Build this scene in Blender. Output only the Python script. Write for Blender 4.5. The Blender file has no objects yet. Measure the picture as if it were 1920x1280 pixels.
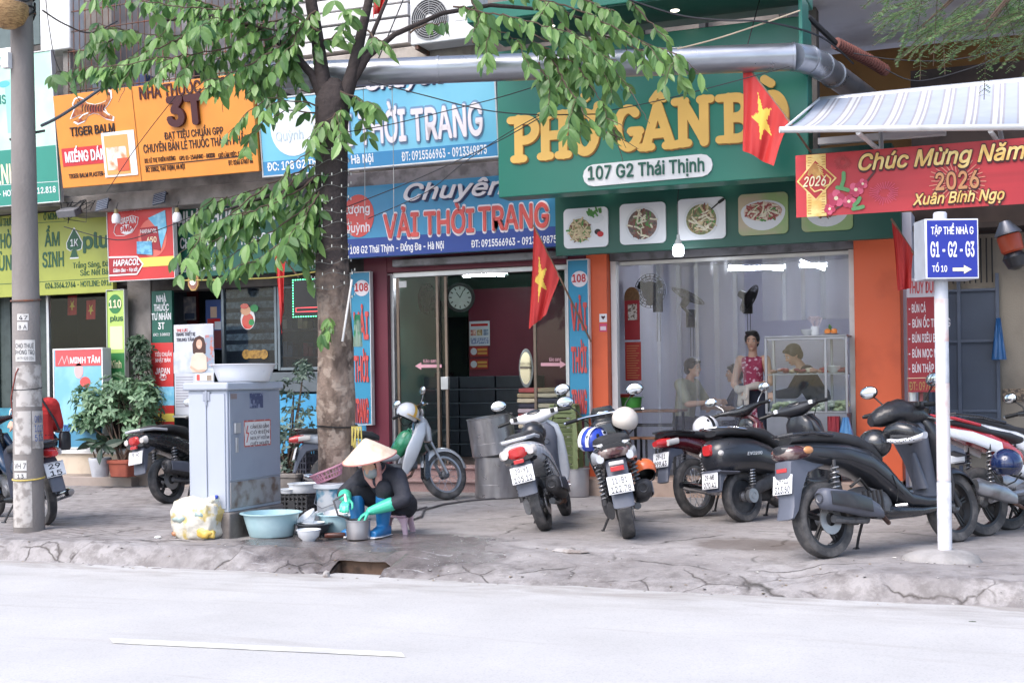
import bpy,bmesh,math,random,os
from mathutils import Vector,Matrix,noise
rnd=random.Random(7)
RAD=math.radians
scene=bpy.context.scene
COL=scene.collection
# ------------------------------------------------------------------ camera, sky, sun, exposure
FPX,EYE,ROLL=2400.0,1.3,0.0149
YAW=math.atan(2400/6040.0)
cam_data=bpy.data.cameras.new('camera')
cam_data.sensor_width=36.0
cam_data.lens=FPX/1920*36.0
cam_data.shift_y=(718-640)/1920.0
cam_data.clip_end=500
cam=bpy.data.objects.new('camera',cam_data)
COL.objects.link(cam)
cam.matrix_world=Matrix.Translation((0,0,EYE)) @ Matrix.Rotation(YAW,4,'Z') @ Matrix.Rotation(RAD(90),4,'X') @ Matrix.Rotation(-ROLL,4,'Z')
scene.camera=cam
SUN_EL,SUN_ROT=RAD(52),RAD(200)
world=bpy.data.worlds.new('World')
scene.world=world
world.use_nodes=True
wt=world.node_tree
sky=wt.nodes.new('ShaderNodeTexSky')
sky.sky_type='NISHITA'
sky.sun_disc=False
sky.sun_elevation=SUN_EL
sky.sun_rotation=SUN_ROT
sky.air_density,sky.dust_density,sky.ozone_density=1.0,2.6,1.2
bg=wt.nodes['Background']
bg.inputs['Strength'].default_value=0.15
wt.links.new(sky.outputs['Color'],bg.inputs['Color'])
sun_data=bpy.data.lights.new('sun','SUN')
sun_data.energy=1.1
sun_data.angle=RAD(40)
sun_data.color=(1.0,0.95,0.925)
sun=bpy.data.objects.new('sun',sun_data)
COL.objects.link(sun)
# the Nishita sun of rotation r stands at azimuth (sin r, cos r)
sdir=Vector((math.sin(SUN_ROT)*math.cos(SUN_EL),math.cos(SUN_ROT)*math.cos(SUN_EL),math.sin(SUN_EL)))
sun.rotation_euler=sdir.to_track_quat('Z','Y').to_euler()
scene.view_settings.view_transform='Standard'
scene.view_settings.look='None'
scene.view_settings.gamma=1.0
scene.view_settings.exposure=1.25
scene.view_settings.use_curve_mapping=False
scene.render.engine='CYCLES'
scene.cycles.use_denoising=True
scene.cycles.max_bounces=8
scene.cycles.transparent_max_bounces=16
scene.cycles.caustics_reflective=False
scene.cycles.caustics_refractive=False
# ------------------------------------------------------------------ photograph pixels -> places
def ray(px,py):
 u,v=px-960,718-py
 u0=u*math.cos(ROLL)+v*math.sin(ROLL)
 v0=-u*math.sin(ROLL)+v*math.cos(ROLL)
 c,s=math.cos(YAW),math.sin(YAW)
 return Vector((c*u0/FPX-s,s*u0/FPX+c,v0/FPX))
EYEP=Vector((0,0,EYE))
def onY(px,py,Y):
 d=ray(px,py)
 return EYEP+d*(Y/d.y)
def onX(px,py,X):
 d=ray(px,py)
 return EYEP+d*(X/d.x)
def onZ(px,py,z=0.0):
 d=ray(px,py)
 return EYEP+d*((z-EYE)/d.z)
def pxof(p):                    # where a place falls in the photograph
 q=Vector(p)-EYEP
 c,s=math.cos(YAW),math.sin(YAW)
 z=-s*q.x+c*q.y
 u0,v0=FPX*(c*q.x+s*q.y)/z,FPX*q.z/z
 return (960+u0*math.cos(ROLL)-v0*math.sin(ROLL),718-(u0*math.sin(ROLL)+v0*math.cos(ROLL)))
def pxm(p):                     # photograph pixels per metre at a place
 p=Vector(p)
 return FPX/(-math.sin(YAW)*p.x+math.cos(YAW)*p.y)
# ------------------------------------------------------------------ materials
def lin(c):
 if isinstance(c,str):
  c=[int(c[i:i+2],16)/255 for i in (0,2,4)]
  c=[x/12.92 if x <= 0.04045 else ((x+0.055)/1.055) ** 2.4 for x in c]
 g=0.10*(0.3*c[0]+0.6*c[1]+0.1*c[2])       # every colour greyed a little, veiling haze put into the materials
 return (c[0]*0.9+g,c[1]*0.9+g,c[2]*0.9+g,1.0)
MATS={}
def M(name,color=(0.5,0.5,0.5),rough=0.6,metal=0.0,var=0.12,scale=6.0,bump=0.0,bscale=60.0,coat=0.0,spec=0.5,
 color2=None,edge=(0.45,0.62),alpha=1.0,emit=0.0,detail=5.0,streak=None):
 """principled material whose colour wanders with noise; color2 gives patches of dirt, rust or wear"""
 if name in MATS:
  return MATS[name]
 m=bpy.data.materials.new(name)
 m.use_nodes=True
 nt=m.node_tree
 N,L=nt.nodes,nt.links
 b=N['Principled BSDF']
 c=lin(color)
 tc=N.new('ShaderNodeTexCoord')
 no=N.new('ShaderNodeTexNoise')
 no.inputs['Scale'].default_value=scale
 no.inputs['Detail'].default_value=detail
 src=tc.outputs['Object']
 if streak:
  mp=N.new('ShaderNodeMapping')
  mp.inputs['Scale'].default_value=streak
  L.new(src,mp.inputs['Vector'])
  src=mp.outputs['Vector']
 L.new(src,no.inputs['Vector'])
 ramp=N.new('ShaderNodeValToRGB')
 e=ramp.color_ramp.elements
 if color2 is not None:
  e[0].position,e[1].position=edge
  e[0].color,e[1].color=c,lin(color2)
 else:
  e[0].position,e[1].position=0.3,0.7
  e[0].color=tuple(x*(1-var) for x in c[:3])+(1,)
  e[1].color=tuple(min(1,x*(1+var)) for x in c[:3])+(1,)
 L.new(no.outputs['Fac'],ramp.inputs['Fac'])
 L.new(ramp.outputs['Color'],b.inputs['Base Color'])
 b.inputs['Metallic'].default_value=metal
 b.inputs['Roughness'].default_value=rough
 b.inputs['Specular IOR Level'].default_value=spec
 if rough > 0.12:
  mr=N.new('ShaderNodeMapRange')
  mr.inputs['To Min'].default_value=max(0.03,rough-0.1)
  mr.inputs['To Max'].default_value=min(1,rough+0.12)
  n2=N.new('ShaderNodeTexNoise')
  n2.inputs['Scale'].default_value=scale*2.3
  n2.inputs['Detail'].default_value=4
  L.new(tc.outputs['Object'],n2.inputs['Vector'])
  L.new(n2.outputs['Fac'],mr.inputs['Value'])
  L.new(mr.outputs['Result'],b.inputs['Roughness'])
 if coat:
  b.inputs['Coat Weight'].default_value=coat
  b.inputs['Coat Roughness'].default_value=0.08
 if bump:
  bn=N.new('ShaderNodeTexNoise')
  bn.inputs['Scale'].default_value=bscale
  bn.inputs['Detail'].default_value=6
  L.new(tc.outputs['Object'],bn.inputs['Vector'])
  bp=N.new('ShaderNodeBump')
  bp.inputs['Strength'].default_value=bump
  bp.inputs['Distance'].default_value=0.02
  L.new(bn.outputs['Fac'],bp.inputs['Height'])
  L.new(bp.outputs['Normal'],b.inputs['Normal'])
 if emit:
  b.inputs['Emission Color'].default_value=c
  b.inputs['Emission Strength'].default_value=emit
 if alpha < 1:
  b.inputs['Alpha'].default_value=alpha
 MATS[name]=m
 return m
def sheet_mat(name,color,clear,rough=0.1,gloss=0.12):
 """glass or thin plastic film: mostly lets light straight through, with a faint body and a gloss"""
 if name in MATS:
  return MATS[name]
 m=bpy.data.materials.new(name)
 m.use_nodes=True
 N,L=m.node_tree.nodes,m.node_tree.links
 N.remove(N['Principled BSDF'])
 tr=N.new('ShaderNodeBsdfTransparent')
 tr.inputs['Color'].default_value=(0.93,0.96,0.96,1)
 df=N.new('ShaderNodeBsdfDiffuse')
 df.inputs['Color'].default_value=lin(color)
 gl=N.new('ShaderNodeBsdfGlossy')
 gl.inputs['Roughness'].default_value=rough
 lw=N.new('ShaderNodeLayerWeight')
 fr=N.new('ShaderNodeMath')
 fr.operation='POWER'
 fr.inputs[1].default_value=5.0
 L.new(lw.outputs['Facing'],fr.inputs[0])
 tc=N.new('ShaderNodeTexCoord')
 no=N.new('ShaderNodeTexNoise')
 no.inputs['Scale'].default_value=3
 mp=N.new('ShaderNodeMapping')
 mp.inputs['Scale'].default_value=(3,3,0.5)
 L.new(tc.outputs['Object'],mp.inputs['Vector'])
 L.new(mp.outputs['Vector'],no.inputs['Vector'])
 mr=N.new('ShaderNodeMapRange')
 mr.inputs['To Min'].default_value=(1-clear)*0.45
 mr.inputs['To Max'].default_value=min(1,(1-clear)*1.6)
 L.new(no.outputs['Fac'],mr.inputs['Value'])
 m1,m2=N.new('ShaderNodeMixShader'),N.new('ShaderNodeMixShader')
 L.new(mr.outputs['Result'],m1.inputs['Fac'])
 L.new(tr.outputs[0],m1.inputs[1])
 L.new(df.outputs[0],m1.inputs[2])
 ad=N.new('ShaderNodeMath')
 ad.operation='ADD'
 ad.use_clamp=True
 ad.inputs[1].default_value=gloss
 L.new(fr.outputs[0],ad.inputs[0])
 L.new(ad.outputs[0],m2.inputs['Fac'])
 L.new(m1.outputs[0],m2.inputs[1])
 L.new(gl.outputs[0],m2.inputs[2])
 L.new(m2.outputs[0],N['Material Output'].inputs['Surface'])
 MATS[name]=m
 return m
def lamp_mat(name,color,strength):
 if name in MATS:
  return MATS[name]
 m=bpy.data.materials.new(name)
 m.use_nodes=True
 b=m.node_tree.nodes['Principled BSDF']
 b.inputs['Base Color'].default_value=lin(color)
 b.inputs['Emission Color'].default_value=lin(color)
 b.inputs['Emission Strength'].default_value=strength
 MATS[name]=m
 return m
def leaf_mat(name,c1,c2,rough=0.4,trans=0.25):
 if name in MATS:
  return MATS[name]
 m=bpy.data.materials.new(name)
 m.use_nodes=True
 N,L=m.node_tree.nodes,m.node_tree.links
 b=N['Principled BSDF']
 ge=N.new('ShaderNodeNewGeometry')
 rp=N.new('ShaderNodeValToRGB')
 e=rp.color_ramp.elements
 e[0].color,e[1].color=lin(c1),lin(c2)
 L.new(ge.outputs['Random Per Island'],rp.inputs['Fac'])
 L.new(rp.outputs['Color'],b.inputs['Base Color'])
 b.inputs['Roughness'].default_value=rough
 tl=N.new('ShaderNodeBsdfTranslucent')
 L.new(rp.outputs['Color'],tl.inputs['Color'])
 mx=N.new('ShaderNodeMixShader')
 mx.inputs['Fac'].default_value=trans
 L.new(b.outputs[0],mx.inputs[1])
 L.new(tl.outputs[0],mx.inputs[2])
 L.new(mx.outputs[0],N['Material Output'].inputs['Surface'])
 MATS[name]=m
 return m
# ------------------------------------------------------------------ mesh building
def place(loc=(0,0,0),rx=0,ry=0,rz=0,s=None):
 m=Matrix.Translation(loc) @ Matrix.Rotation(rz,4,'Z') @ Matrix.Rotation(ry,4,'Y') @ Matrix.Rotation(rx,4,'X')
 return m @ Matrix.Diagonal((*s,1)) if s else m
def chain(o):
 m=o.matrix_basis.copy()
 while o.parent is not None:
  o=o.parent
  m=o.matrix_basis @ m
 return m
def inset(poly,d):
 n=len(poly)
 ar=sum(poly[i][0]*poly[(i+1) % n][1]-poly[(i+1) % n][0]*poly[i][1] for i in range(n))
 sg=1 if ar > 0 else-1
 out=[]
 for i in range(n):
  a,b,c=Vector(poly[i-1]),Vector(poly[i]),Vector(poly[(i+1) % n])
  e1,e2=(b-a),(c-b)
  e1.normalize(); e2.normalize()
  n1,n2=Vector((-e1.y,e1.x))*sg,Vector((-e2.y,e2.x))*sg
  k=n1+n2
  k.normalize()
  out.append(tuple(b+k*d/max(0.5,k.dot(n1))))
 return out
class MB:
 def __init__(s):
  s.v,s.f,s.m,s.mi=[],[],[],0
 def add(s,vs,fs,T=None):
  n=len(s.v)
  s.v+=[tuple(T @ Vector(v)) if T else tuple(v) for v in vs]
  s.f+=[tuple(i+n for i in f) for f in fs]
  s.m+=[s.mi]*len(fs)
  return s
 def box(s,x0,x1,y0,y1,z0,z1,T=None):
  vs=[(x,y,z) for z in (z0,z1) for y in (y0,y1) for x in (x0,x1)]
  return s.add(vs,[(0,2,3,1),(4,5,7,6),(0,1,5,4),(2,6,7,3),(0,4,6,2),(1,3,7,5)],T)
 def quad(s,a,b,c,d):
  return s.add([a,b,c,d],[(0,1,2,3)])
 def loft(s,rings,cap=True,closed=True,T=None):
  n=len(rings[0])
  vs=[p for r in rings for p in r]
  fs=[]
  for i in range(len(rings)-1):
   for j in range(n if closed else n-1):
    k=(j+1) % n
    fs.append((i*n+j,i*n+k,(i+1)*n+k,(i+1)*n+j))
  if cap and closed:
   fs.append(tuple(range(n-1,-1,-1)))
   fs.append(tuple((len(rings)-1)*n+j for j in range(n)))
  return s.add(vs,fs,T)
 def tube(s,pts,r,n=8,cap=True,T=None):
  pts=[Vector(p) for p in pts]
  rs=r if isinstance(r,(list,tuple)) else [r]*len(pts)
  rings,up=[],None
  for i,p in enumerate(pts):
   t=(pts[min(i+1,len(pts)-1)]-pts[max(i-1,0)])
   if t.length < 1e-9:
    t=Vector((0,0,1))
   t.normalize()
   if up is None:
    up=Vector((0,0,1)) if abs(t.z) < 0.9 else Vector((1,0,0))
   x=up.cross(t)
   if x.length < 1e-6:
    x=Vector((1,0,0)).cross(t)
   x.normalize()
   y=t.cross(x)
   up=y
   rings.append([p+(x*math.cos(2*math.pi*k/n)+y*math.sin(2*math.pi*k/n))*rs[i] for k in range(n)])
  return s.loft(rings,cap,True,T)
 def lathe(s,prof,n=24,T=None,sy=1.0,cap=False):
  rings=[[(r*math.cos(2*math.pi*k/n),sy*r*math.sin(2*math.pi*k/n),z) for k in range(n)] for r,z in prof]
  return s.loft(rings,cap,True,T)
 def prism(s,poly,y0,y1,T=None):          # outline in x,z ; runs along y
  return s.loft([[(a,y0,b) for a,b in poly],[(a,y1,b) for a,b in poly]],True,True,T)
 def puff(s,poly,w,d,T=None,y=0.0):      # outline in x,z ; rounded plate of half-width w along y
  i1,i2=inset(poly,d),inset(poly,d*0.3)
  rings=[[(a,y+q,b) for a,b in p] for q,p in ((-w,i1),(-w*0.86,i2),(-w*0.55,poly),(w*0.55,poly),(w*0.86,i2),(w,i1))]
  return s.loft(rings,True,True,T)
 def hull(s,secs,axis='x',n=16,e=2.4,T=None,cap=True):
  """secs: (along, c1, c2, h1, h2) superellipse sections along an axis; c and h in the two other axes"""
  rings=[]
  for q in secs:
   a,c1,c2,h1,h2=q[:5]
   ring=[]
   for k in range(n):
    t=2*math.pi*k/n
    ct,st=math.cos(t),math.sin(t)
    u=c1+h1*math.copysign(abs(ct) ** (2/e),ct)
    w=c2+h2*math.copysign(abs(st) ** (2/e),st)
    ring.append({'x': (a,u,w),'y': (u,a,w),'z': (u,w,a)}[axis])
   rings.append(ring)
  return s.loft(rings,cap,True,T)
 def ball(s,c,r,n=12,T=None):
  r=r if isinstance(r,(tuple,list)) else (r,r,r)
  vs,fs=[],[]
  h=n // 2
  for i in range(h+1):
   a=math.pi*i/h
   for k in range(n):
    b=2*math.pi*k/n
    vs.append((c[0]+r[0]*math.sin(a)*math.cos(b),c[1]+r[1]*math.sin(a)*math.sin(b),c[2]+r[2]*math.cos(a)))
  for i in range(h):
   for k in range(n):
    fs.append((i*n+k,(i+1)*n+k,(i+1)*n+(k+1) % n,i*n+(k+1) % n))
  return s.add(vs,fs,T)
 def build(s,name,mat,parent=None,W=False,smooth=35,bevel=0.0,seg=2,origin=None,remesh=0.0,sub=0):
  me=bpy.data.meshes.new(name)
  vs=[Vector(v) for v in s.v]
  if W and parent is not None:
   inv=chain(parent).inverted()
   vs=[inv @ v for v in vs]
  if origin is not None:
   o3=Vector(origin)
   vs=[v-o3 for v in vs]
  me.from_pydata([tuple(v) for v in vs],[],s.f)
  mats=mat if isinstance(mat,(list,tuple)) else [mat]
  for m in mats:
   me.materials.append(m)
  if len(mats) > 1:
   me.polygons.foreach_set('material_index',s.m)
  bm=bmesh.new()
  bm.from_mesh(me)
  bmesh.ops.remove_doubles(bm,verts=bm.verts,dist=1e-6)
  bmesh.ops.recalc_face_normals(bm,faces=bm.faces)
  bm.to_mesh(me)
  bm.free()
  me.update()
  o=bpy.data.objects.new(name,me)
  COL.objects.link(o)
  if origin is not None:
   o.location=origin
  if parent is not None:
   o.parent=parent
  if remesh:
   md=o.modifiers.new('remesh','REMESH')
   md.mode='VOXEL'
   md.voxel_size=remesh
   sm=o.modifiers.new('smooth','SMOOTH')
   sm.factor,sm.iterations=0.5,6
   dg=bpy.context.evaluated_depsgraph_get()
   dg.update()
   new=bpy.data.meshes.new_from_object(o.evaluated_get(dg))
   o.modifiers.clear()
   o.data=new
   me=new
   if not me.materials:
    me.materials.append(mats[0])
   smooth=180
  if bevel:
   md=o.modifiers.new('bevel','BEVEL')
   md.width,md.segments,md.limit_method,md.angle_limit=bevel,seg,'ANGLE',RAD(40)
  if sub:
   md=o.modifiers.new('sub','SUBSURF')
   md.levels=md.render_levels=sub
  if smooth:
   me.polygons.foreach_set('use_smooth',[True]*len(me.polygons))
   if smooth < 180:
    me.set_sharp_from_angle(angle=RAD(smooth))
  return o
def tag(o,label=None,cat=None,group=None,kind=None):
 for k,v in (('label',label),('category',cat),('group',group),('kind',kind)):
  if v:
   o[k]=v
 return o
def thing(name,label,cat,loc=(0,0,0),rz=0.0,group=None,lean=0.0):
 o=bpy.data.objects.new(name,None)
 o.empty_display_size=0.2
 COL.objects.link(o)
 o.location=loc
 o.rotation_euler=(lean,0,rz)
 return tag(o,label,cat,group)
def copy_thing(o,loc,rz=None,label=None,parent=None):
 c=o.copy()
 COL.objects.link(c)
 if parent is None:
  c.location=loc
  if rz is not None:
   c.rotation_euler=(o.rotation_euler.x,o.rotation_euler.y,rz)
  if label:
   c['label']=label
 else:
  c.parent=parent
 for ch in [x for x in COL.objects if x.parent == o]:
  copy_thing(ch,None,parent=c)
 return c
def structure(o):
 o['kind']='structure'
 return o
# ------------------------------------------------------------------ lettering
try:
 FONT=bpy.data.fonts.load(os.path.join(bpy.utils.system_resource('DATAFILES'),'fonts','Inter.woff2'))
except Exception:
 FONT=None
def glyphs(body,bold=0.0,ext=0.0,shear=0.0,space=1.0):
 c=bpy.data.curves.new('lettering','FONT')
 c.body=body
 if FONT:
  c.font=FONT
 c.offset,c.extrude,c.shear,c.space_character=bold,ext,shear,space
 c.resolution_u=3
 o=bpy.data.objects.new('lettering',c)
 COL.objects.link(o)
 dg=bpy.context.evaluated_depsgraph_get()
 dg.update()
 me=bpy.data.meshes.new_from_object(o.evaluated_get(dg))
 bpy.data.objects.remove(o)
 bpy.data.curves.remove(c)
 vs=[v.co.copy() for v in me.vertices]
 fs=[tuple(p.vertices) for p in me.polygons]
 bpy.data.meshes.remove(me)
 if not vs:
  vs,fs=[Vector((0,0,0)),Vector((0.1,0,0)),Vector((0,0.1,0))],[(0,1,2)]
 return vs,fs
CAPH=0.5087 if FONT else 0.68
def text_in(mb,body,T,x0,x1,z0,h,bold=0.012,depth=0.004,shear=0.0,space=1.0,arc=0.0):
 """letters fitted between x0 and x1 with capital height h on the baseline z0, in the plane y=0 of T, standing out towards -y"""
 vs,fs=glyphs(body,0.002,0.02,shear,space)
 # thicken the strokes by laying shifted copies a hair behind one another
 n0,v0,f0=len(vs),list(vs),list(fs)
 layer=[0]*n0
 if bold > .007:
  d,k=bold*.8,8 if bold > .04 else 4
  for i in range(k):
   th=2*math.pi*i/k+(.4 if k == 4 else 0)
   o=len(vs)
   vs+=[Vector((v.x+d*math.cos(th),v.y+d*math.sin(th),v.z)) for v in v0]
   fs+=[tuple(j+o for j in f) for f in f0]
   layer+=[i+1]*n0
 a,b=min(v.x for v in vs),max(v.x for v in vs)
 kx,kz=(x1-x0)/max(1e-6,b-a),h/CAPH
 par=list(range(len(vs)))
 def root(i):
  while par[i] != i:
   par[i]=par[par[i]]
   i=par[i]
  return i
 for f in fs:
  for i in f[1:]:
   par[root(i)]=root(f[0])
 # neighbouring letters stand a hair apart in depth so that no two faces share a plane
 order={}
 for i in range(len(vs)):
  order.setdefault(root(i),len(order))
 out=[(x0+(v.x-a)*kx,-depth-(order[root(i)] % 5)*1.5e-5-(8-layer[i])*1e-4 if v.z > 0 else 0.0005,z0+v.y*kz) for i,v in enumerate(vs)]
 if arc:
  out=[(x,y,z+arc*(1-(2*(x-x0)/(x1-x0)-1) ** 2)) for x,y,z in out]
 return mb.add(out,fs,T)
# ------------------------------------------------------------------ ground, road, sidewalk
def ground_nodes(name,kind):
 m=bpy.data.materials.new(name)
 m.use_nodes=True
 N,L=m.node_tree.nodes,m.node_tree.links
 b=N['Principled BSDF']
 tc=N.new('ShaderNodeTexCoord')
 P=tc.outputs['Object']
 def noise_(scale,detail=6,rough=0.6,sc=None,dist=0.0):
  n=N.new('ShaderNodeTexNoise')
  n.inputs['Scale'].default_value,n.inputs['Detail'].default_value,n.inputs['Roughness'].default_value=scale,detail,rough
  n.inputs['Distortion'].default_value=dist
  if sc:
   mp=N.new('ShaderNodeMapping')
   mp.inputs['Scale'].default_value=sc
   L.new(P,mp.inputs['Vector'])
   L.new(mp.outputs[0],n.inputs['Vector'])
  else:
   L.new(P,n.inputs['Vector'])
  return n.outputs['Fac']
 def ramp(fac,stops):
  r=N.new('ShaderNodeValToRGB')
  el=r.color_ramp.elements
  while len(el) < len(stops):
   el.new(0.5)
  for e,(p,c) in zip(el,stops):
   e.position,e.color=p,(c if len(c) == 4 else (*c,1))
  L.new(fac,r.inputs['Fac'])
  return r.outputs['Color']
 def mix(f,a,c,mode='MIX'):
  x=N.new('ShaderNodeMix')
  x.data_type,x.blend_type='RGBA',mode
  for s,val in ((x.inputs['Factor'],f),(x.inputs['A'],a),(x.inputs['B'],c)):
   if isinstance(val,(int,float)):
    s.default_value=val
   elif isinstance(val,tuple):
    s.default_value=val if len(val) == 4 else (*val,1)
   else:
    L.new(val,s)
  return x.outputs['Result']
 def math_(op,a,c):
  x=N.new('ShaderNodeMath')
  x.operation,x.use_clamp=op,True
  for s,val in ((x.inputs[0],a),(x.inputs[1],c)):
   if isinstance(val,(int,float)):
    s.default_value=val
   else:
    L.new(val,s)
  return x.outputs[0]
 g=lambda v: (v,v,v)
 if kind == 'road':
  col=ramp(noise_(1.2),[(0.3,(0.44,0.43,0.42)),(0.7,(0.51,0.50,0.49))])
  col=mix(math_('MULTIPLY',ramp(noise_(90,2),[(0.50,g(0)),(0.72,g(1))]),0.38),col,(0.25,0.25,0.25))
  st=ramp(noise_(2.2,7,0.62,(0.25,2.2,1),0.6),[(0.58,g(0)),(0.72,g(1))])
  col=mix(math_('MULTIPLY',st,0.34),col,(0.30,0.27,0.25))
  # dirt gathered along the kerb
  sx=N.new('ShaderNodeSeparateXYZ')
  L.new(P,sx.inputs[0])
  near=N.new('ShaderNodeMapRange')
  near.inputs['From Min'].default_value,near.inputs['From Max'].default_value=7.7,8.62
  L.new(sx.outputs['Y'],near.inputs['Value'])
  dd=math_('MULTIPLY',near.outputs['Result'],ramp(noise_(3.0,8,0.65,(0.4,1.5,1),0.8),[(0.42,g(0)),(0.66,g(1))]))
  col=mix(math_('MULTIPLY',dd,0.75),col,(0.20,0.165,0.14))
  rough=ramp(noise_(5),[(0.3,g(0.75)),(0.7,g(0.95))])
  hgt=noise_(160,3)
  bs,bd=0.25,0.01
 else:
  base=ramp(noise_(0.9,8,0.65),[(0.3,(0.23,0.21,0.205)),(0.52,(0.31,0.29,0.285)),(0.72,(0.40,0.38,0.375))])
  col=mix(math_('MULTIPLY',ramp(noise_(5.5,8,0.7),[(0.48,g(0)),(0.66,g(1))]),0.6),base,(0.15,0.135,0.13))
  col=mix(math_('MULTIPLY',ramp(noise_(14,6,0.7),[(0.56,g(0)),(0.68,g(1))]),0.45),col,(0.42,0.41,0.40))
  # pavers on the left, poured concrete elsewhere
  br=N.new('ShaderNodeTexBrick')
  br.inputs['Scale'].default_value=1.0
  br.inputs['Mortar Size'].default_value=0.012
  br.inputs['Brick Width'].default_value,br.inputs['Row Height'].default_value=0.21,0.105
  br.inputs['Color1'].default_value,br.inputs['Color2'].default_value,br.inputs['Mortar'].default_value=(1,1,1,1),(0.85,0.83,0.83,1),(0.55,0.53,0.53,1)
  mp=N.new('ShaderNodeMapping')
  mp.inputs['Rotation'].default_value=(0,0,RAD(12))
  L.new(P,mp.inputs['Vector'])
  nz=N.new('ShaderNodeTexNoise')
  nz.inputs['Scale'].default_value=1.3
  L.new(P,nz.inputs['Vector'])
  vm=N.new('ShaderNodeMix')
  vm.data_type='VECTOR'
  vm.inputs['Factor'].default_value=0.08
  L.new(mp.outputs[0],vm.inputs['A'])
  L.new(nz.outputs['Color'],vm.inputs['B'])
  L.new(vm.outputs['Result'],br.inputs['Vector'])
  sx=N.new('ShaderNodeSeparateXYZ')
  L.new(P,sx.inputs[0])
  ed=N.new('ShaderNodeMath')
  ed.operation='MULTIPLY_ADD'
  L.new(noise_(0.7,4),ed.inputs[0])
  ed.inputs[1].default_value=5.0
  L.new(sx.outputs['X'],ed.inputs[2])
  pav=N.new('ShaderNodeMapRange')
  pav.inputs['From Min'].default_value,pav.inputs['From Max'].default_value=-3.4,-4.2
  L.new(ed.outputs[0],pav.inputs['Value'])
  gone=ramp(noise_(2.4,5),[(0.42,g(0.2)),(0.55,g(1))])
  edg=N.new('ShaderNodeMapRange')
  edg.inputs['From Min'].default_value,edg.inputs['From Max'].default_value=8.78,8.9
  L.new(sx.outputs['Y'],edg.inputs['Value'])
  pavm=math_('MULTIPLY',math_('MULTIPLY',pav.outputs['Result'],gone),edg.outputs['Result'])
  col=mix(pavm,col,br.outputs['Color'],'MULTIPLY')
  # cracks
  vo=N.new('ShaderNodeTexVoronoi')
  vo.feature='DISTANCE_TO_EDGE'
  vo.inputs['Scale'].default_value=0.8
  vd=N.new('ShaderNodeMix')
  vd.data_type='VECTOR'
  vd.inputs['Factor'].default_value=0.22
  nz2=N.new('ShaderNodeTexNoise')
  nz2.inputs['Scale'].default_value=2.5
  nz2.inputs['Detail'].default_value=8
  L.new(P,nz2.inputs['Vector'])
  L.new(P,vd.inputs['A'])
  L.new(nz2.outputs['Color'],vd.inputs['B'])
  L.new(vd.outputs['Result'],vo.inputs['Vector'])
  crack=ramp(vo.outputs['Distance'],[(0.0,g(1)),(0.012,g(0))])
  crack=math_('MULTIPLY',crack,ramp(noise_(1.1,3),[(0.45,g(0)),(0.55,g(1))]))
  col=mix(crack,col,(0.05,0.045,0.04))
  # broken, weathered concrete along the kerb
  vk=N.new('ShaderNodeTexVoronoi')
  vk.feature='DISTANCE_TO_EDGE'
  vk.inputs['Scale'].default_value=2.3
  L.new(vd.outputs['Result'],vk.inputs['Vector'])
  kb=N.new('ShaderNodeMapRange')
  kb.inputs['From Min'].default_value,kb.inputs['From Max'].default_value=9.15,8.9
  L.new(sx.outputs['Y'],kb.inputs['Value'])
  ck=math_('MULTIPLY',math_('MULTIPLY',ramp(vk.outputs['Distance'],[(0.0,g(1)),(0.02,g(0))]),kb.outputs['Result']),ramp(noise_(1.7,4),[(0.46,g(0)),(0.54,g(1))]))
  col=mix(ck,col,(0.06,0.05,0.045))
  gr=math_('MULTIPLY',kb.outputs['Result'],ramp(noise_(7,9,0.72),[(0.46,g(0)),(0.62,g(1))]))
  col=mix(math_('MULTIPLY',gr,0.65),col,(0.115,0.10,0.095))
  # water spread round the washing place, running down to the road
  sp=N.new('ShaderNodeMapping')
  sp.inputs['Location'].default_value=(4.95/1.35,-9.3/0.95,0)
  sp.inputs['Scale'].default_value=(1/1.35,1/0.95,0.0)
  L.new(P,sp.inputs['Vector'])
  ln=N.new('ShaderNodeVectorMath')
  ln.operation='LENGTH'
  L.new(sp.outputs[0],ln.inputs[0])
  wn=N.new('ShaderNodeMath')
  wn.operation='MULTIPLY_ADD'
  L.new(noise_(2.2,6),wn.inputs[0])
  wn.inputs[1].default_value=0.9
  L.new(ln.outputs['Value'],wn.inputs[2])
  wet=ramp(wn.outputs[0],[(1.2,g(1)),(1.3,g(0))]) if False else None
  wr=N.new('ShaderNodeMapRange')
  wr.inputs['From Min'].default_value,wr.inputs['From Max'].default_value=1.42,1.22
  L.new(wn.outputs[0],wr.inputs['Value'])
  wet=wr.outputs['Result']
  col=mix(math_('MULTIPLY',wet,0.85),col,mix(1.0,col,(0.42,0.38,0.38),'MULTIPLY'))
  # damp brown patch between the parked motorbikes
  sp2=N.new('ShaderNodeMapping')
  sp2.inputs['Location'].default_value=(2.0/0.55,-10.1/0.5,0)
  sp2.inputs['Scale'].default_value=(1/0.55,1/0.5,0.0)
  L.new(P,sp2.inputs['Vector'])
  ln2=N.new('ShaderNodeVectorMath')
  ln2.operation='LENGTH'
  L.new(sp2.outputs[0],ln2.inputs[0])
  wn2=N.new('ShaderNodeMath')
  wn2.operation='MULTIPLY_ADD'
  L.new(noise_(3.2,6),wn2.inputs[0])
  wn2.inputs[1].default_value=1.2
  L.new(ln2.outputs['Value'],wn2.inputs[2])
  wr2=N.new('ShaderNodeMapRange')
  wr2.inputs['From Min'].default_value,wr2.inputs['From Max'].default_value=1.5,1.2
  L.new(wn2.outputs[0],wr2.inputs['Value'])
  col=mix(math_('MULTIPLY',wr2.outputs['Result'],0.6),col,(0.10,0.075,0.06))
  foam=math_('MULTIPLY',wet,ramp(noise_(4.5,8,0.7,(0.6,2.4,1),1.2),[(0.60,g(0)),(0.66,g(1))]))
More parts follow.
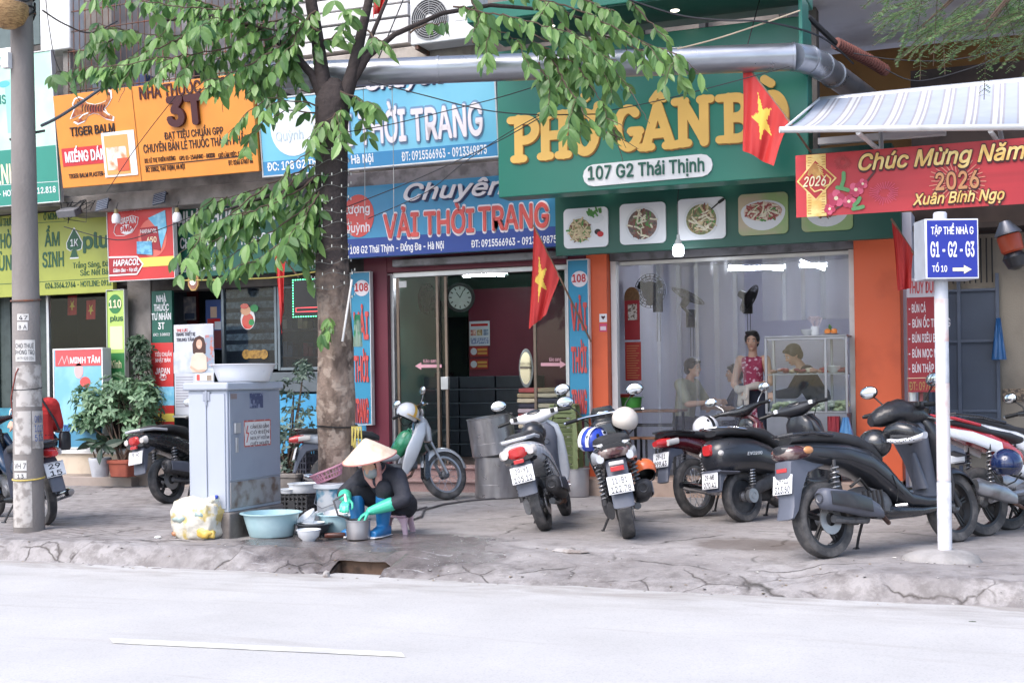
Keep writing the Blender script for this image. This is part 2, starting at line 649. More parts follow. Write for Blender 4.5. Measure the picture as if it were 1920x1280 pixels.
  col=mix(math_('MULTIPLY',foam,0.55),col,(0.62,0.62,0.63))
  rr=N.new('ShaderNodeMapRange')
  rr.inputs['To Min'].default_value,rr.inputs['To Max'].default_value=0.85,0.13
  L.new(wet,rr.inputs['Value'])
  rough=rr.outputs['Result']
  hg=N.new('ShaderNodeMath')
  hg.operation='SUBTRACT'
  L.new(noise_(45,6),hg.inputs[0])
  L.new(math_('MAXIMUM',crack,ck),hg.inputs[1])
  hg2=N.new('ShaderNodeMath')
  hg2.operation='MULTIPLY_ADD'
  L.new(br.outputs['Fac'],hg2.inputs[0])
  hg2.inputs[1].default_value=-0.5
  L.new(math_('MULTIPLY',br.outputs['Fac'],edg.outputs['Result']),hg2.inputs[0])
  L.new(hg.outputs[0],hg2.inputs[2])
  hgt=hg2.outputs[0]
  bs,bd=0.45,0.012
 L.new(col,b.inputs['Base Color'])
 L.new(rough,b.inputs['Roughness'])
 bp=N.new('ShaderNodeBump')
 bp.inputs['Strength'].default_value,bp.inputs['Distance'].default_value=bs,bd
 L.new(hgt,bp.inputs['Height'])
 L.new(bp.outputs[0],b.inputs['Normal'])
 return m
ROADZ=-0.15
m_road=ground_nodes('pale_road','road')
m_walk=ground_nodes('worn_sidewalk','walk')
structure(MB().quad((-250,-250,-0.4),(250,-250,-0.4),(250,250,-0.4),(-250,250,-0.4)).build('ground',M('earth',(0.2,0.19,0.18),0.9)))
structure(MB().quad((-120,-14,ROADZ),(120,-14,ROADZ),(120,8.72,ROADZ),(-120,8.72,ROADZ)).build('road',m_road))
DRX0,DRX1=onZ(586,1085,ROADZ).x,onZ(705,1085,ROADZ).x
def walk_height(x,y):
 n=noise.noise(Vector((x*1.7,y*1.7,0.3)))
 n2=noise.noise(Vector((x*6,y*6,4.3)))
 sm=lambda a,b: max(0.0,min(1.0,(x-a)/(b-a)))
 w=0.15+0.30*sm(-6.0,-5.3)-0.30*sm(-1.35,-1.0)            # upright kerb left, worn slope by the drain, rounded lip right
 w=max(.1,w+(.05+.2*w)*noise.noise(Vector((x*1.1,2.2,0))))             # width of the worn kerb slope
 ramp_=max(0.0,min(1.0,(x+4.3)/0.6))*max(0.0,min(1.0,(-1.25-x)/0.35))
 w=w+ramp_*0.72
 y0=8.6+0.05*noise.noise(Vector((x*2.3,7.7,0)))+0.02*n2
 t=max(0.0,min(1.0,(y-y0)/w))
 t=t ** 0.75*(1.25-0.25*t) if t < 1 else 1.0
 z=ROADZ-0.004+min(t,1.0)*(-ROADZ+0.004)
 k=0.35 if y > 9.7 else 1.0
 n3=noise.noise(Vector((x*3.1,y*3.1,9.3)))
 lip=max(0.0,1-abs(t-.6)/.75) if y < 9.6 else 0.0
 blk=abs((x*1.35+0.3*n) % 1.0-.5)
 gap=-.03 if blk > .475 and t < .999 and ramp_ < .5 else 0.0
 return z+(0.014*n+0.006*n2)*k*(1 if t > 0.02 else 0.2)+lip*(.022*n3+.012*n2)+gap
mb=MB()
xs=[-30,-20,-14,-11.5]
x=-10.5
while x < 1.6:
 xs.append(x)
 x+=0.045
xs+=[2.5,5,12,30]
ys=[8.5+0.035*i for i in range(40)]+[9.95+0.12*i for i in range(1,38)]
idx={}
for j,yy in enumerate(ys):
 for i,xx in enumerate(xs):
  idx[i,j]=len(mb.v)
  mb.v.append((xx,yy,walk_height(xx,yy)))
for j in range(len(ys)-1):
 for i in range(len(xs)-1):
  cx,cy=(xs[i]+xs[i+1])/2,(ys[j]+ys[j+1])/2
  if DRX0 < cx < DRX1 and cy < 8.79+0.02*noise.noise(Vector((cx*9,0,0))):
   continue
  mb.f.append((idx[i,j],idx[i+1,j],idx[i+1,j+1],idx[i,j+1]))
  mb.m.append(0)
structure(mb.build('sidewalk',m_walk,smooth=180))
# storm drain mouth in the kerb
dr=thing('storm_drain','dark open storm drain mouth in the broken kerb below the wash basins','drain',((DRX0+DRX1)/2,8.8,ROADZ))
m_drain=M('drain_brown','6f5646',0.9,color2='4a3a30',scale=9)
mb=MB().box(DRX0-.03,DRX1+.03,8.84,9.0,-0.36,-0.07)
for xx in (DRX0-.04,DRX1-.0):
 mb.loft([[(xx+d,y_,z_) for y_,z_ in ((8.60,-.36),(8.60,-.158),(8.68,-.135),(8.80,-.09),(8.839,-.08),(8.839,-.36))] for d in (0,.04)])
mb.build('inner_wall',m_drain,dr,W=True,smooth=0)
MB().box(DRX0+.001,DRX1-.001,8.60,8.839,-.37,-.30).build('bottom',M('drain_mud','2c2620',.6),dr,W=True)
# broken chunks of kerb left of the sign post
m_rub=M('broken_concrete',(0.36,0.34,0.33),0.9,color2=(0.24,0.2,0.18),scale=9,bump=0.5)
def chunk(name,label,px,py,size,seed,mat=None):
 r_=random.Random(seed)
 b=MB()
 p=onZ(px,py,walk_height(*onZ(px,py,-0.02).xy))
 vs=[]
 b.ball((0,0,0),(1,1,1),8)
 b.v=[tuple(Vector(v)*r_.uniform(0.75,1.1)) for v in b.v]
 b.v=[(v[0]*size[0],v[1]*size[1],v[2]*size[2]+size[2]*.4) for v in b.v]
 o=b.build(name,mat or m_rub,smooth=20)
 o.location=p
 return tag(o,label,name.replace('_',' '))
chunk('concrete_chunk','loose grey slab of broken kerb lying on the pavement edge near the road',1070,1036,(.16,.07,.03),3)
chunk('brick_rubble','small reddish heap of brick rubble by the broken kerb slab',1010,1048,(.08,.05,.025),4,M('brick_rubble',(0.42,0.26,0.21),0.9,color2=(0.3,0.27,0.25),scale=14))
chunk('stone','small pointed stone lying in front of the storm drain',612,1082,(.035,.03,.04),5)
chunk('paper_scrap','crumpled white paper scrap beside the plastic rubbish bag',296,1008,(.035,.03,.015),6,M('white_paper','f2f2f0',0.8))
chunk('wrapper','flat pale green wrapper lying on the road edge',1210,1094,(.13,.03,.004),8,M('wrapper_green','9fd8b4',0.6))
chunk('fallen_leaf','single dark fallen leaf lying on the bright road',1824,1166,(.03,.015,.006),9,M('dead_leaf','3c4a2c',0.7))
# flat black sheet painting the shade inside the gap where the pavement edge broke away
p0,p1=onZ(858,1070,-.05),onZ(950,1060,-.05)
mb=MB()
pl=[(800,1061),(835,1063),(858,1065),(872,1061),(905,1056),(935,1056),(950,1058),(985,1053),(1010,1049),(985,1056),(950,1061),(925,1067),(895,1072),(868,1074),(856,1070),(830,1066)]
mb.add([onZ(a,b,walk_height(*onZ(a,b,-.03).xy)+0.014) for a,b in pl],[tuple(range(len(pl)))])
o=structure(mb.build('pavement_hole',M('pit_black',(0.02,0.018,0.018),1.0)))
# worn white dash on the road
m_paint=M('road_paint',(0.68,0.67,0.58),0.7,color2=(0.50,0.49,0.48),edge=(0.42,0.62),scale=5)
c4=[onZ(a,b,ROADZ) for a,b in ((205,1196),(212,1206),(760,1232),(752,1223))]
structure(MB().add([(p.x,p.y,ROADZ+0.004) for p in c4],[(0,1,2,3)]).build('road_marking',m_paint))
# litter scattered over the pavement and along the kerb
rl=random.Random(31)
mb=MB()
for i in range(260):
 lx=rl.uniform(-8.6,.3)
 ly=rl.choice((rl.uniform(8.45,8.75),rl.uniform(8.7,9.6),rl.uniform(9,13.8)))
 lz=max(walk_height(lx,ly),ROADZ)+.004
 a_,k_=rl.uniform(0,6.28),rl.uniform(.006,.022)
 ux,uy=math.cos(a_)*k_,math.sin(a_)*k_
 mb.mi=rl.randrange(4)
 w_=rl.uniform(.2,.7)
 mb.add([(lx-ux,ly-uy,lz),(lx+uy*w_,ly-ux*w_,lz+.004),(lx+ux,ly+uy,lz+.001),(lx-uy*w_,ly+ux*w_,lz+.003)],[(0,1,2,3)])
lt=mb.build('litter',[M('litter_leaf','6a5a38',.8),M('litter_paper','d8d4cc',.8),M('litter_dark','3a332c',.9),M('litter_tan','9a8058',.8)],smooth=0)
tag(lt,'scattered dry leaves and paper bits lying over the worn pavement','litter',kind='stuff')
# ------------------------------------------------------------------ the building and its four shop units
FY=14.5
X=lambda px,Y=FY,py=700: onY(px,py,Y).x
Zp=lambda px,py,Y=FY: onY(px,py,Y).z
def pbox(mb,px0,px1,pyt,pyb,Y,d):
 """box whose front face covers the photograph's rectangle px0..px1, pyt..pyb at depth Y and runs d metres back"""
 pm=(px0+px1)/2
 return mb.box(X(px0,Y,(pyt+pyb)/2),X(px1,Y,(pyt+pyb)/2),Y,Y+d,Zp(pm,pyb,Y),Zp(pm,pyt,Y))
m_beige=M('beige_tile','c9b9a4',0.55,var=0.08,scale=3,bump=0.1,color2='a8967f',edge=(0.5,0.75))
m_conc=M('old_concrete','8d8782',0.9,color2='5f5a57',edge=(0.42,0.7),scale=3,bump=0.35,bscale=30)
m_dconc=M('dark_concrete','5a5552',0.9,color2='35312f',edge=(0.4,0.7),scale=3,bump=0.35,bscale=30)
m_white=M('white_paint','dcdcdc',0.55,var=0.05,scale=4,color2='b9b6b2',edge=(0.55,0.8))
m_alu=M('aluminium_frame','c8cacc',0.35,metal=0.6,var=0.06)
m_dark=M('dark_metal','2a2b2e',0.5,metal=0.4,var=0.2)
m_black=M('black_plastic','151618',0.45,var=0.2)
m_maroon=M('maroon_paint','6c1f34',0.5,var=0.08,scale=2)
m_orange=M('orange_paint','e05a1e',0.5,var=0.06,scale=2.5,color2='c64b18',edge=(0.5,0.8))
m_granite=M('granite_step','9c7f7c',0.45,var=0.16,scale=60)
m_glass=sheet_mat('window_glass','5a6a6c',0.965,0.02,0.014)
m_dglass=sheet_mat('dusty_glass','46566b',0.90,0.03,0.018)
m_rust=M('rusty_steel','5b4a42',0.8,color2='7a4630',scale=12)
m_mint=M('mint_wall','86ab9c',0.7,var=0.06,scale=2)
m_green_sign=M('green_acrylic','177a68',0.35,var=0.04,scale=1.5)
m_wall=M('shop_white_wall','c0c2d2',0.7,var=0.04,scale=1.5)
m_brown=M('dark_interior','3a2b28',0.8,var=0.25,scale=3)
def room(t,px0,px1,depth,zf,zc,mats,y0=FY+0.25):
 xa,xb=X(px0),X(px1)
 wall,floor,ceil=mats
 MB().box(xa-.1,xb+.1,y0+depth,y0+depth+.1,zf-.1,zc+.1).build('back_wall',wall,t,W=True,smooth=0)
 for nm,x0,x1 in (('side_wall',xa-.12,xa),('side_wall',xb,xb+.12)):
  MB().box(x0,x1,y0,y0+depth-.002,zf-.1,zc+.1).build(nm,wall,t,W=True,smooth=0)
 MB().box(xa+.002,xb-.002,y0,y0+depth-.002,zf-.2,zf).build('floor',floor,t,W=True,smooth=0)
 MB().box(xa+.002,xb-.002,y0,y0+depth-.002,zc,zc+.1).build('ceiling',ceil,t,W=True,smooth=0)
# ---- optical shop (number 110)
t=thing('optical_shop','glass fronted optician shop 110 with folding shutter and beige tiled plinth','shop',(X(140),FY,0))
room(t,-150,262,3.2,0.3,3.3,(m_brown,M('tile_floor','7d7068',0.4),m_brown))
zt=Zp(140,842)
mb=MB().box(X(88),X(283),FY-.05,FY+.25,0,zt-.06)
mb.build('plinth',m_beige,t,W=True,bevel=.006)
MB().box(X(88),X(284),FY-.09,FY+.25,zt-.06,zt).build('plinth_cap',m_white,t,W=True,bevel=.01)
MB().box(X(80) ,X(292),13.95,FY-.052,-.05,Zp(180,893,14.0)).build('step',M('step_tile','9b8d84',0.5,var=0.1,scale=5),t,W=True,bevel=.008)
pbox(MB(),240,284,520,850,FY-.12,.36).build('pillar',m_conc,t,W=True,bevel=.01)
zt2,zb2=Zp(140,548),Zp(140,842)
MB().box(X(92),X(203),FY+.02,FY+.026,zb2,zt2).build('glass_pane',m_glass,t,W=True,smooth=0)
mb=MB()
for q in (90,203):
 mb.box(X(q)-.025,X(q)+.025,FY,FY+.05,zb2,zt2)
mb.box(X(90),X(203),FY-.002,FY+.052,zt2-.02,zt2+.05)
mb.build('window_frame',m_alu,t,W=True,bevel=.004)
mb=MB()
xa=X(-110)
k=0
while xa < X(87):
 mb.box(xa,xa+.105,FY+(0.0 if k % 2 else .03),FY+.06,0.02,zt2+.3)
 xa+=.11
 k+=1
mb.build('folding_shutter',M('shutter_green','3d4a48',0.55,var=0.12,color2='2c3836',edge=(.45,.7)),t,W=True,bevel=.006)
MB().box(X(-110),X(86),FY-.03,FY-.012,0.3,1.05).build('shutter_banner',M('teal_banner','2d8aa0',0.5,color2='1f6c86',scale=5),t,W=True,smooth=0)
MB().box(X(-150),X(292),FY-.1,FY+.3,zt2+.052,3.9).build('lintel',m_dconc,t,W=True)
# shelves with boxes seen through the glass
mb=MB()
for zz in (.75,1.15,1.55,1.95):
 mb.box(X(88),X(238),FY+1.6,FY+1.9,zz,zz+.03)
mb.build('display_shelf',M('shelf_wood','4a3a34',0.6),t,W=True)
cols=['8a3038','c0b8b0','4a6a8a','a05040','6a4a6a','d0c090']
for i in range(16):
 px_,zz=92+(i*37) % 140,(.78,1.18,1.58,1.98)[i % 4]
 w=.08+.02*(i % 3)
 MB().box(X(px_),X(px_)+w,FY+1.62,FY+1.8,zz,zz+.12+.05*(i % 4)).build('product_box',M('carton_%d' % (i % 6),cols[i % 6],0.6),t,W=True,bevel=.004)
# ---- pharmacy
t=thing('pharmacy_shop','dim pharmacy with glass counter front under the green private pharmacy sign','shop',(X(450),FY,0))
room(t,288,600,3.2,0.3,3.2,(M('pharmacy_wall','4a5560',0.7),M('tile_floor','7d7068',0.4),M('pharmacy_ceiling','63686c',0.8)))
MB().box(X(286),X(692),FY-.1,FY+.24,2.62,4.0).build('lintel',m_dconc,t,W=True)
MB().box(X(286),X(694),14.1,FY+.24,-.05,.28).build('step',M('step_tile','9b8d84',0.5),t,W=True,bevel=.01)
def pane(t,px0,px1,pyt,pyb,mat=m_dglass,Y=FY+.05):
 f=pbox(MB(),px0,px1,pyt,pyb,Y,.006).build('glass_pane',mat,t,W=True,smooth=0)
 mb=MB()
 za,zb,xa,xb=Zp((px0+px1)/2,pyb,Y),Zp((px0+px1)/2,pyt,Y),X(px0,Y),X(px1,Y)
 for x_ in (xa,xb):
  mb.box(x_-.02,x_+.02,Y-.03,Y+.03,za-.02,zb+.02)
 for z_ in (za,zb):
  mb.box(xa+.021,xb-.021,Y-.028,Y+.028,z_-.02,z_+.02)
 mb.build('pane_frame',M('grey_frame','6e7a82',0.4,metal=0.4),f,W=True,bevel=.004)
 return f
pane(t,421,520,535,690)
pane(t,526,690,535,690)
pbox(MB(),421,690,697,735,FY+.03,.3).build('counter_top',M('counter_grey','59636b',0.4),t,W=True,bevel=.01)
pbox(MB(),525,690,738,850,FY+.04,.2).build('counter_front',M('counter_blue','2f93c4',0.4,color2='4aa8d2',scale=4),t,W=True)
pbox(MB(),421,523,738,850,FY+.045,.2).build('counter_side',M('counter_dark','38424c',0.5),t,W=True)
mb=MB()
for i in range(6):
 pbox(mb,424,518,545+i*20,557+i*20,FY+.35,.03)
mb.build('notice_sheet',M('notice_sheet','5f7482',0.7,color2='3c4c58',edge=(.4,.6),scale=18),t,W=True)
mb=MB()
for zz in (.9,1.3,1.7,2.1):
 mb.box(X(530,16.2),X(690,16.2),16.0,16.3,zz,zz+.025)
mb.build('medicine_shelf',M('shelf_grey','59585e',0.5),t,W=True)
for i in range(26):
 xx,zz=X(532,16.1)+(i % 13)*.085,(.93,1.33,1.73,2.13)[(i*7) % 4]
 MB().box(xx,xx+.07,15.95,16.1,zz,zz+.1+.03*(i % 5)).build('medicine_box',M('carton_%d' % (i % 6),cols[i % 6],0.6),t,W=True)
# ---- fabric shop (number 108)
t=thing('fabric_shop','fabric shop 108 with maroon door surround and sliding glass doors','shop',(X(890),FY,0))
zf=Zp(800,872)
room(t,616,1082,3.4,zf,2.95,(m_mint,M('brown_floor_tile','5b4a46',0.35),m_mint))
xa,xb=X(735),X(1068)
zt=Zp(900,508)
MB().box(X(692),xa,FY-.1,FY+.24,0,zt+.35).build('pillar',m_maroon,t,W=True,bevel=.004)
MB().box(xa+.001,X(1106),FY-.098,FY+.24,zt+.03,zt+.35).build('lintel',m_maroon,t,W=True,bevel=.004)
MB().box(X(690),X(1106),FY-.15,FY+.24,zt+.352,4.2).build('upper_wall',m_dconc,t,W=True)
pbox(MB(),735,1060,478,492,FY-.25,.1).build('shutter_box',M('shutter_box','8b8b90',0.5,metal=.3,color2='6b6a6c'),t,W=True,bevel=.01)
for i in range(2):
 z0,z1=(0,zf*.5) if i == 0 else (zf*.5,zf)
 MB().box(X(690),X(1106),FY-.45+i*.3,FY+.2,z0-.02,z1-.03).build('step',m_granite,t,W=True,bevel=.004)
 MB().box(X(690),X(1106),FY-.48+i*.3,FY+.2,z1-.03,z1).build('step_tread',m_granite,t,W=True,bevel=.006)
mb=MB()
mb.box(xa,xa+.045,FY-.02,FY+.06,zf,zt)
mb.box(xa+.046,xb,FY-.02,FY+.06,zt-.035,zt+.028)
mb.box(xb-.04,xb,FY-.02,FY+.06,zf,zt-.036)
mb.build('door_frame',m_alu,t,W=True,bevel=.004)
def leaf(px0,px1,Y,handle_px=None):
 d=MB().box(X(px0,Y),X(px1,Y),Y,Y+.01,zf+.02,zt-.04).build('glass_door',m_glass,t,W=True,smooth=0)
 mb=MB()
 for q in (px0,px1):
  mb.box(X(q,Y)-.018,X(q,Y)+.018,Y-.012,Y+.022,zf+.015,zt-.038)
 mb.build('door_edge',M('bronze_edge','7d6d60',0.4,metal=.5),d,W=True,bevel=.003)
 if handle_px:
  pbox(MB(),handle_px[0],handle_px[1],handle_px[2],handle_px[3],Y-.03,.055).build('lock',M('lock_steel','b9bcc0',0.35,metal=.7),d,W=True,bevel=.004)
 return d
d1=leaf(748,822,FY+.015)
d2=leaf(824,838,FY+.05,(826,840,706,730))
d3=leaf(1004,1064,FY+.05)
m_pink=M('pink_vinyl','d59aa8',0.5)
def arrow(door,xs,ya,left=True,txt='Kéo sang'):
 Y=FY+.012 if left else FY+.046
 mb=MB()
 P=lambda px,py: onY(px,py,Y)
 sh=[(xs[0],ya),(xs[0]+12,ya-7),(xs[0]+12,ya-3),(xs[1],ya-3),(xs[1],ya+3),(xs[0]+12,ya+3),(xs[0]+12,ya+7)]
 if not left:
  sh=[(xs[1]-(a-xs[0]),b) for a,b in sh]
 mb.add([P(a,b) for a,b in sh],[tuple(range(7))])
 a,b=P(xs[0]+16,ya-6),P(xs[1]-6 if left else xs[1]-10,ya-6)
 text_in(mb,txt,place((0,Y,0)),a.x,b.x,a.z,.045,depth=.001)
 mb.build('arrow_sticker',m_pink,door,W=True,smooth=0)
arrow(d1,(778,828),686)
arrow(d3,(1014,1062),683,False)
pbox(MB(),748,762,527,539,FY+.008,.004).build('sticker',M('white_paper','f2f2f0',0.8),d1,W=True)
# maroon feature wall, drawers, partition
MB().box(X(880,17.0),X(1104,17.0),17.0,17.08,zf,Zp(940,540,17.0)).build('maroon_wall',m_maroon,t,W=True)
mb=MB()
for c_ in range(3):
 for r_ in range(6):
  xx,zz=X(800,16.4)+c_*.55,zf+r_*.19
  mb.box(xx,xx+.53,16.3,16.8,zz,zz+.165)
mb.build('drawer_unit',M('drawer_dark','2c343e',0.4,var=.2),t,W=True,bevel=.008)
mb=MB()
for r_ in range(1,6):
 mb.box(X(800,16.4),X(800,16.4)+1.63,16.29,16.8,zf+r_*.19-.024,zf+r_*.19-.006)
mb.build('drawer_trim',M('drawer_trim','5a646c',0.4),t,W=True)
# flat dark panel added as the shade deep inside, behind the left leaf
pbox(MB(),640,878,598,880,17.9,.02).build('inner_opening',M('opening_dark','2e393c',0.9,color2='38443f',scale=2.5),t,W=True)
for i in range(9):
 x_,z_=X(700+i*17,17.6),zf+.1+.28*(i % 4)
 MB().box(x_,x_+.17,17.5,17.85,z_,z_+.2+.05*(i % 3)).build('fabric_bolt',M('bolt_%d' % (i % 3),('3a4a44','4a3a44','2c3a4a')[i % 3],.9,var=.3,scale=20),t,W=True,bevel=.02)
# ---- noodle shop (number 107)
t=thing('noodle_shop','noodle shop 107 with bright orange pillars and clear curtain front','shop',(X(1380),FY,0))
zf=Zp(1240,893)
ZFN=zf
room(t,1108,1688,4.2,zf,3.02,(m_wall,M('grey_floor_tile','8d8a88',0.35,var=.08),m_wall))
zt=Zp(1380,478)
for a,b in ((1108,1146),(1606,1692)):
 MB().box(X(a),X(b),FY-.12,FY+.24,0,zt+.1).build('pillar',m_orange,t,W=True,bevel=.008)
MB().box(X(1108),X(1692),FY-.1,FY+.24,zt+.1,3.35).build('upper_wall',m_conc,t,W=True)
MB().box(X(1147),X(1605),FY-.02,FY+.22,zt+.004,zt+.098).build('shutter_box',M('shutter_box','8b8b90',0.5,metal=.3),t,W=True)
mb=MB()
mb.box(X(1147),X(1158),FY,FY+.1,zf,zt)
mb.box(X(1594),X(1605),FY,FY+.1,zf,zt)
mb.build('door_frame',m_white,t,W=True,bevel=.004)
MB().box(X(1060),X(1692),13.95,FY+.24,-.05,zf).build('step',M('step_stone','a68f80',0.6,var=.12,scale=7,color2='8a7568',edge=(.45,.75)),t,W=True,bevel=.012)
# clear plastic strip curtain: one wavy sheet per strip
cur=thing('strip_curtain','clear plastic strip curtain hanging across the open noodle shop front','curtain',(X(1380),FY+.16,0))
m_film=sheet_mat('curtain_film','9a9cae',0.87,0.14,0.05)
def strip(px0,px1,Y,n=5,seed=0):
 zlow=Zp(1560,597) if px0 > 1430 else zf+.07
 r_=random.Random(seed)
 x0,x1=X(px0,Y),X(px1,Y)
 mb=MB()
 ph,am=r_.uniform(0,6),r_.uniform(.008,.02)
 nz=6
 for j in range(nz+1):
  for i in range(n*3+1):
   u=i/(n*3)
   mb.v.append((x0+(x1-x0)*u,Y+am*math.sin(ph+u*5+j*.15)*(0.4+.6*j/nz),zt-.03-(zt-.03-zlow)*j/nz))
 w=n*3+1
 for j in range(nz):
  for i in range(w-1):
   mb.f.append((j*w+i,j*w+i+1,(j+1)*w+i+1,(j+1)*w+i))
   mb.m.append(0)
 mb.build('curtain_strip',m_film,cur,W=True,smooth=180)
for i,(a,b) in enumerate([(1203,1240),(1232,1278),(1270,1312),(1304,1350),(1340,1384),(1376,1398),(1432,1476),(1468,1512),(1504,1550),(1540,1594)]):
 strip(a,b,FY+.14+.025*(i % 2),seed=i)
MB().box(X(1158),X(1594),FY+.11,FY+.20,zt-.045,zt-.005).build('curtain_rail',m_alu,cur,W=True)
# ---- right-hand passage
t=thing('alley_wall','beige rendered wall and grey metal door at the end of the passage','wall',(X(1840,15.4),15.4,0))
YA=15.4
MB().box(X(1690,YA),X(2300,YA),YA,YA+.2,0,2.9).build('wall',M('render_beige','8d8578',0.85,color2='736a60',edge=(.45,.75),scale=2.2,bump=.15),t,W=True)
MB().box(X(1530,16.2),X(2300,16.2),16.2,16.3,3.14,5.3).build('ochre_wall',M('ochre_wall','8a6232',0.85,color2='6b4c2a',edge=(.4,.75),scale=2,bump=.1),t,W=True)
pbox(MB(),1745,1872,545,850,YA-.06,.05).build('metal_door',M('slate_steel','3f4a5c',0.5,metal=.2,var=.08,scale=4),t,W=True,bevel=.004)
mb=MB()
for px_ in (1745,1800,1872):
 mb.box(X(px_,YA)-.02,X(px_,YA)+.02,YA-.085,YA-.062,0.1,2.45)
for py_ in (545,640,770):
 z_=Zp(1810,py_,YA)
 mb.box(X(1745,YA),X(1872,YA),YA-.082,YA-.062,z_-.015,z_+.015)
mb.build('door_frame',M('slate_frame','4c576a',0.5,metal=.2),t,W=True,bevel=.003)
mb=MB()
for i in range(12):
 x_=X(1748+i*10.5,YA)
 mb.tube([(x_,YA-.05,2.35),(x_,YA-.05,2.85)],.008,5)
mb.build('transom_bars',m_dark,t,W=True)
pbox(MB(),1880,1990,728,752,YA-.012,.012).build('tile_band',M('tile_band','4a3f38',0.4,color2='8a7660',scale=30,edge=(.5,.55)),t,W=True)
# plain dark brown boards under the slab, deep passage
pb=thing('passage_ceiling','dark cluttered underside of the passage above the striped awning','ceiling',(X(1800,15),15,3.0))
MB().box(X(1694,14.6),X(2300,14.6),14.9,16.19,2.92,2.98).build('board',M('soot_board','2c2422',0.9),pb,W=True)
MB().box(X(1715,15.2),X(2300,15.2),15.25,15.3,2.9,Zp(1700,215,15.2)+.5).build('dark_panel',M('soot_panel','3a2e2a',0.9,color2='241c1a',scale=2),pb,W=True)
# ---- apartment block above the shops
ab=thing('apartment_block','old grey apartment block rising above the shops with caged balcony and white siding','building',(X(800),FY+.3,4.0))
MB().box(X(-300),X(1480),FY+.3,FY+.5,3.9,8.5).build('wall',m_conc,ab,W=True)
sl=MB().box(X(1470,14.0),X(2400,14.0),14.0,17.2,5.38,5.62).build('soffit_slab',M('soffit_white','d6d6da',0.8,color2='aaa6a4',edge=(.5,.8),scale=1.3),ab,W=True,bevel=.01)
MB().box(X(1520,14.3),X(1540,14.3),14.3,14.5,2.9,5.37).build('corner_post',m_dconc,ab,W=True)
# canopy ledge below the orange sign
pbox(MB(),112,560,352,385,13.75,.7).build('canopy_ledge',m_conc,ab,W=True,bevel=.01)
pbox(MB(),-80,118,374,392,13.8,.7).build('canopy_ledge',m_conc,ab,W=True,bevel=.01)
pbox(MB(),560,935,318,352,14.0,.5).build('canopy_ledge',M('ledge_grey','8f8788',0.9,color2='6a6464',bump=.2),ab,W=True,bevel=.01)
# caged balcony, upper left
cage=MB()
Yc=13.9
za,zb=Zp(300,190,Yc),Zp(300,-40,Yc)
xa,xb=X(128,Yc,100),X(520,Yc,100)
nbar=34
for i in range(nbar+1):
 x_=xa+(xb-xa)*i/nbar
 cage.tube([(x_,Yc,za),(x_,Yc,zb)],.007,5)
for i in range(7):
 z_=za+(zb-za)*i/6
 cage.tube([(xa,Yc-.01,z_),(xb,Yc-.01,z_)],.009,5)
cage.build('balcony_cage',m_rust,ab,W=True)
MB().box(xa,xb,Yc+.01,FY+.3,za-.12,za-.02).build('balcony_floor',m_dconc,ab,W=True)
MB().box(xa+.05,xb,FY+.24,FY+.29,za,zb+.6).build('balcony_window',M('balcony_dark','4b4a50',0.5,color2='7d7a7c',scale=2.2,edge=(.45,.65)),ab,W=True)
for i,(px_,w_,h_,c_) in enumerate([(180,.2,.5,'6b7680'),(215,.3,.3,'8a6a50'),(262,.16,.45,'3c4a70'),(300,.3,.35,'9a948c'),(345,.22,.5,'54484a'),(395,.28,.4,'6a7a68'),(440,.2,.55,'8c8890')]):
 x_=X(px_,14.2,100)
 MB().box(x_,x_+w_,14.1,14.35,za-.015,za+h_).build('stored_box',M('stored_%d' % i,c_,0.7),ab,W=True,bevel=.02)
# white frame at far left, above the optician's board
mb=MB()
pbox(mb,74,130,-60,95,13.85,.3)
pbox(mb,-60,40,92,118,13.85,.3)
pbox(mb,-60,80,-60,-30,13.85,.3)
mb.build('white_window_frame',m_white,ab,W=True,bevel=.02)
pbox(MB(),-60,74,-30,92,14.0,.05).build('upper_window',M('upper_glass','55625f',0.15),ab,W=True)
pbox(MB(),118,132,-40,330,13.95,.12).build('edge_pier',m_conc,ab,W=True,bevel=.01)
# white siding behind the tree and air conditioner
mb=MB()
for i in range(5):
 z0=Zp(700,88-i*26,14.15)
 mb.box(X(560,14.15,60),X(765,14.15,60),14.15+.012*(i % 2),14.5,z0,z0+.145)
mb.build('siding',M('white_siding','d3d1d0',0.5,var=.05,color2='b5aeaa',edge=(.5,.8),scale=2),ab,W=True,bevel=.006)
pbox(MB(),560,905,92,150,14.1,.6).build('parapet',M('parapet_beige','b0a69c',0.85,color2='857a70',edge=(.45,.75),bump=.2),ab,W=True,bevel=.01)
mb=MB()
for px_ in (962,1190,1310):
 pbox(mb,px_,px_+12,-40,90,14.35,.15)
mb.build('steel_post',m_dark,ab,W=True)
pbox(MB(),905,1460,-60,110,14.55,.1).build('board_wall',M('weathered_board','837a74',0.85,color2='5f5854',edge=(.4,.7),scale=2.5,bump=.2),ab,W=True)
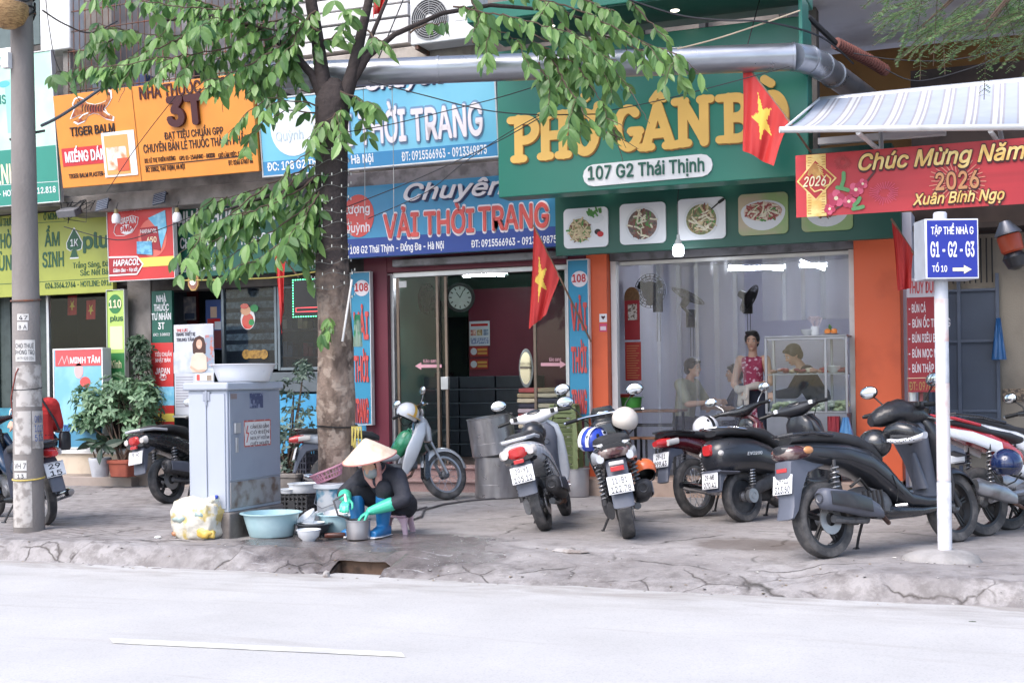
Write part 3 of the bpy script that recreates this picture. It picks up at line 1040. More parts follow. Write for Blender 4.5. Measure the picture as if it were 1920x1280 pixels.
# ------------------------------------------------------------------ signs
class Sign:
 def __init__(s,name,label,cat,bl,br,tl,Y,tilt=0.0,group=None):
  b,r=onY(*bl,Y),onY(*br,Y)
  s.root=thing(name,label,cat,b,0,group,lean=tilt)
  s.T=s.root.matrix_basis.copy()
  s.inv=s.T.inverted()
  s.n=(s.T.to_3x3() @ Vector((0,1,0)))
  s.o=s.T.translation
  s.w=r.x-b.x
  s.h=s.P(*tl)[1]
  s.mbs,s.mats={},{}
 def P(s,px,py):
  d=ray(px,py)
  t=(s.o-EYEP).dot(s.n)/d.dot(s.n)
  q=s.inv @ (EYEP+d*t)
  return q.x,q.z
 def panel(s,mat,thick=.06,name='panel',bevel=.004):
  s.pan=MB().box(0,s.w,0,thick,0,s.h).build(name,mat,s.root,bevel=bevel)
  return s.pan
 def frame(s,mat,w=.025,proud=.012,thick=.07):
  mb=MB()
  mb.box(-w,0,-proud,thick,-w,s.h+w).box(s.w,s.w+w,-proud,thick,-w,s.h+w)
  mb.box(0,s.w,-proud+.001,thick-.001,-w,-.0005).box(0,s.w,-proud+.001,thick-.001,s.h+.0005,s.h+w)
  return mb.build('frame',mat,s.root,bevel=.003)
 def mb(s,mat,name='lettering'):
  k=(mat.name,name)
  s.mats[k]=mat
  return s.mbs.setdefault(k,MB())
 def rect(s,px0,py0,px1,py1,mat,d=.004,name='colour_band',T=None):
  a,b=s.P(px0,py1),s.P(px1,(py0+py1)/2)
  c=s.P(px0,py0)
  s.mb(mat,name).box(a[0],b[0],-d,-.0005,a[1],c[1])
 def poly(s,pts,mat,d=.004,name='emblem'):
  q=[s.P(*p) for p in pts]
  s.mb(mat,name).loft([[(x,-.0005,z) for x,z in q],[(x,-d,z) for x,z in q]])
 def disc(s,px,py,rx,rz,mat,d=.004,name='emblem',n=28,a0=0.0):
  x,z=s.P(px,py)
  k=1/pxm(s.T @ Vector((x,0,z)))
  s.mb(mat,name).loft([[(x+rx*k*math.cos(2*math.pi*i/n),y,z+rz*k*math.sin(2*math.pi*i/n)) for i in range(n)] for y in (-.0005,-d)])
 def text(s,body,px0,px1,pyb,pyt,mat,bold=.012,depth=.006,shear=0.0,name='lettering',space=1.0,arc=0.0):
  a,b,c=s.P(px0,pyb),s.P(px1,pyb),s.P(px0,pyt)
  text_in(s.mb(mat,name),body,None,a[0],b[0],a[1],c[1]-a[1],bold,depth,shear,space,arc)
 def line(s,pts,w,mat,d=.005,name='emblem',closed=False):
  q=[Vector(s.P(*p)) for p in pts]
  strokes(s.mb(mat,name),[[(v.x,v.y) for v in q]],w,d)
 def done(s):
  for k,b in s.mbs.items():
   b.build(k[1],s.mats[k],s.root,smooth=0)
  return s.root
_sj=[0]
def strokes(mb,lines,w,depth,T=None):
 """flat round-ended strokes in the x,z plane; every stroke stands a hair proud of the one before"""
 for ln in lines:
  for a,b in zip(ln[:-1],ln[1:]):
   _sj[0]=(_sj[0]+1) % 40
   d=depth+_sj[0]*2.5e-5
   a,b=Vector(a),Vector(b)
   t=(b-a)
   if t.length < 1e-7:
    continue
   ang=math.atan2(t.y,t.x)
   ring=[]
   for k in range(7):
    th=ang+math.pi/2+math.pi*k/6
    ring.append((a.x+w/2*math.cos(th),a.y+w/2*math.sin(th)))
   for k in range(7):
    th=ang-math.pi/2+math.pi*k/6
    ring.append((b.x+w/2*math.cos(th),b.y+w/2*math.sin(th)))
   mb.loft([[(x,-.0005,z) for x,z in ring],[(x,-d,z) for x,z in ring]],T=T)
def arcp(cx,cz,rx,rz,a0,a1,n=10):
 return [(cx+rx*math.cos(RAD(a0+(a1-a0)*i/n)),cz+rz*math.sin(RAD(a0+(a1-a0)*i/n))) for i in range(n+1)]
C=lambda n,c,r=.5,**k: M(n,c,r,**{**dict(var=.05,scale=2.5),**k})
s_white=C('sign_white','e8e8ea')
s_cream=C('sign_cream','efe2b8')
s_dgreen=C('sign_dark_green','0e5a4a')
s_black=C('sign_black','2a1c20')
s_red=C('sign_red','c8202c')
s_navy=C('sign_navy','1d3f8f')
# ---- optician's pale green board at the left edge
S=Sign('optician_board','pale mint board with dark green strip and cream letters behind the concrete pole','sign',(-70,392),(112,371),(-70,118),13.55,RAD(4))
S.panel(C('board_mint','a9dcc4',.4,color2='c6ecdb',edge=(.4,.7)),.08)
S.frame(m_alu,.015)
S.rect(-70,290,112,392,C('board_green','1f8a78'),.003)
S.text('MINH',-22,32,347,312,s_cream,.02)
S.text('2764 - HOTLINE: 0912.818',-30,106,372,361,s_white,.012)
S.line([(-70,352),(110,340)],.006,s_white)
S.text('plus',-20,12,198,176,C('teal_letter','1a7f74'),.008)
S.disc(8,158,14,6,C('aqua_letter','4fb6c4'),.004)
S.rect(15,150,24,250,C('aqua_soft','8fd8c6'),.003,'emblem')
S.done()
# ---- yellow-green optician sign
S=Sign('optical_sign','yellow green optician sign with dark green letters and a spade emblem','sign',(-70,561),(212,541),(-70,411),14.2)
S.panel(C('lime_panel','a3ab3a',.45,color2='949c34',edge=(.4,.8)),.08)
g=C('lime_letter','245a3c')
S.text('TỪ THƯỞNG',-4,33,425,411,g,.008)
S.text('Ở MINH',82,110,413,401,g,.008)
S.text('PHÒNG',-8,44,466,440,g,.02)
S.text('ẨM',84,112,462,437,g,.02)
S.text('ÙNG',-2,36,507,480,g,.02)
S.text('SINH',80,120,501,474,g,.02)
S.line([(-60,425),(125,415)],.006,g)
S.line([(-60,536),(205,521)],.006,g)
sp=[(139,429),(146,440),(154,455),(152,466),(145,469),(142,466),(147,482),(132,483),(137,467),(133,470),(127,466),(126,456),(133,441)]
S.poly([(139+(a-139)*1.12,458+(b-458)*1.1) for a,b in sp],s_white,.004)
S.poly(sp,g,.008)
S.text('1K',133,147,462,449,s_white,.01,.010)
S.text('plus',156,222,466,438,g,.035)
S.text('Trắng Sáng, Dày',137,209,503,493,g,.004)
S.text('Sắc Nét Bản',151,209,517,506,g,.004)
S.text('024.3564.2764 - HOTLINE: 0912',85,209,541,531,g,.01)
S.done()
# ---- slim 110 board
S=Sign('house_number_board','slim upright lime board numbered 110 beside the bare concrete pillar','sign',(203,716),(235,714),(200,545),14.2)
S.panel(C('lime_pale','a9c957',.4),.05)
S.frame(m_alu,.01)
S.disc(216,570,15,18,C('ring_green','2b7a3e'),.004)
S.text('110',205,228,577,563,s_cream,.02,.008)
S.text('plus',207,231,602,592,g,.02)
S.rect(207,612,230,655,C('lime_white','d6e4a4'),.003)
S.rect(204,662,235,714,C('ring_green','2b7a3e'),.003)
S.text('Kính',209,228,690,676,s_cream,.01)
S.done()
# ---- orange pharmacy board with the tiger
s_org=C('orange_panel','e88e14',.4,color2='dd8210',edge=(.3,.8))
S=Sign('pharmacy_board','large orange pharmacy board with leaping tiger emblem above the concrete ledge','sign',(118,353),(486,316),(97,181),13.3,RAD(8))
S.panel(s_org,.10)
S.line([(245,150),(266,341)],.008,C('joint_line','8a5210'))
tiger=[(134,222),(141,205),(138,196),(142,187),(150,184),(158,187),(164,194),(178,197),(190,194),(199,190),(203,180),(202,172),(207,174),(208,186),(202,197),(196,204),(200,211),(212,218),(211,225),(198,222),(186,214),(176,212),(166,216),(160,226),(148,231),(140,227),(150,220),(154,214),(146,217)]
cx_,cy_=172,205
S.poly([(cx_+(a-cx_)*1.07,cy_+(b-cy_)*1.13) for a,b in tiger],s_white,.006)
S.poly(tiger,C('tiger_gold','b8701e',.5,color2='8a3018',edge=(.45,.6),scale=9),.010)
for i in range(9):
 a=157+i*5
 S.line([(a,197),(a-2,203),(a-1,209)],.012,s_black,.013)
S.line([(203,176),(206,178)],.02,s_black,.013)
S.disc(147,192,1.6,1.6,s_black,.014)
S.line([(150,222),(156,216),(166,212)],.014,s_white,.013)
S.line([(196,209),(206,216)],.014,s_white,.013)
S.text('TIGER BALM',133,217,256,240,s_black,.014,.012)
S.rect(119,279,202,313,s_red,.004)
S.text('MIẾNG DÁN',124,200,305,286,s_white,.03,.010)
S.text('TIGER BALM PLASTER-RD',130,207,335,327,s_black,.014)
S.rect(199,249,256,333,s_white,.012,'picture')
S.rect(203,255,244,329,C('plaster_card','e8a04e'),.016,'picture_band')
S.rect(205,277,240,320,C('plaster_pale','e9dccb',color2='d88a5a',scale=7,edge=(.45,.6)),.019,'picture_detail')
S.rect(224,297,244,321,C('plaster_red','d8502a'),.022,'picture_red')
S.text('NHÀ THUỐC TƯ NHÂN',263,476,187,164,C('dark_maroon','46161c'),.02,.012)
S.text('3T',318,390,236,186,C('dark_maroon','46161c'),.05,.05)
S.text('ĐẠT TIÊU CHUẨN GPP',309,420,262,249,s_black,.014)
S.text('CHUYÊN BÁN LẺ THUỐC THÀNH PHẨM',270,470,287,272,s_black,.014)
S.text('DS: LÊ THỊ THIÊN HƯƠNG',272,330,306,298,s_black,.008)
S.text('GPS: 01-1546/HNO - ĐKKDD',337,404,301,293,s_black,.008)
S.text('GIỜ LÀM VIỆC: 17H - 22H',410,472,296,288,s_black,.008)
S.line([(273,312),(473,291)],.012,s_black)
S.text('ĐC: 108G2, THÁI THỊNH, HÀ NỘI',274,348,323,314,s_black,.008)
S.text('ĐT: 0246 67407 86',429,475,310,301,s_black,.008)
S.done()
# ---- red tablet advert
S=Sign('medicine_sign','square red medicine advert with yellow stripe between the lime and green signs','sign',(206,527),(328,520),(200,382),13.9,RAD(2))
S.panel(C('advert_red','c92a2a',.4),.08)
S.frame(m_white,.01)
S.text('TIÊU CHUẨN GMP NHẬT BẢN',210,266,398,392,s_white,.006)
S.text('JAPAN',226,255,420,408,s_white,.012)
S.disc(237,430,15,9,s_white,.004)
S.text('GMP',225,249,435,424,s_red,.02,.009)
S.line([(214+0,436),(216,424),(228,412),(248,404),(260,408),(258,420),(248,436),(232,442),(218,442),(214,436)],.006,s_white,.006)
S.disc(286,446,32,36,C('advert_glow','e26a5a'),.003)
S.poly([(278,409),(310,394),(313,430),(303,466),(296,430)],C('aqua_card','62b8dc',color2='8fd0ea',scale=9),.008)
S.poly([(263,428),(296,424),(302,470),(268,462)],C('advert_box','a01f2c'),.012)
S.text('HAPACOL',265,296,438,431,s_white,.012,.016)
S.text('650',277,295,455,445,s_cream,.015,.016)
S.poly([(258,453),(286,452),(287,478),(258,476)],C('aqua_box','7cc4e0',color2='4a98c4',scale=16),.018)
S.rect(206,487,327,504,C('advert_yellow','e8d24a'),.005)
S.poly([(205,481),(258,480),(270,495),(258,515),(206,518)],s_white,.009)
S.poly([(205,484),(257,483),(267,495),(257,512),(206,515)],C('arrow_red','a51d27'),.013)
S.text('HAPACOL',214,263,499,488,s_white,.025,.018,.2)
S.text('Giảm đau - Hạ sốt',214,260,511,504,s_white,.012,.018,.2)
S.done()
# ---- long dark green pharmacy sign
S=Sign('pharmacy_sign','long dark green private pharmacy sign half hidden by leaves left of the trunk','sign',(328,521),(640,500),(324,374),14.1)
S.panel(s_dgreen,.08)
S.text('NHÀ THUỐC TƯ NHÂN 3T',334,600,424,398,s_white,.025)
S.text('CHUYÊN BÁN LẺ THUỐC THÀNH PHẨM',338,600,466,447,s_white,.015)
S.text('DS: LÊ THỊ THIÊN HƯƠNG',334,398,496,487,s_white,.008)
S.text('ĐC: 108G2, THÁI THỊNH - HÀ NỘI',334,418,511,501,s_white,.012)
S.done()
S=Sign('pharmacy_side_board','upright board, dark green above and red below, between pillar and standing woman banner','sign',(288,818),(326,816),(283,546),14.25)
S.panel(s_dgreen,.05)
for i,q in enumerate(['NHÀ','THUỐC','TƯ NHÂN','3T']):
 w=(9,14,18,6)[i]
 S.text(q,303-w,303+w,566+i*17,554+i*17,s_white,.02)
S.text('ĐC: 108G2',288,319,630,625,s_white,.006)
S.rect(286,643,326,818,C('advert_red','c92a2a',.4),.003)
S.text('TIÊU CHUẨN',291,322,668,661,s_white,.01)
S.text('NHẬT BẢN',292,320,679,672,s_white,.01)
S.text('JAPAN',292,319,701,690,s_white,.014)
S.disc(306,707,9,6,s_white,.005)
S.text('GMP',299,314,711,704,s_red,.015,.009)
S.rect(287,725,327,760,C('aqua_card','62b8dc'),.005,'picture')
S.rect(287,775,327,790,C('advert_yellow','e8d24a'),.005)
S.done()
# ---- fabric shop signs
blue1=C('fabric_blue','1f7fae',.35,color2='2a8fbd',edge=(.3,.7))
s_pinkw=C('pinkish_white','e6dde2')
s_coral=C('coral_red','d24a44')
def slab_word(S,body,px0,px1,pyb,pyt,fill,edge_mat,depth=.02):
 S.text(body,px0-2,px1+2,pyb+2,pyt-1,edge_mat,.055,.006,name='outline')
 S.text(body,px0,px1,pyb,pyt,fill,.025,depth)
S=Sign('fabric_sign','deep blue fabric shop sign with red circle and coral letters over the glass doors','sign',(600,487),(1052,456),(596,356),13.95)
S.panel(blue1,.12)
S.rect(600,452,1052,487,s_navy,.004)
S.disc(672,405,33,40,s_coral,.005)
S.text('Lượng',645,694,402,386,s_pinkw,.015,.010)
S.text('Quỳnh',647,694,437,420,s_pinkw,.015,.010)
S.text('Chuyên',761,951,380,350,C('script_shadow','15305e'),.03,.006,.3,name='outline')
S.text('Chuyên',758,948,377,347,s_pinkw,.02,.022,.3)
slab_word(S,'VẢI',720,786,446,404,s_coral,s_pinkw)
slab_word(S,'THỜI',796,890,440,399,s_coral,s_pinkw)
slab_word(S,'TRANG',898,1030,433,390,s_coral,s_pinkw)
S.text('108 G2 Thái Thịnh - Đống Đa - Hà Nội',657,833,476,463,s_white,.02)
S.text('ĐT: 0915566963 - 0913349875',884,1044,464,451,s_white,.02)
S.done()
S=Sign('fabric_upper_sign','pale sky blue fabric shop sign with white disc crossed by the metal duct','sign',(495,330),(934,291),(482,190),13.35,RAD(6))
S.panel(C('fabric_sky','57b2d6',.35,color2='7cc8e2',edge=(.3,.75),scale=.8),.12)
S.frame(m_alu,.02,.008,.13)
S.rect(495,304,934,330,C('fabric_band','2c86bb'),.004)
S.disc(549,240,48,52,C('disc_white','dde6ea'),.005)
S.text('Quỳnh',518,570,265,248,C('disc_letter','b9c8d2'),.012,.009)
S.text('Chuyên',690,838,172,142,C('script_shadow','15305e'),.03,.006,.3,name='outline')
S.text('Chuyên',688,836,170,140,s_pinkw,.02,.02,.3)
slab_word(S,'VẢI',590,664,279,224,s_pinkw,C('fabric_edge','6f94b8'))
slab_word(S,'THỜI',676,764,271,215,s_pinkw,C('fabric_edge','6f94b8'))
slab_word(S,'TRANG',774,908,264,207,s_pinkw,C('fabric_edge','6f94b8'))
S.text('ĐC: 108 G2 Thái Thịnh - Hà Nội',502,702,321,306,s_white,.02)
S.text('ĐT: 0915566963 - 0913349875',754,914,302,286,s_white,.02)
S.done()
def upright(label,bl,br,tl,dy):
 S=Sign('fabric_side_board',label,'sign',bl,br,tl,14.3,group='upright fabric boards numbered 108')
 S.panel(C('upright_blue','1f8fb8',.4),.05)
 S.frame(m_white,.012)
 x0,x1=bl[0],br[0]
 cx=(x0+x1)/2
 S.disc(cx-1,523+dy,16,15,s_pinkw,.004)
 S.text('108',cx-14,cx+11,529+dy,515+dy,s_red,.025,.009)
 for i,(q,a,b) in enumerate((('VẢI',570,618),('THỜI',652,697),('TRANG',732,774))):
  S.text(q,x0+4-(2-i),x1-5,b+dy,a+dy,s_coral,.03,.014,name='lettering')
 S.done()
upright('upright blue 108 board between the tree trunk and the maroon pillar',(662,795),(697,794),(660,512),17)
upright('upright blue 108 board against the orange pillar by the right glass door',(1069,782),(1106,780),(1064,489),0)
# ---- noodle shop sign: deep green box with projecting hood
GN={
'P': (.72,[[(.2,.06),(.2,.94)],[(.2,.92)]+arcp(.36,.69,.28,.23,90,-90)+[(.2,.46)]],[(.2,.06),(.12,.93)]),
'H': (.86,[[(.2,.06),(.2,.94)],[(.66,.06),(.66,.94)],[(.2,.5),(.66,.5)]],[(.2,.06),(.2,.94),(.66,.06),(.66,.94)]),
'Ơ': (.84,[arcp(.40,.5,.29,.42,0,360,22),[(.62,.86),(.76,.92),(.78,1.04)]],[]),
'O': (.80,[arcp(.40,.5,.29,.42,0,360,22)],[]),
'G': (.84,[arcp(.42,.5,.30,.42,48,330,18)+[(.68,.42)],[(.50,.42),(.74,.42)]],[]),
'A': (.92,[[(.16,.06),(.45,.94)],[(.45,.94),(.76,.06)],[(.26,.33),(.66,.33)]],[(.16,.06),(.76,.06)]),
'N': (.90,[[(.18,.06),(.18,.94)],[(.18,.94),(.70,.10)],[(.70,.06),(.70,.94)]],[(.18,.06),(.12,.94),(.74,.94)]),
'B': (.78,[[(.2,.06),(.2,.94)],[(.2,.93)]+arcp(.38,.72,.22,.21,90,-90)+[(.2,.51)],[(.2,.5)]+arcp(.40,.28,.26,.22,90,-90)+[(.2,.07)]],[(.1,.06),(.1,.94)]),
}
def chunky(S,ch,px0,px1,pyb,pyt,mat,depth):
 w,lines,serif=GN[ch]
 a,b,c=S.P(px0,pyb),S.P(px1,pyb),S.P(px0,pyt)
 kx,kz=(b[0]-a[0])/w,(c[1]-a[1])
 mb=S.mb(mat,'lettering')
 m=lambda p: (a[0]+p[0]*kx,a[1]+p[1]*kz)
 strokes(mb,[[m(p) for p in l] for l in lines],.21*kz*.95,depth)
 for p in serif:
  q=m(p)
  hw=.13*kx
  strokes(mb,[[(q[0]-hw,q[1]),(q[0]+hw,q[1])]],.17*kz,depth)
S=Sign('noodle_sign','large deep green noodle shop sign with chunky yellow letters behind the duct','sign',(935,371),(1517,329),(926,98),12.9)
S.panel(m_green_sign,.3,bevel=.01)
xw,zh=S.w,S.h
MB().box(-.02,xw+.02,-.75,.29,zh+.12,zh+.30).build('hood',m_green_sign,S.root,bevel=.01)
MB().box(0,xw,-.73,.0,zh+.108,zh+.1195).build('hood_lining',C('hood_lining','0c4f45',.5),S.root)
MB().box(xw-.02,xw+.018,-.40,-.0005,zh*.62,zh+.1075).build('side_fin',m_green_sign,S.root,bevel=.005)
m_down=lamp_mat('downlight_glow','fff6e0',6.0)
for px_,py_ in ((1298,54),(1080,84),(978,97)):
 d=ray(px_,py_)
 zz=S.o.z+zh+.106
 p=EYEP+d*((zz-EYE)/d.z)
 q=S.inv @ p
 if q.y >-.01 or q.y <-.7:
  q.y=-.35
 dl=MB().lathe([(.001,0),(.045,0),(.05,-.004),(.05,.004)],20,place((q.x,q.y,zh+.106))).build('downlight',m_alu,S.root)
 MB().lathe([(.001,-.006),(.04,-.006),(.04,-.0045)],20,place((q.x,q.y,zh+.106)),cap=True).build('lamp_disc',m_down,dl)
s_yel=C('letter_yellow','e8b850',.5)
s_yel2=C('letter_edge','b07a3a')
for ch,a,b,y0,y1 in (('P',960,1012,305,221),('H',1010,1072,300,214),('Ơ',1072,1128,294,208),('G',1152,1208,286,201),('A',1200,1272,283,195),('N',1268,1337,276,187),('B',1352,1414,268,180),('O',1418,1480,264,174)):
 chunky(S,ch,a+1.5,b+1.5,y0+2,y1+2,s_yel2,.012)
 chunky(S,ch,a,b,y0,y1,s_yel,.026)
for pts,w in (([(1224,190),(1234,176),(1246,187)],.07),([(1434,150),(1447,158)],.085),([(1096,192),(1104,186),(1100,178),(1094,180)],.05)):
 S.line(pts,w,s_yel,.034,'lettering')
# white script above, mostly behind the duct
S.text('S',1206,1228,138,96,s_white,.012,.02,.3)
S.text('g',1306,1332,130,98,s_white,.012,.02,.3)
# white address lozenge
a,b=S.P(1094,331),S.P(1337,309)
r_=.115
strokes(S.mb(s_white,'address_plate'),[[(a[0]+r_,a[1]),(b[0]-r_,S.P(1337,309)[1])]],2*r_,.02)
S.text('107 G2 Thái Thịnh',1104,1322,338,314,C('address_green','17604f'),.016,.034)
S.done()
# fascia with the food pictures
S=Sign('menu_fascia','dark green fascia with five noodle pictures under the large noodle sign','sign',(1042,480),(1690,438),(1042,352),13.9)
S.panel(C('fascia_green','0f5548',.4),.1)
MB().box(0,S.w,-.95,-.001,S.h*.99,S.h*1.05).build('soffit',C('soffit_green','0f4a44',.35),S.root)
herb=['4a8a3a','7a4438','c8b48a','9a3a3a','d8d0b8']
def dish(px0,px1,pyt,pyb,kind,seed):
 r_=random.Random(seed)
 a,b,c=S.P(px0,pyb),S.P(px1,pyb),S.P(px0,pyt)
 w,h=b[0]-a[0],c[1]-a[1]
 cx,cz=a[0]+w/2,a[1]+h/2
 rr=min(w,h)*.12
 ring=[]
 for sx,sz,a0 in ((1,1,0),(-1,1,90),(-1,-1,180),(1,-1,270)):
  for k in range(6):
   th=RAD(a0+90*k/5)
   ring.append((cx+sx*(w/2-rr)+rr*math.cos(th),cz+sz*(h/2-rr)+rr*math.sin(th)))
 card=MB().loft([[(x,-.001,z) for x,z in ring],[(x,-.03,z) for x,z in ring]]).build('picture',C('picture_white','dfe0e6',.3) if kind < 3 else C('picture_green','8fae6a',.4,color2='b9a98c',edge=(.45,.6),scale=1.5),S.root)
 def disc(x,z,rx,rz,y,mat,nm='bowl'):
  n=26
  b_=MB().loft([[(x+rx*math.cos(2*math.pi*i/n),yy,z+rz*math.sin(2*math.pi*i/n)) for i in range(n)] for yy in (-.0305,y)])
  return b_.build(nm,mat,card,smooth=0)
 R_=h*.44
 ox=-.13*w if kind == 0 else 0
 oz=.06*h if kind >= 3 else (-.02*h if kind else-.06*h)
 ry=R_*(.62 if kind >= 3 else (.8 if kind == 0 else 1.0))
 rx=R_*(1.22 if kind >= 3 else (.78 if kind == 0 else .98))
 if kind >= 3:                                   # deep bowl from the side
  n=14
  poly=[(cx+rx*math.cos(math.pi+math.pi*i/n),cz+oz+rx*.95*math.sin(math.pi+math.pi*i/n)*.9) for i in range(n+1)]
  MB().loft([[(x,yy,max(z,a[1]+.01)) for x,z in poly] for yy in (-.0305,-.032)]).build('bowl_side',C('bowl_white','d3d6dc',.3),card,smooth=0)
 disc(cx+ox,cz+oz,rx,ry,-.034,C('bowl_white','d3d6dc',.3))
 disc(cx+ox,cz+oz,rx*.86,ry*.84,-.036,M('broth_%d' % kind,('a8865a','7d5a52','9a8a5a','a8705a','9c5a34')[kind],.3,color2=('6a7a3a','4a3a3a','5a6a3a','d8c0b0','5a3a24')[kind],edge=(.42,.6),scale=22),'broth')
 mbs=[MB() for _ in herb]
 for i in range(70):
  th,q=r_.uniform(0,6.28),math.sqrt(r_.random())*.76
  x,z=cx+ox+rx*q*math.cos(th),cz+oz+ry*q*math.sin(th)
  k=r_.choice({0: (2,2,0,1),1: (0,0,1,1,4),2: (0,1,2,4),3: (3,3,4,0),4: (3,2,0,1)}[kind])
  l,an=r_.uniform(.02,.05),r_.uniform(0,3.14)
  strokes(mbs[k],[[(x-l*math.cos(an),z-l*math.sin(an)*.8),(x,z+r_.uniform(-.01,.01)),(x+l*math.cos(an),z+l*math.sin(an)*.8)]],r_.uniform(.008,.022),.037+k*.0012)
 for k,b_ in enumerate(mbs):
  if b_.v:
   b_.build('topping',M('topping_'+str(k),herb[k],.5,var=.25,scale=30),card,smooth=0)
 if kind == 0:
  disc(cx+.24*w,cz+.22*h,.17*w,.12*h,-.034,C('bowl_white','d3d6dc',.3))
  mbl=MB()
  for i in range(14):
   x,z=cx+.2*w+r_.uniform(-.14,.16)*w,cz+.3*h+r_.uniform(-.06,.1)*h
   strokes(mbl,[[(x,z),(x+r_.uniform(-.03,.03),z+.04)]],.02,.038)
  mbl.build('herb',M('topping_0',herb[0]),card,smooth=0)
  disc(cx+.27*w,cz-.12*h,.07*w,.07*h,-.036,s_black)
  disc(cx+.33*w,cz-.18*h,.07*w,.07*h,-.038,s_red)
 if kind == 2:
  mbl=MB()
  strokes(mbl,[[(cx+.22*w,cz+.22*h),(cx+.38*w,cz+.37*h)]],.014,.040)
  strokes(mbl,[[(cx+.38*w,cz+.37*h),(cx+.46*w,cz+.43*h)]],.032,.041)
  mbl.build('spoon',m_black,card,smooth=0)
for i,q in enumerate([(1059,1142,393,467),(1164,1250,384,460),(1272,1362,375,452),(1386,1479,366,443),(1504,1600,360,436)]):
 dish(*q,i,i)
for px_,py_ in ((1068,373),(1172,363),(1388,347)):
 d=ray(px_,py_)
 zz=S.h*.985
 t_=(S.o.z+zz-EYE)/d.z
 q=S.inv @ (EYEP+d*t_)
 q.y=min(-.1,max(-.85,q.y))
 dl=MB().lathe([(.001,0),(.045,0),(.05,-.004),(.05,.004)],20,place((q.x,q.y,zz))).build('downlight',m_alu,S.root)
 MB().lathe([(.001,-.006),(.04,-.006),(.04,-.0045)],20,place((q.x,q.y,zz)),cap=True).build('lamp_disc',m_down,dl)
S.done()
# ---- school supplies light box
S=Sign('school_board','standing light box with red header and sky blue panel behind the leafy bush','sign',(104,838),(193,836),(93,657),13.9)
S.panel(C('school_sky','6fb2cc',.35,color2='8cc6d8',scale=2),.16)
S.frame(m_white,.02,.006,.17)
S.rect(104,657,192,687,C('school_red','c8484c'),.004)
S.text('MINH TÂM',132,188,681,670,s_white,.02)
S.line([(110,683),(117,668),(121,682),(126,667),(130,682)],.012,C('school_pink','e6a6a6'))
S.rect(104,796,192,836,C('school_blue','3f86a8'),.004)
S.text('ĐỒ DÙNG HỌC SINH',106,190,808,797,s_navy,.014,.008)
S.disc(148,695,10,14,C('school_pink','e6a6a6'),.004)
S.disc(160,716,12,10,s_coral,.006)
S.done()
# ---- red menu sheet in the passage
S=Sign('menu_banner','narrow red menu sheet of white noodle names hanging beside the metal door','sign',(1703,735),(1775,733),(1700,522),14.2)
S.panel(C('menu_red','a0182a',.5),.012,bevel=0)
S.rect(1700,522,1772,558,C('menu_white','c9c2cc'),.003)
S.text('THUỲ DUNG',1704,1765,550,528,s_red,.02,.007)
for i,q in enumerate(['- BÚN CÁ','- BÚN ỐC THƯỜNG','- BÚN RIÊU BÒ','- BÚN MỌC MÙNG','- BÚN THẬP CẨM']):
 S.text(q,1704,1704+(32,78,56,72,68)[i],586+i*28,571+i*28,s_pinkw,.015,.005)
S.line([(1701,709),(1774,707)],.006,s_cream)
S.text('ĐT: 0978.085',1705,1768,731,716,C('menu_gold','b98a4a'),.012)
S.done()
# ---- New Year banner under the awning
S=Sign('new_year_banner','red new year greeting banner with gold letters hanging below the striped awning','banner',(1493,408),(2080,375),(1490,292),12.0)
mb=MB()
nx=40
for j in range(7):
 for i in range(nx+1):
  u,v=i/nx,j/6
  mb.v.append((S.w*u,.02*math.sin(u*9)*(.4+.6*(1-v)),S.h*v))
for j in range(6):
 for i in range(nx):
  mb.f.append((j*(nx+1)+i,j*(nx+1)+i+1,(j+1)*(nx+1)+i+1,(j+1)*(nx+1)+i))
  mb.m.append(0)
# keep the sheet almost flat so that the print lies on it
mb.v=[(x,y*.05+.004,z) for x,y,z in mb.v]
mb.build('sheet',M('banner_red','c3202e',.45,color2='9e1824',edge=(.5,.75),scale=1.2,streak=(.3,1,4)),S.root,smooth=180)
gold=C('banner_gold','e2b24c',.4,color2='f0d27e',edge=(.4,.6),scale=12)
dkb=C('banner_shadow','4a1a24')
S.rect(1513,291,1549,407,gold,.003,'gold_band')
for yy in range(296,405,5):
 S.line([(1515,yy),(1521,yy-.4)],.006,C('band_line','b57a2a'),.005,'band_pattern')
 S.line([(1541,yy-2),(1547,yy-2.4)],.006,C('band_line','b57a2a'),.005,'band_pattern')
S.poly([(1494,341),(1529,298),(1569,334),(1530,377)],gold,.007,'diamond')
S.poly([(1498,341),(1529,302),(1565,334),(1530,373)],C('diamond_red','b31a26'),.010,'diamond_field')
horse=[(1514,328),(1518,316),(1524,309),(1530,306),(1534,312),(1538,320),(1539,330),(1534,336),(1527,334),(1523,326),(1518,331)]
S.poly(horse,C('horse_gold','d9a84e',color2='b57a34',scale=14,edge=(.4,.6)),.014)
for i in range(5):
 S.line([(1533+i*1.5,309+i*4),(1541+i,312+i*5)],.008,gold,.016)
S.text('2026',1506,1550,351,333,s_cream,.012,.018,.3)
S.line([(1546,350),(1556,346),(1558,336),(1550,328)],.012,gold,.016)
S.line([(1520,352),(1528,360),(1540,356),(1548,360)],.012,gold,.016)
r_=random.Random(3)
pk,pk2,lf_=C('blossom_pink','e0567a'),C('blossom_deep','c02a54'),C('blossom_leaf','5a9a5a')
for cx_,cy_,k in ((1568,372,15),(1592,378,12),(1605,356,13),(1556,392,10),(1618,345,9)):
 for j in range(5):
  a_=j*1.2566+cx_
  S.disc(cx_+k*.6*math.cos(a_),cy_+k*.6*math.sin(a_),k*.5,k*.5,pk if j % 2 else pk2,.008+.0006*j+.0001*(cx_ % 7),'blossom')
 S.disc(cx_,cy_,k*.25,k*.25,s_cream,.016,'blossom_heart')
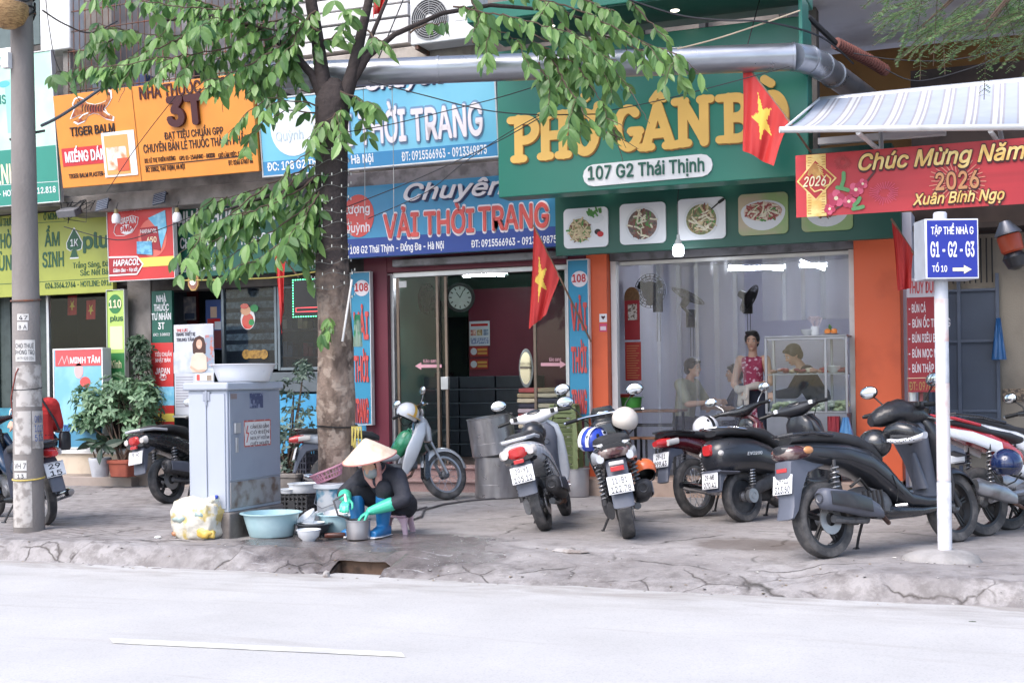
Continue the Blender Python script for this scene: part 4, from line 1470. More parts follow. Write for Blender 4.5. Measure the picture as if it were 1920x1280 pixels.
for a,b in (((1578,350),(1582,325)),((1602,385),(1612,372)),((1570,352),(1590,357)),((1600,392),(1618,388))):
 S.line([a,((a[0]+b[0])/2+2,(a[1]+b[1])/2),b],.035,lf_,.012,'blossom_leaf')
S.line([(1560,396),(1600,372),(1640,322)],.018,C('branch_brown','5a2a2a'),.006,'branch')
for cx_,cy_,k,m_ in ((1658,362,29,pk),(1580,305,18,C('firework_dim','c8484c')),(1795,340,62,C('firework_gold','d8806a'))):
 for j in range(30):
  a_=j*2*math.pi/30
  q0,q1=k*r_.uniform(.25,.45),k*r_.uniform(.75,1.0)
  S.line([(cx_+q0*math.cos(a_),cy_+q0*.8*math.sin(a_)),(cx_+q1*math.cos(a_),cy_+q1*.8*math.sin(a_))],.0045 if k < 60 else .009,m_,.0045,'firework')
for body,a,b,y0,y1 in (('Chúc Mừng Năm Mới',1610,2012,320,291),('2026',1754,1836,357,326),('Xuân Bính Ngọ',1712,1884,385,365)):
 sh=0 if body == '2026' else .28
 S.text(body,a-1.5,b+2,y0+2,y1-1,dkb,.05,.010,sh,'outline')
 S.text(body,a,b,y0,y1,gold if body != '2026' else C('numeral_copper','c98a54'),.022,.018,sh)
S.done()
# ---- street sign on its striped post
px_,=(1771,)
b=onZ(1772,1050,0)
pt=thing('street_sign','white and red street post with blue box sign reading G1 - G2 - G3','street sign',(b.x,b.y,0))
zt_=onY(1768,401,b.y).z
MB().lathe([(.0,0),(.047,0),(.047,zt_),(.04,zt_+.012),(0,zt_+.012)],20).build('post',M('post_white','bfc1c8',.5,color2='8f959e',edge=(.5,.72),scale=7,bump=.1),pt)
m_postred=M('post_faded_red','c8968c',.6,color2='d4cfcf',edge=(.36,.52),scale=5)
for ya,yb in ((560,640),(718,900)):
 z1,z0=onY(1770,ya,b.y).z,onY(1770,yb,b.y).z
 MB().lathe([(.0478,z0),(.0478,z1)],20).build('red_band',m_postred,pt)
MB().lathe([(.0495,.0),(.0495,.55),(.0478,.553)],20).build('post_sleeve',M('sleeve_white','cfcfd4',.5,color2='a8a8ae',edge=(.5,.7),scale=8),pt)
zb0,zb1=onY(1780,525,b.y).z,onY(1780,413,b.y).z
ph=RAD(24)
bx=MB().box(-.19,.19,-.1,.12,zb0,zb1,place((.04,0,0),rz=ph)).build('sign_box',M('sign_alu','c2c8d2',.35,metal=.4),pt,bevel=.004)
T_=place((.04,0,0),rz=ph) @ place((0,-.1,0))
MB().box(-.186,.186,-.006,-.0005,zb0+.004,zb1-.004,T_).build('border',s_white,bx)
MB().box(-.178,.178,-.009,-.0065,zb0+.012,zb1-.012,T_).build('face',C('street_blue','1f2f9a',.35),bx)
mb=MB()
H_=zb1-zb0
T2=T_ @ place((0,-.0092,0))
text_in(mb,'TẬP THỂ NHÀ G',T2,-.15,.15,zb0+H_*.74,H_*.12,.014,.003)
text_in(mb,'G1 - G2 - G3',T2,-.155,.155,zb0+H_*.37,H_*.24,.02,.003)
text_in(mb,'TỔ 10',T2,-.145,-.04,zb0+H_*.12,H_*.10,.012,.003)
mb.build('lettering',s_white,bx,smooth=0)
mb=MB()
z_=zb0+H_*.155
mb.loft([[(x,y,z_+z) for x,z in ((0,.012),(.08,.012),(.08,.03),(.135,0),(.08,-.03),(.08,-.012),(0,-.012))] for y in (0,-.003)],T=T2)
mb.build('arrow',s_cream,bx,smooth=0)
md=MB()
for j in range(7):
 q=j/6
 r=.25*math.cos(q*math.pi/2*.93)
 md.v+=[((r+.05*noise.noise(Vector((math.cos(k*.35)*1.5,math.sin(k*.35)*1.5,q))))*math.cos(k*math.pi/9)*1.15,(r+.04*noise.noise(Vector((k*.6,q,2))))*math.sin(k*math.pi/9)*.8,.10*math.sin(q*math.pi/2)-.02) for k in range(18)]
for j in range(6):
 for k in range(18):
  md.f.append((j*18+k,j*18+(k+1) % 18,(j+1)*18+(k+1) % 18,(j+1)*18+k)); md.m.append(0)
md.f.append(tuple(6*18+k for k in range(18))); md.m.append(0)
md.build('concrete_footing',M('footing_concrete',(.33,.315,.31),.9,color2=(.24,.23,.225),scale=6,bump=.4),pt,smooth=180)
# ------------------------------------------------------------------ motorbikes (x forward, y left, z up; origin under the rear wheel)
m_tyre=M('tyre_rubber',(0.05,0.049,0.052),0.8,var=.25,scale=9,bump=.3,bscale=60,color2=(0.15,0.14,0.135),edge=(.42,.7))
m_rim=M('rim_black',(0.03,0.03,0.033),0.4,metal=.3,var=.2)
m_rims=M('rim_steel','a9abb0',0.35,metal=.8,var=.1,color2='6f6a66',edge=(.5,.8))
m_bwhite=M('bike_white','e4e5e8',0.25,var=.03,coat=.6)
m_bblack=M('bike_black',(0.018,0.019,0.023),0.25,var=.1,coat=.6)
m_bmatte=M('bike_matte_black',(0.022,0.024,0.031),0.30,var=.15,coat=.35,scale=4,color2=(0.045,0.046,0.052),edge=(.5,.8))
m_bgrey=M('bike_grey_plastic',(0.10,0.11,0.145),0.45,var=.12,scale=5)
m_bred=M('bike_maroon','5a0f1c',0.25,var=.08,coat=.7)
m_bright=M('bike_red','c0202a',0.25,var=.05,coat=.6)
m_bblue=M('bike_blue','17324e',0.3,var=.1,coat=.5)
m_bsilver=M('bike_silver','c2c6cc',0.35,var=.05,coat=.5,metal=.2)
m_seat=M('seat_vinyl',(0.03,0.03,0.034),0.55,var=.15,bump=.1,bscale=120)
m_eng=M('engine_grey','6f7074',0.5,metal=.5,var=.25,scale=20,color2='3f3d3c',edge=(.5,.8))
m_engd=M('engine_dark',(0.05,0.05,0.055),0.55,metal=.3,var=.3,scale=20)
m_chrome=M('chrome','d4d6da',0.12,metal=1.0,var=.03)
m_mirror=M('mirror_glass','dfe6ea',0.06,metal=1.0,var=.02)
m_tail=M('tail_red','c31a1e',0.15,var=.08,coat=.8)
m_clear=M('lens_clear','c9c4c0',0.12,var=.1,coat=.8)
m_amber=M('lens_amber','d08a4a',0.15,coat=.8)
m_plate=M('plate_white','e9eaec',0.4,var=.03,color2='cfcfd0',edge=(.6,.8))
m_ink=M('plate_ink',(0.03,0.03,0.04),0.6)
m_rustpipe=M('pipe_rusty','7a5c4e',0.6,metal=.5,color2='4e3a34',scale=20)
RX90=Matrix.Rotation(RAD(90),4,'X')
def wheel(t,xc,r,w,style,T=None,rimm=None,zc=None):
 A=(T if T is not None else Matrix()) @ place((xc,0,zc if zc is not None else r)) @ RX90
 h=.075*r/.28
 prof=[(r-h,-w*.36),(r-h*.55,-w*.5),(r-h*.16,-w*.43),(r,-w*.16),(r,w*.16),(r-h*.16,w*.43),(r-h*.55,w*.5),(r-h,w*.36)]
 mb=MB().lathe(prof+[prof[0]],40,A)
 # tread grooves
 wl=mb.build('wheel',m_tyre,t,smooth=50)
 rimm=rimm or m_rim
 b=MB().lathe([(r-h+.002,-w*.37),(r-h-.018,-w*.33),(r-h-.022,0),(r-h-.018,w*.33),(r-h+.002,w*.37)],36,A)
 ri=r-h-.018
 if style == 'cast':
  for k in range(5):
   for d in (-.09,.09):
    th=k*2*math.pi/5+.3
    a=Vector((.035*math.cos(th+d*2),.035*math.sin(th+d*2),0))
    c=Vector((ri*math.cos(th+d),ri*math.sin(th+d),0))
    b.tube([a,(a+c)/2,c],[.013,.011,.012],6,T=A)
 elif style == 'spoke':
  for k in range(18):
   th=k*2*math.pi/18
   s_=1 if k % 2 else-1
   b.tube([(.04*math.cos(th+.9*s_),.04*math.sin(th+.9*s_),.025*s_),(ri*math.cos(th),ri*math.sin(th),0)],.0028,5,T=A)
 else:
  b.lathe([(.02,-.01),(ri,-.012),(ri,.012),(.02,.01)],30,A)
  for k in range(14):
   th=k*2*math.pi/14
   b.tube([(.07*math.cos(th),.07*math.sin(th),-.014),(ri*math.cos(th),ri*math.sin(th),-.014)],.006,5,T=A)
 b.build('rim',rimm,wl)
 MB().lathe([(.0,-.055),(.03,-.055),(.05,-.035),(.05,.035),(.03,.055),(0,.055)],20,A).build('hub',m_eng,wl)
 return wl
def fender(xc,zc,R,w,a0,a1,T=None,n=14):
 mb=MB()
 rings=[]
 for i in range(n+1):
  th=RAD(a0+(a1-a0)*i/n)
  tp=min(1,.55+2.2*min(i,n-i)/n)
  out=[]
  for lay in (0,-.006):
   row=[]
   for q in (-1,-.8,-.4,0,.4,.8,1):
    y=q*w/2*tp
    rr=R+lay-(.05*abs(q) ** 3)
    row.append((xc+rr*math.cos(th),y,zc+rr*math.sin(th)))
   out.append(row)
  rings.append(out[0]+out[1][::-1])
 return mb.loft(rings,True,True,T)
def spring(t,p0,p1,r=.028,turns=8,mat=None):
 p0,p1=Vector(p0),Vector(p1)
 d=p1-p0
 pts=[]
 ux=Vector((0,1,0))
 uy=d.normalized().cross(ux)
 for i in range(turns*10+1):
  a=2*math.pi*i/10
  pts.append(p0+d*(.15+.75*i/(turns*10))+(ux*math.cos(a)+uy*math.sin(a))*r)
 sh=MB().tube([p0,p1],.014,8).tube([p0,p0+d*.16],r*.9,10).build('shock_absorber',m_engd,t)
 MB().tube(pts,.0055,6).build('spring',mat or m_rims,sh)
def plate(t,x,z,tilt,rows,w=.19,h=.14,y=0.0):
 T=place((x,y,z),rz=RAD(-90)) @ Matrix.Rotation(tilt,4,'X')
 p=MB().box(-w/2,w/2,0,.004,-h/2,h/2,T).build('number_plate',m_plate,t,bevel=.004)
 mb=MB()
 for i,q in enumerate(rows):
  if q:
   ww=w*(.30 if len(q) < 6 else .40)
   text_in(mb,q,T,-ww,ww,(.008 if i == 0 else-h*.42),h*.32,.014,.001)
 if mb.v:
  mb.build('plate_number',m_ink,p,smooth=0)
 mb=MB()
 for a,b,c,d in ((-w/2+.006,w/2-.006,h/2-.009,h/2-.006),(-w/2+.006,w/2-.006,-h/2+.006,-h/2+.009)):
  mb.box(a,b,-.001,-.0005,c,d,T)
 mb.build('plate_border',m_ink,p,smooth=0)
 return p
def mirror(t,T,y,x0,z0,head,size=(.012,.075,.048),yaw=0.0,stem=None):
 s=1 if y > 0 else-1
 hx,hy,hz=head
 m=MB().tube([(x0,y,z0),(x0+.02,y+.03*s,z0+.06),(hx+.02,(y+hy)/2+.02*s,(z0+hz)/2+.03),(hx,hy,hz-.01)],.0065,8,T=T)
 A=T @ place((hx,hy,hz),rz=yaw)
 m.ball((0,0,0),(size[0]*1.9,size[1]*1.1,size[2]*1.1),16,A)
 o=m.build('mirror',stem or m_black,t,smooth=50)
 MB().ball((-.013,0,0),(.012,size[1],size[2]),16,A).build('mirror_glass',m_mirror,o,smooth=60)
def grips(t,T,x,z,y0,y1,mat=m_black,lever=True,drop=.0,tip=m_chrome):
 for s in (-1,1):
  g=MB().tube([(x,y0*s,z),(x-.03,y1*s,z-drop)],[.017,.018],10,T=T).build('grip',mat,t)
  MB().tube([(x-.03,y1*s,z-drop),(x-.033,(y1+.015)*s,z-drop-.001)],.013,8,T=T).build('bar_end',tip,g)
  if lever:
   MB().tube([(x+.03,y0*s*.92,z),(x+.055,(y0+.05)*s,z+.004),(x+.04,(y1-.01)*s,z-drop)],.006,6,T=T).build('brake_lever',m_chrome,g)
def side_stand(t,x,l=.2):
 MB().tube([(x,.06,.24),(x+.03,.15,.12),(x+.05,l,.038)],.011,8).tube([(x+.02,l,.038),(x+.08,l+.012,.036)],.013,6).build('side_stand',m_engd,t)
def scooter(label,loc,rz,lean,style,paint,trim,shield,wb=1.33,r=.285,seat_mat=m_seat,rows=('',''),steer=0.0,rim='cast',group='motorbikes parked on the sidewalk',mirrors=True,name='motor_scooter',guard=None,rimm=None):
 t=thing(name,label,'motorbike',loc,rz,group,lean)
 kx=wb/1.35
 kz={'big': 1.0,'wide': .95,'sport': .95,'round': .96}[style]
 def sec(rows_,ax='x'):
  if ax == 'x':
   if style == 'big':
    rows_=[(x if x >-.1 else-.1+(x+.1)*.68,z,hw,hz) for x,z,hw,hz in rows_]
   return [(x*kx,0,z*kz,hw,hz) for x,z,hw,hz in rows_]
  return [(z*kz,x*kx,0,hx,hy) for z,x,hx,hy in rows_]
 ax_=Vector((-math.sin(RAD(26)),0,math.cos(RAD(26))))
 FT=Matrix.Translation((wb,0,r)) @ Matrix.Rotation(steer,4,ax_) @ Matrix.Translation((-wb,0,-r))
 tw={'big': .11,'wide': .10,'sport': .12,'round': .10}[style]
 wheel(t,0,r,tw,rim,None,rimm)
 wheel(t,wb,r,tw*.85,rim,FT,rimm)
 # tail and side covers sweeping down to the floor
 body={
 'big': [(-.46,.80,.045,.028),(-.36,.79,.10,.05),(-.1,.77,.145,.085),(.2,.735,.155,.10),(.42,.67,.15,.12),(.58,.56,.14,.125),(.70,.45,.135,.10),(.80,.375,.135,.065),(.95,.345,.14,.048),(1.12,.335,.135,.045),(1.22,.35,.10,.05)],
 'wide': [(-.45,.80,.10,.045),(-.38,.785,.14,.07),(-.15,.75,.165,.10),(.12,.70,.17,.12),(.36,.61,.165,.135),(.55,.50,.155,.12),(.68,.41,.15,.085),(.80,.355,.155,.055),(.95,.34,.16,.045),(1.12,.335,.15,.045),(1.22,.35,.11,.05)],
 'sport': [(-.47,.83,.10,.04),(-.36,.80,.15,.075),(-.12,.76,.175,.10),(.15,.70,.175,.12),(.38,.62,.16,.13),(.55,.53,.14,.12),(.70,.46,.13,.10),(.85,.44,.13,.09),(1.0,.43,.13,.08),(1.15,.42,.11,.07)],
 'round': [(-.40,.64,.09,.09),(-.33,.64,.155,.15),(-.15,.645,.19,.17),(.1,.63,.195,.165),(.32,.585,.18,.15),(.5,.51,.15,.13),(.64,.42,.14,.10),(.78,.34,.14,.06),(.95,.32,.145,.045),(1.12,.32,.14,.045),(1.22,.34,.10,.05)]}[style]
 MB().hull(sec(body),'x',20,2.6).build('body',paint,t,smooth=60)
 MB().hull(sec([(.50,.30,.07,.05),(.62,.29,.11,.06),(.9,.275,.12,.045),(1.12,.285,.10,.04),(1.2,.31,.06,.03)]),'x',14).build('belly_cover',m_bblack if style != 'wide' else m_bgrey,t,smooth=60)
 zs={'big': 0,'wide': .02,'sport': .02,'round':-.01}[style]
 if style == 'sport':
  seat=[(-.44,.885,.08,.03),(-.30,.89,.145,.05),(-.05,.87,.155,.055),(.15,.83,.15,.06),(.38,.79,.13,.055),(.52,.74,.09,.04)]
 else:
  seat=[(-.34,.865+zs,.07,.026),(-.22,.88+zs,.125,.04),(.1,.873+zs,.14,.05),(.33,.83+zs,.13,.06),(.5,.755+zs,.10,.065),(.6,.69+zs,.07,.04)]
 st=MB().hull(sec(seat),'x',18,2.6).build('seat',seat_mat,t,smooth=60)
 # leg shield and the tunnel behind it
 sh=[(.33,1.22,.06,.12),(.45,1.20,.07,.165),(.62,1.16,.065,.185),(.80,1.10,.06,.20),(.94,1.05,.055,.185),(1.01,1.03,.045,.11)]
 if style == 'sport':
  sh=[(.36,1.18,.06,.11),(.5,1.17,.09,.17),(.7,1.13,.11,.215),(.86,1.10,.12,.20),(.98,1.10,.10,.14),(1.04,1.10,.06,.08)]
 if style == 'round':
  sh=[(.33,1.22,.05,.12),(.45,1.20,.055,.18),(.62,1.15,.05,.20),(.80,1.08,.045,.20),(.92,1.03,.045,.165),(.99,1.0,.04,.09)]
 MB().hull(sec(sh,'z'),'z',20,2.8).build('leg_shield',paint,t,smooth=60)
 inn=[(.36,1.10,.11,.085),(.5,1.08,.08,.09),(.66,1.05,.075,.115),(.82,1.0,.07,.155),(.92,.985,.055,.15),(.985,.98,.04,.10)]
 ip=MB().hull(sec(inn,'z'),'z',18,2.6).build('inner_panel',shield,t,smooth=60)
 MB().lathe([(0,-.004),(.022,-.004),(.022,.004),(0,.004)],18,place((.925*kx,-.06,.80*kz),ry=RAD(75))).build('ignition_lock',m_chrome if style in ('round','wide') else m_black,ip)
 if style == 'big':
  MB().hull([(.44*kz,.99*kx,-.05,.03,.06),(.62*kz,.965*kx,-.05,.03,.035),(.72*kz,.95*kx,-.05,.02,.02)],'z',10).build('pocket',m_bgrey,ip)
 MB().hull(sec([(.62,1.27,.05,.07),(.75,1.24,.06,.11),(.92,1.15,.06,.13),(1.0,1.08,.05,.10)],'z'),'z',16).build('front_cover',trim,t,smooth=60)
 # handlebar head
 hx,hz=1.0*kx,1.06*kz
 FTm=FT
 hb=[(-.235,hx-.05,hz+.015,.03,.027),(-.17,hx-.03,hz+.01,.045,.036),(-.08,hx-.005,hz,.075,.06),(0,hx,hz,.085,.07),(.08,hx-.005,hz,.075,.06),(.17,hx-.03,hz+.01,.045,.036),(.235,hx-.05,hz+.015,.03,.027)]
 if style == 'sport':
  MB().tube([(hx-.07,-.24,hz+.015),(hx-.05,-.15,hz+.02),(hx-.04,.15,hz+.02),(hx-.07,.24,hz+.015)],.013,10,T=FTm).build('handlebar',m_chrome,t)
  MB().hull([(1.0*kz,1.14*kx,0,.08,.12),(1.08*kz,1.12*kx,0,.075,.12),(1.15*kz,1.09*kx,0,.04,.085)],'z',16).build('instrument_cowl',m_bblack,t,smooth=60)
  MB().ball((0,0,0),(.01,.06,.03),14,place((1.055*kx,0,1.10*kz),ry=RAD(20))).build('instrument',m_mirror,t)
 else:
  h_=MB().hull(hb,'y',18,2.3,FTm).build('handlebar_cover',paint if style != 'big' else m_bmatte,t,smooth=60)
  A=FTm @ place((hx-.055,0,hz+.05),ry=RAD(-35))
  MB().ball((0,0,0),(.035,.07,.012),16,A).build('instrument',m_bblack,h_)
  MB().ball((hx+.08,0,hz-.005),(.03,.07,.05),16,FTm).build('headlight',m_clear,h_)
  for s in (-1,1):
   MB().box(-.028,.018,-.02,.02,-.018,.022,FTm @ place((hx-.065,.185*s,hz+.02))).build('switch_block',m_bwhite if style in ('round',) else m_black,h_,bevel=.006)
 grips(t,FTm,hx-.055,hz+.012,.235,.35,drop=.012,tip=m_black if style != 'sport' else m_chrome)
 if mirrors:
  for s in (-1,1):
   mirror(t,FTm,.19*s,hx-.03,hz+.02,(hx-.03,.32*s,hz+.19),yaw=RAD(10)*s)
 # front fork and fender
 for s in (-1,1):
  MB().tube([(wb,s*.075,r),(wb-.17*kx,s*.07,r+.34)],[.02,.018],10,T=FT).build('fork_leg',m_eng if style == 'wide' else m_engd,t)
 fender(wb,r,r+.035,tw+.06,8,150,FT).build('fender',paint if style != 'big' else m_bmatte,t,smooth=60)
 # engine, transmission, exhaust, shocks
 MB().hull([(-.06,.105,r,.03,.07),(.08,.115,r+.005,.045,.085),(.3,.12,r+.02,.05,.085),(.48,.12,r+.03,.05,.095),(.58,.11,r+.03,.03,.05)],'x',14).build('transmission_case',m_eng if style == 'wide' else m_engd,t,smooth=50)
 MB().hull([(.28,0,.40,.09,.06),(.42,0,.40,.11,.10),(.6,0,.36,.11,.09),(.68,0,.34,.07,.05)],'x',12,4).build('engine',m_eng,t,smooth=40)
 if style != 'round':
  ex=MB().hull([(-.20,-.185,r+.155,.05,.045),(-.17,-.19,r+.15,.07,.075),(.02,-.19,r+.12,.075,.08),(.26,-.175,r+.065,.07,.075),(.40,-.16,r+.03,.045,.05),(.46,-.15,r+.0,.025,.03)],'x',16,2.8).build('exhaust',m_bgrey if style == 'big' else m_engd,t,smooth=50)
  MB().tube([(.45,-.15,r),(.52,-.14,r-.06),(.6,-.08,r-.07),(.62,-.02,r-.02)],.018,10).build('exhaust_pipe',m_rustpipe,ex)
  MB().hull([(-.16,-.262,r+.15,.006,.05),(.05,-.27,r+.12,.008,.06),(.26,-.25,r+.07,.006,.05)],'x',12,3).build('heat_guard',m_bmatte if style == 'big' else m_bgrey,ex,smooth=50)
  MB().lathe([(.0,-.012),(.022,-.012),(.035,.0),(.035,.012)],16,place((-.205,-.185,r+.155),ry=RAD(-90))).build('exhaust_tip',m_eng,ex)
  spring(t,(-.01,-.15,r+.05),(.03,-.15,.70*kz),.030)
  if rim == 'cast':
   MB().lathe([(.05,-.003),(.11,-.003),(.11,.003),(.05,.003)],30,place((0,-.075,r)) @ RX90).build('brake_disc',m_rims,t)
   MB().box(-.03,.05,-.105,-.06,r+.06,r+.12).build('brake_caliper',m_eng,t,bevel=.01)
   MB().tube([(-.02,-.12,r+.0),(.12,-.12,r-.02),(.34,-.11,r-.03)],[.03,.026,.03],8).build('swing_arm',m_eng,t)
 else:
  MB().hull([(-.03,-.10,r+.02,.03,.06),(.15,-.11,r+.08,.03,.06),(.35,-.11,r+.13,.03,.07)],'x',12).build('swing_arm',m_engd,t,smooth=50)
  MB().lathe([(0,-.03),(.05,-.03),(.065,-.01),(.065,.03),(0,.03)],22,place((0,-.115,r)) @ RX90).lathe([(0,-.005),(.03,-.005),(.03,.0)],18,place((0,-.149,r)) @ RX90).build('motor_hub',m_rims,t)
  spring(t,(.02,-.12,r+.05),(.05,-.12,.56),.028)
 spring(t,(-.01,.14,r+.05),(.03,.14,.70*kz),.028)
 # tail: guard, lamp, plate, rail
 if style in ('big','sport'):
  g=[(.08,.76),(-.22,.755),(-.42,.72),(-.445,.62),(-.43,.50),(-.45,.40),(-.50,.305),(-.45,.30),(-.37,.36),(-.29,.50),(-.18,.62),(.08,.69)] if style == 'big' else [(-.20,.72),(-.40,.735),(-.44,.66),(-.47,.54),(-.50,.43),(-.53,.33),(-.49,.32),(-.42,.44),(-.37,.56),(-.30,.65),(-.15,.68)]
 elif style == 'wide':
  g=[(-.22,.70),(-.40,.71),(-.43,.62),(-.42,.50),(-.44,.38),(-.41,.37),(-.36,.48),(-.33,.60),(-.2,.66)]
 else:
  g=[(-.22,.52),(-.36,.52),(-.38,.42),(-.40,.31),(-.36,.30),(-.32,.40),(-.24,.47)]
 if style == 'big':
  g=[(x if x >-.1 else-.1+(x+.1)*.68,z) for x,z in g]
 MB().puff([(x*kx,z*kz) for x,z in g],.085 if style != 'big' else .08,.012).build('mudguard',guard or (m_bgrey if style != 'sport' else m_bgrey),t,smooth=50)
 if style == 'big':
  MB().hull([(-.365,0,.775,.03,.025),(-.33,0,.775,.11,.05),(-.27,0,.775,.135,.062),(-.18,0,.775,.148,.05)],'x',18).build('tail_light',M('tail_smoke','4a2326',.12,color2='8a7a74',edge=(.45,.6),scale=9,coat=.8),t,smooth=60)
  for s in (-1,1):
   MB().ball((-.20,.138*s,.785),(.05,.018,.028),12).build('indicator',m_amber,t)
  MB().box(-.36,-.335,-.05,.05,.64,.67).build('reflector',m_tail,t,bevel=.004)
  plate(t,-.365,.555,RAD(-12),rows)
  MB().tube([(.05,.15,.88),(-.15,.155,.905),(-.30,.10,.905),(-.34,0,.90),(-.30,-.10,.905),(-.15,-.155,.905),(.05,-.15,.88)],.014,8).build('grab_rail',m_bblack,t)
 elif style == 'wide':
  z0=kz
  MB().hull([(-.475*kx,0,.775*z0,.055,.035),(-.44*kx,0,.77*z0,.085,.055)],'x',16,3.2).build('tail_light',m_tail,t,smooth=50)
  for s in (-1,1):
   MB().hull([(-.455*kx,.115*s,.765*z0,.03,.03),(-.40*kx,.125*s,.77*z0,.045,.045)],'x',12).build('indicator',m_clear,t)
  MB().hull([(-.445*kx,0,.715*z0,.13,.022),(-.36*kx,0,.70*z0,.15,.035)],'x',14,3).build('tail_trim',m_bblack,t)
  MB().box(-.45,-.425,-.045,.045,.64,.675).build('reflector',m_tail,t,bevel=.004)
  plate(t,-.435,.545,RAD(-14),rows,.20,.145)
  MB().tube([(-.05,.15,.87*z0),(-.25,.15,.89*z0),(-.42,.10,.885*z0),(-.45,0,.885*z0),(-.42,-.10,.885*z0),(-.25,-.15,.89*z0),(-.05,-.15,.87*z0)],.016,8).build('grab_rail',m_bsilver,t)
 elif style == 'sport':
  z0=kz
  MB().hull([(-.49*kx,0,.80*z0,.07,.022),(-.45*kx,0,.795*z0,.13,.045)],'x',16,3).build('tail_light',M('tail_smoke','4a2326',.12),t,smooth=50)
  for s in (-1,1):
   MB().hull([(-.46*kx,.12*s,.755*z0,.03,.035),(-.30*kx,.165*s,.76*z0,.02,.05),(-.1*kx,.178*s,.74*z0,.012,.05)],'x',12).build('side_fairing',m_bsilver,t,smooth=50)
  MB().box(-.50,-.47,-.06,.06,.655,.685).build('lamp_bar',m_clear,t,bevel=.004)
  MB().box(-.495,-.47,-.055,.055,.605,.645).build('reflector',m_tail,t,bevel=.004)
  plate(t,-.51,.50,RAD(-16),rows,.20,.145)
  MB().puff([(-.47,.43),(-.44,.42),(-.46,.30),(-.50,.31)],.06,.01).build('mud_flap',m_bwhite,t)
  MB().hull([(-.43*kx,0,.865*z0,.13,.016),(-.2*kx,0,.862*z0,.158,.012),(.05*kx,0,.842*z0,.16,.01)],'x',16).build('seat_piping',m_bwhite,st,smooth=50)
 else:
  z0=kz
  MB().hull([(-.425*kx,0,.70*z0,.045,.045),(-.39*kx,0,.70*z0,.055,.055)],'x',14,4).build('tail_light',m_tail,t,smooth=50)
  for s in (-1,1):
   MB().ball((-.355*kx,.115*s,.665*z0),(.03,.03,.028),12).build('indicator',m_clear,t)
  MB().hull([(-.40*kx,0,.50*z0,.12,.012),(-.2*kx,0,.475*z0,.19,.016)],'x',14).build('lower_trim',m_bgrey,t)
  plate(t,-.40,.40,RAD(-8),rows,.19,.14)
  MB().tube([(.0,.15,.84),(-.2,.155,.86),(-.34,.10,.87),(-.38,0,.87),(-.34,-.10,.87),(-.2,-.155,.86),(.0,-.15,.84)],.011,8).build('grab_rail',m_chrome,t)
 # seams, cables, fins
 mb=MB()
 for s in (-1,1):
  q=sec(body)
  mb.tube([(x,s*(hw*.93+.004),z+hz*.35) for x,_,z,hw,hz in q[1:8]],.0035,5)
  mb.tube([(x,s*(hw*.97+.003),z-hz*.42) for x,_,z,hw,hz in q[2:7]],.003,5)
  mb.tube([(.60*kx,s*.142,.56*kz),(.64*kx,s*.14,.44*kz),(.62*kx,s*.13,.36*kz)],.0035,5)
 mb.build('panel_seam',m_black,t)
 mb=MB()
 for s in (-1,1):
  mb.tube([(hx-.04,s*.20,hz),(hx+.09,s*.16,hz-.02),(hx+.10,s*.09,hz-.14),(hx+.10,s*.05,hz-.24)],.005,5,T=FTm)
 mb.build('brake_cable',m_black,t)
 mb=MB()
 for k in range(5):
  mb.box(.34+k*.045,.352+k*.045,-.125,.125,.30,.46)
 mb.build('cooling_fin',m_engd,t)
 MB().tube([(.22,-.10,r+.22),(.30,-.13,r+.27),(.42,-.10,r+.18),(.5,-.08,r+.1)],.012,6).tube([(.1,.1,r+.1),(.3,.12,r+.2),(.5,.1,r+.12)],.008,6).build('hose',m_black,t)
 side_stand(t,.48)
 MB().tube([(.66,-.12,.33*kz),(.70,-.2,.33*kz)],.014,8).build('foot_peg',m_chrome,t)
 return t
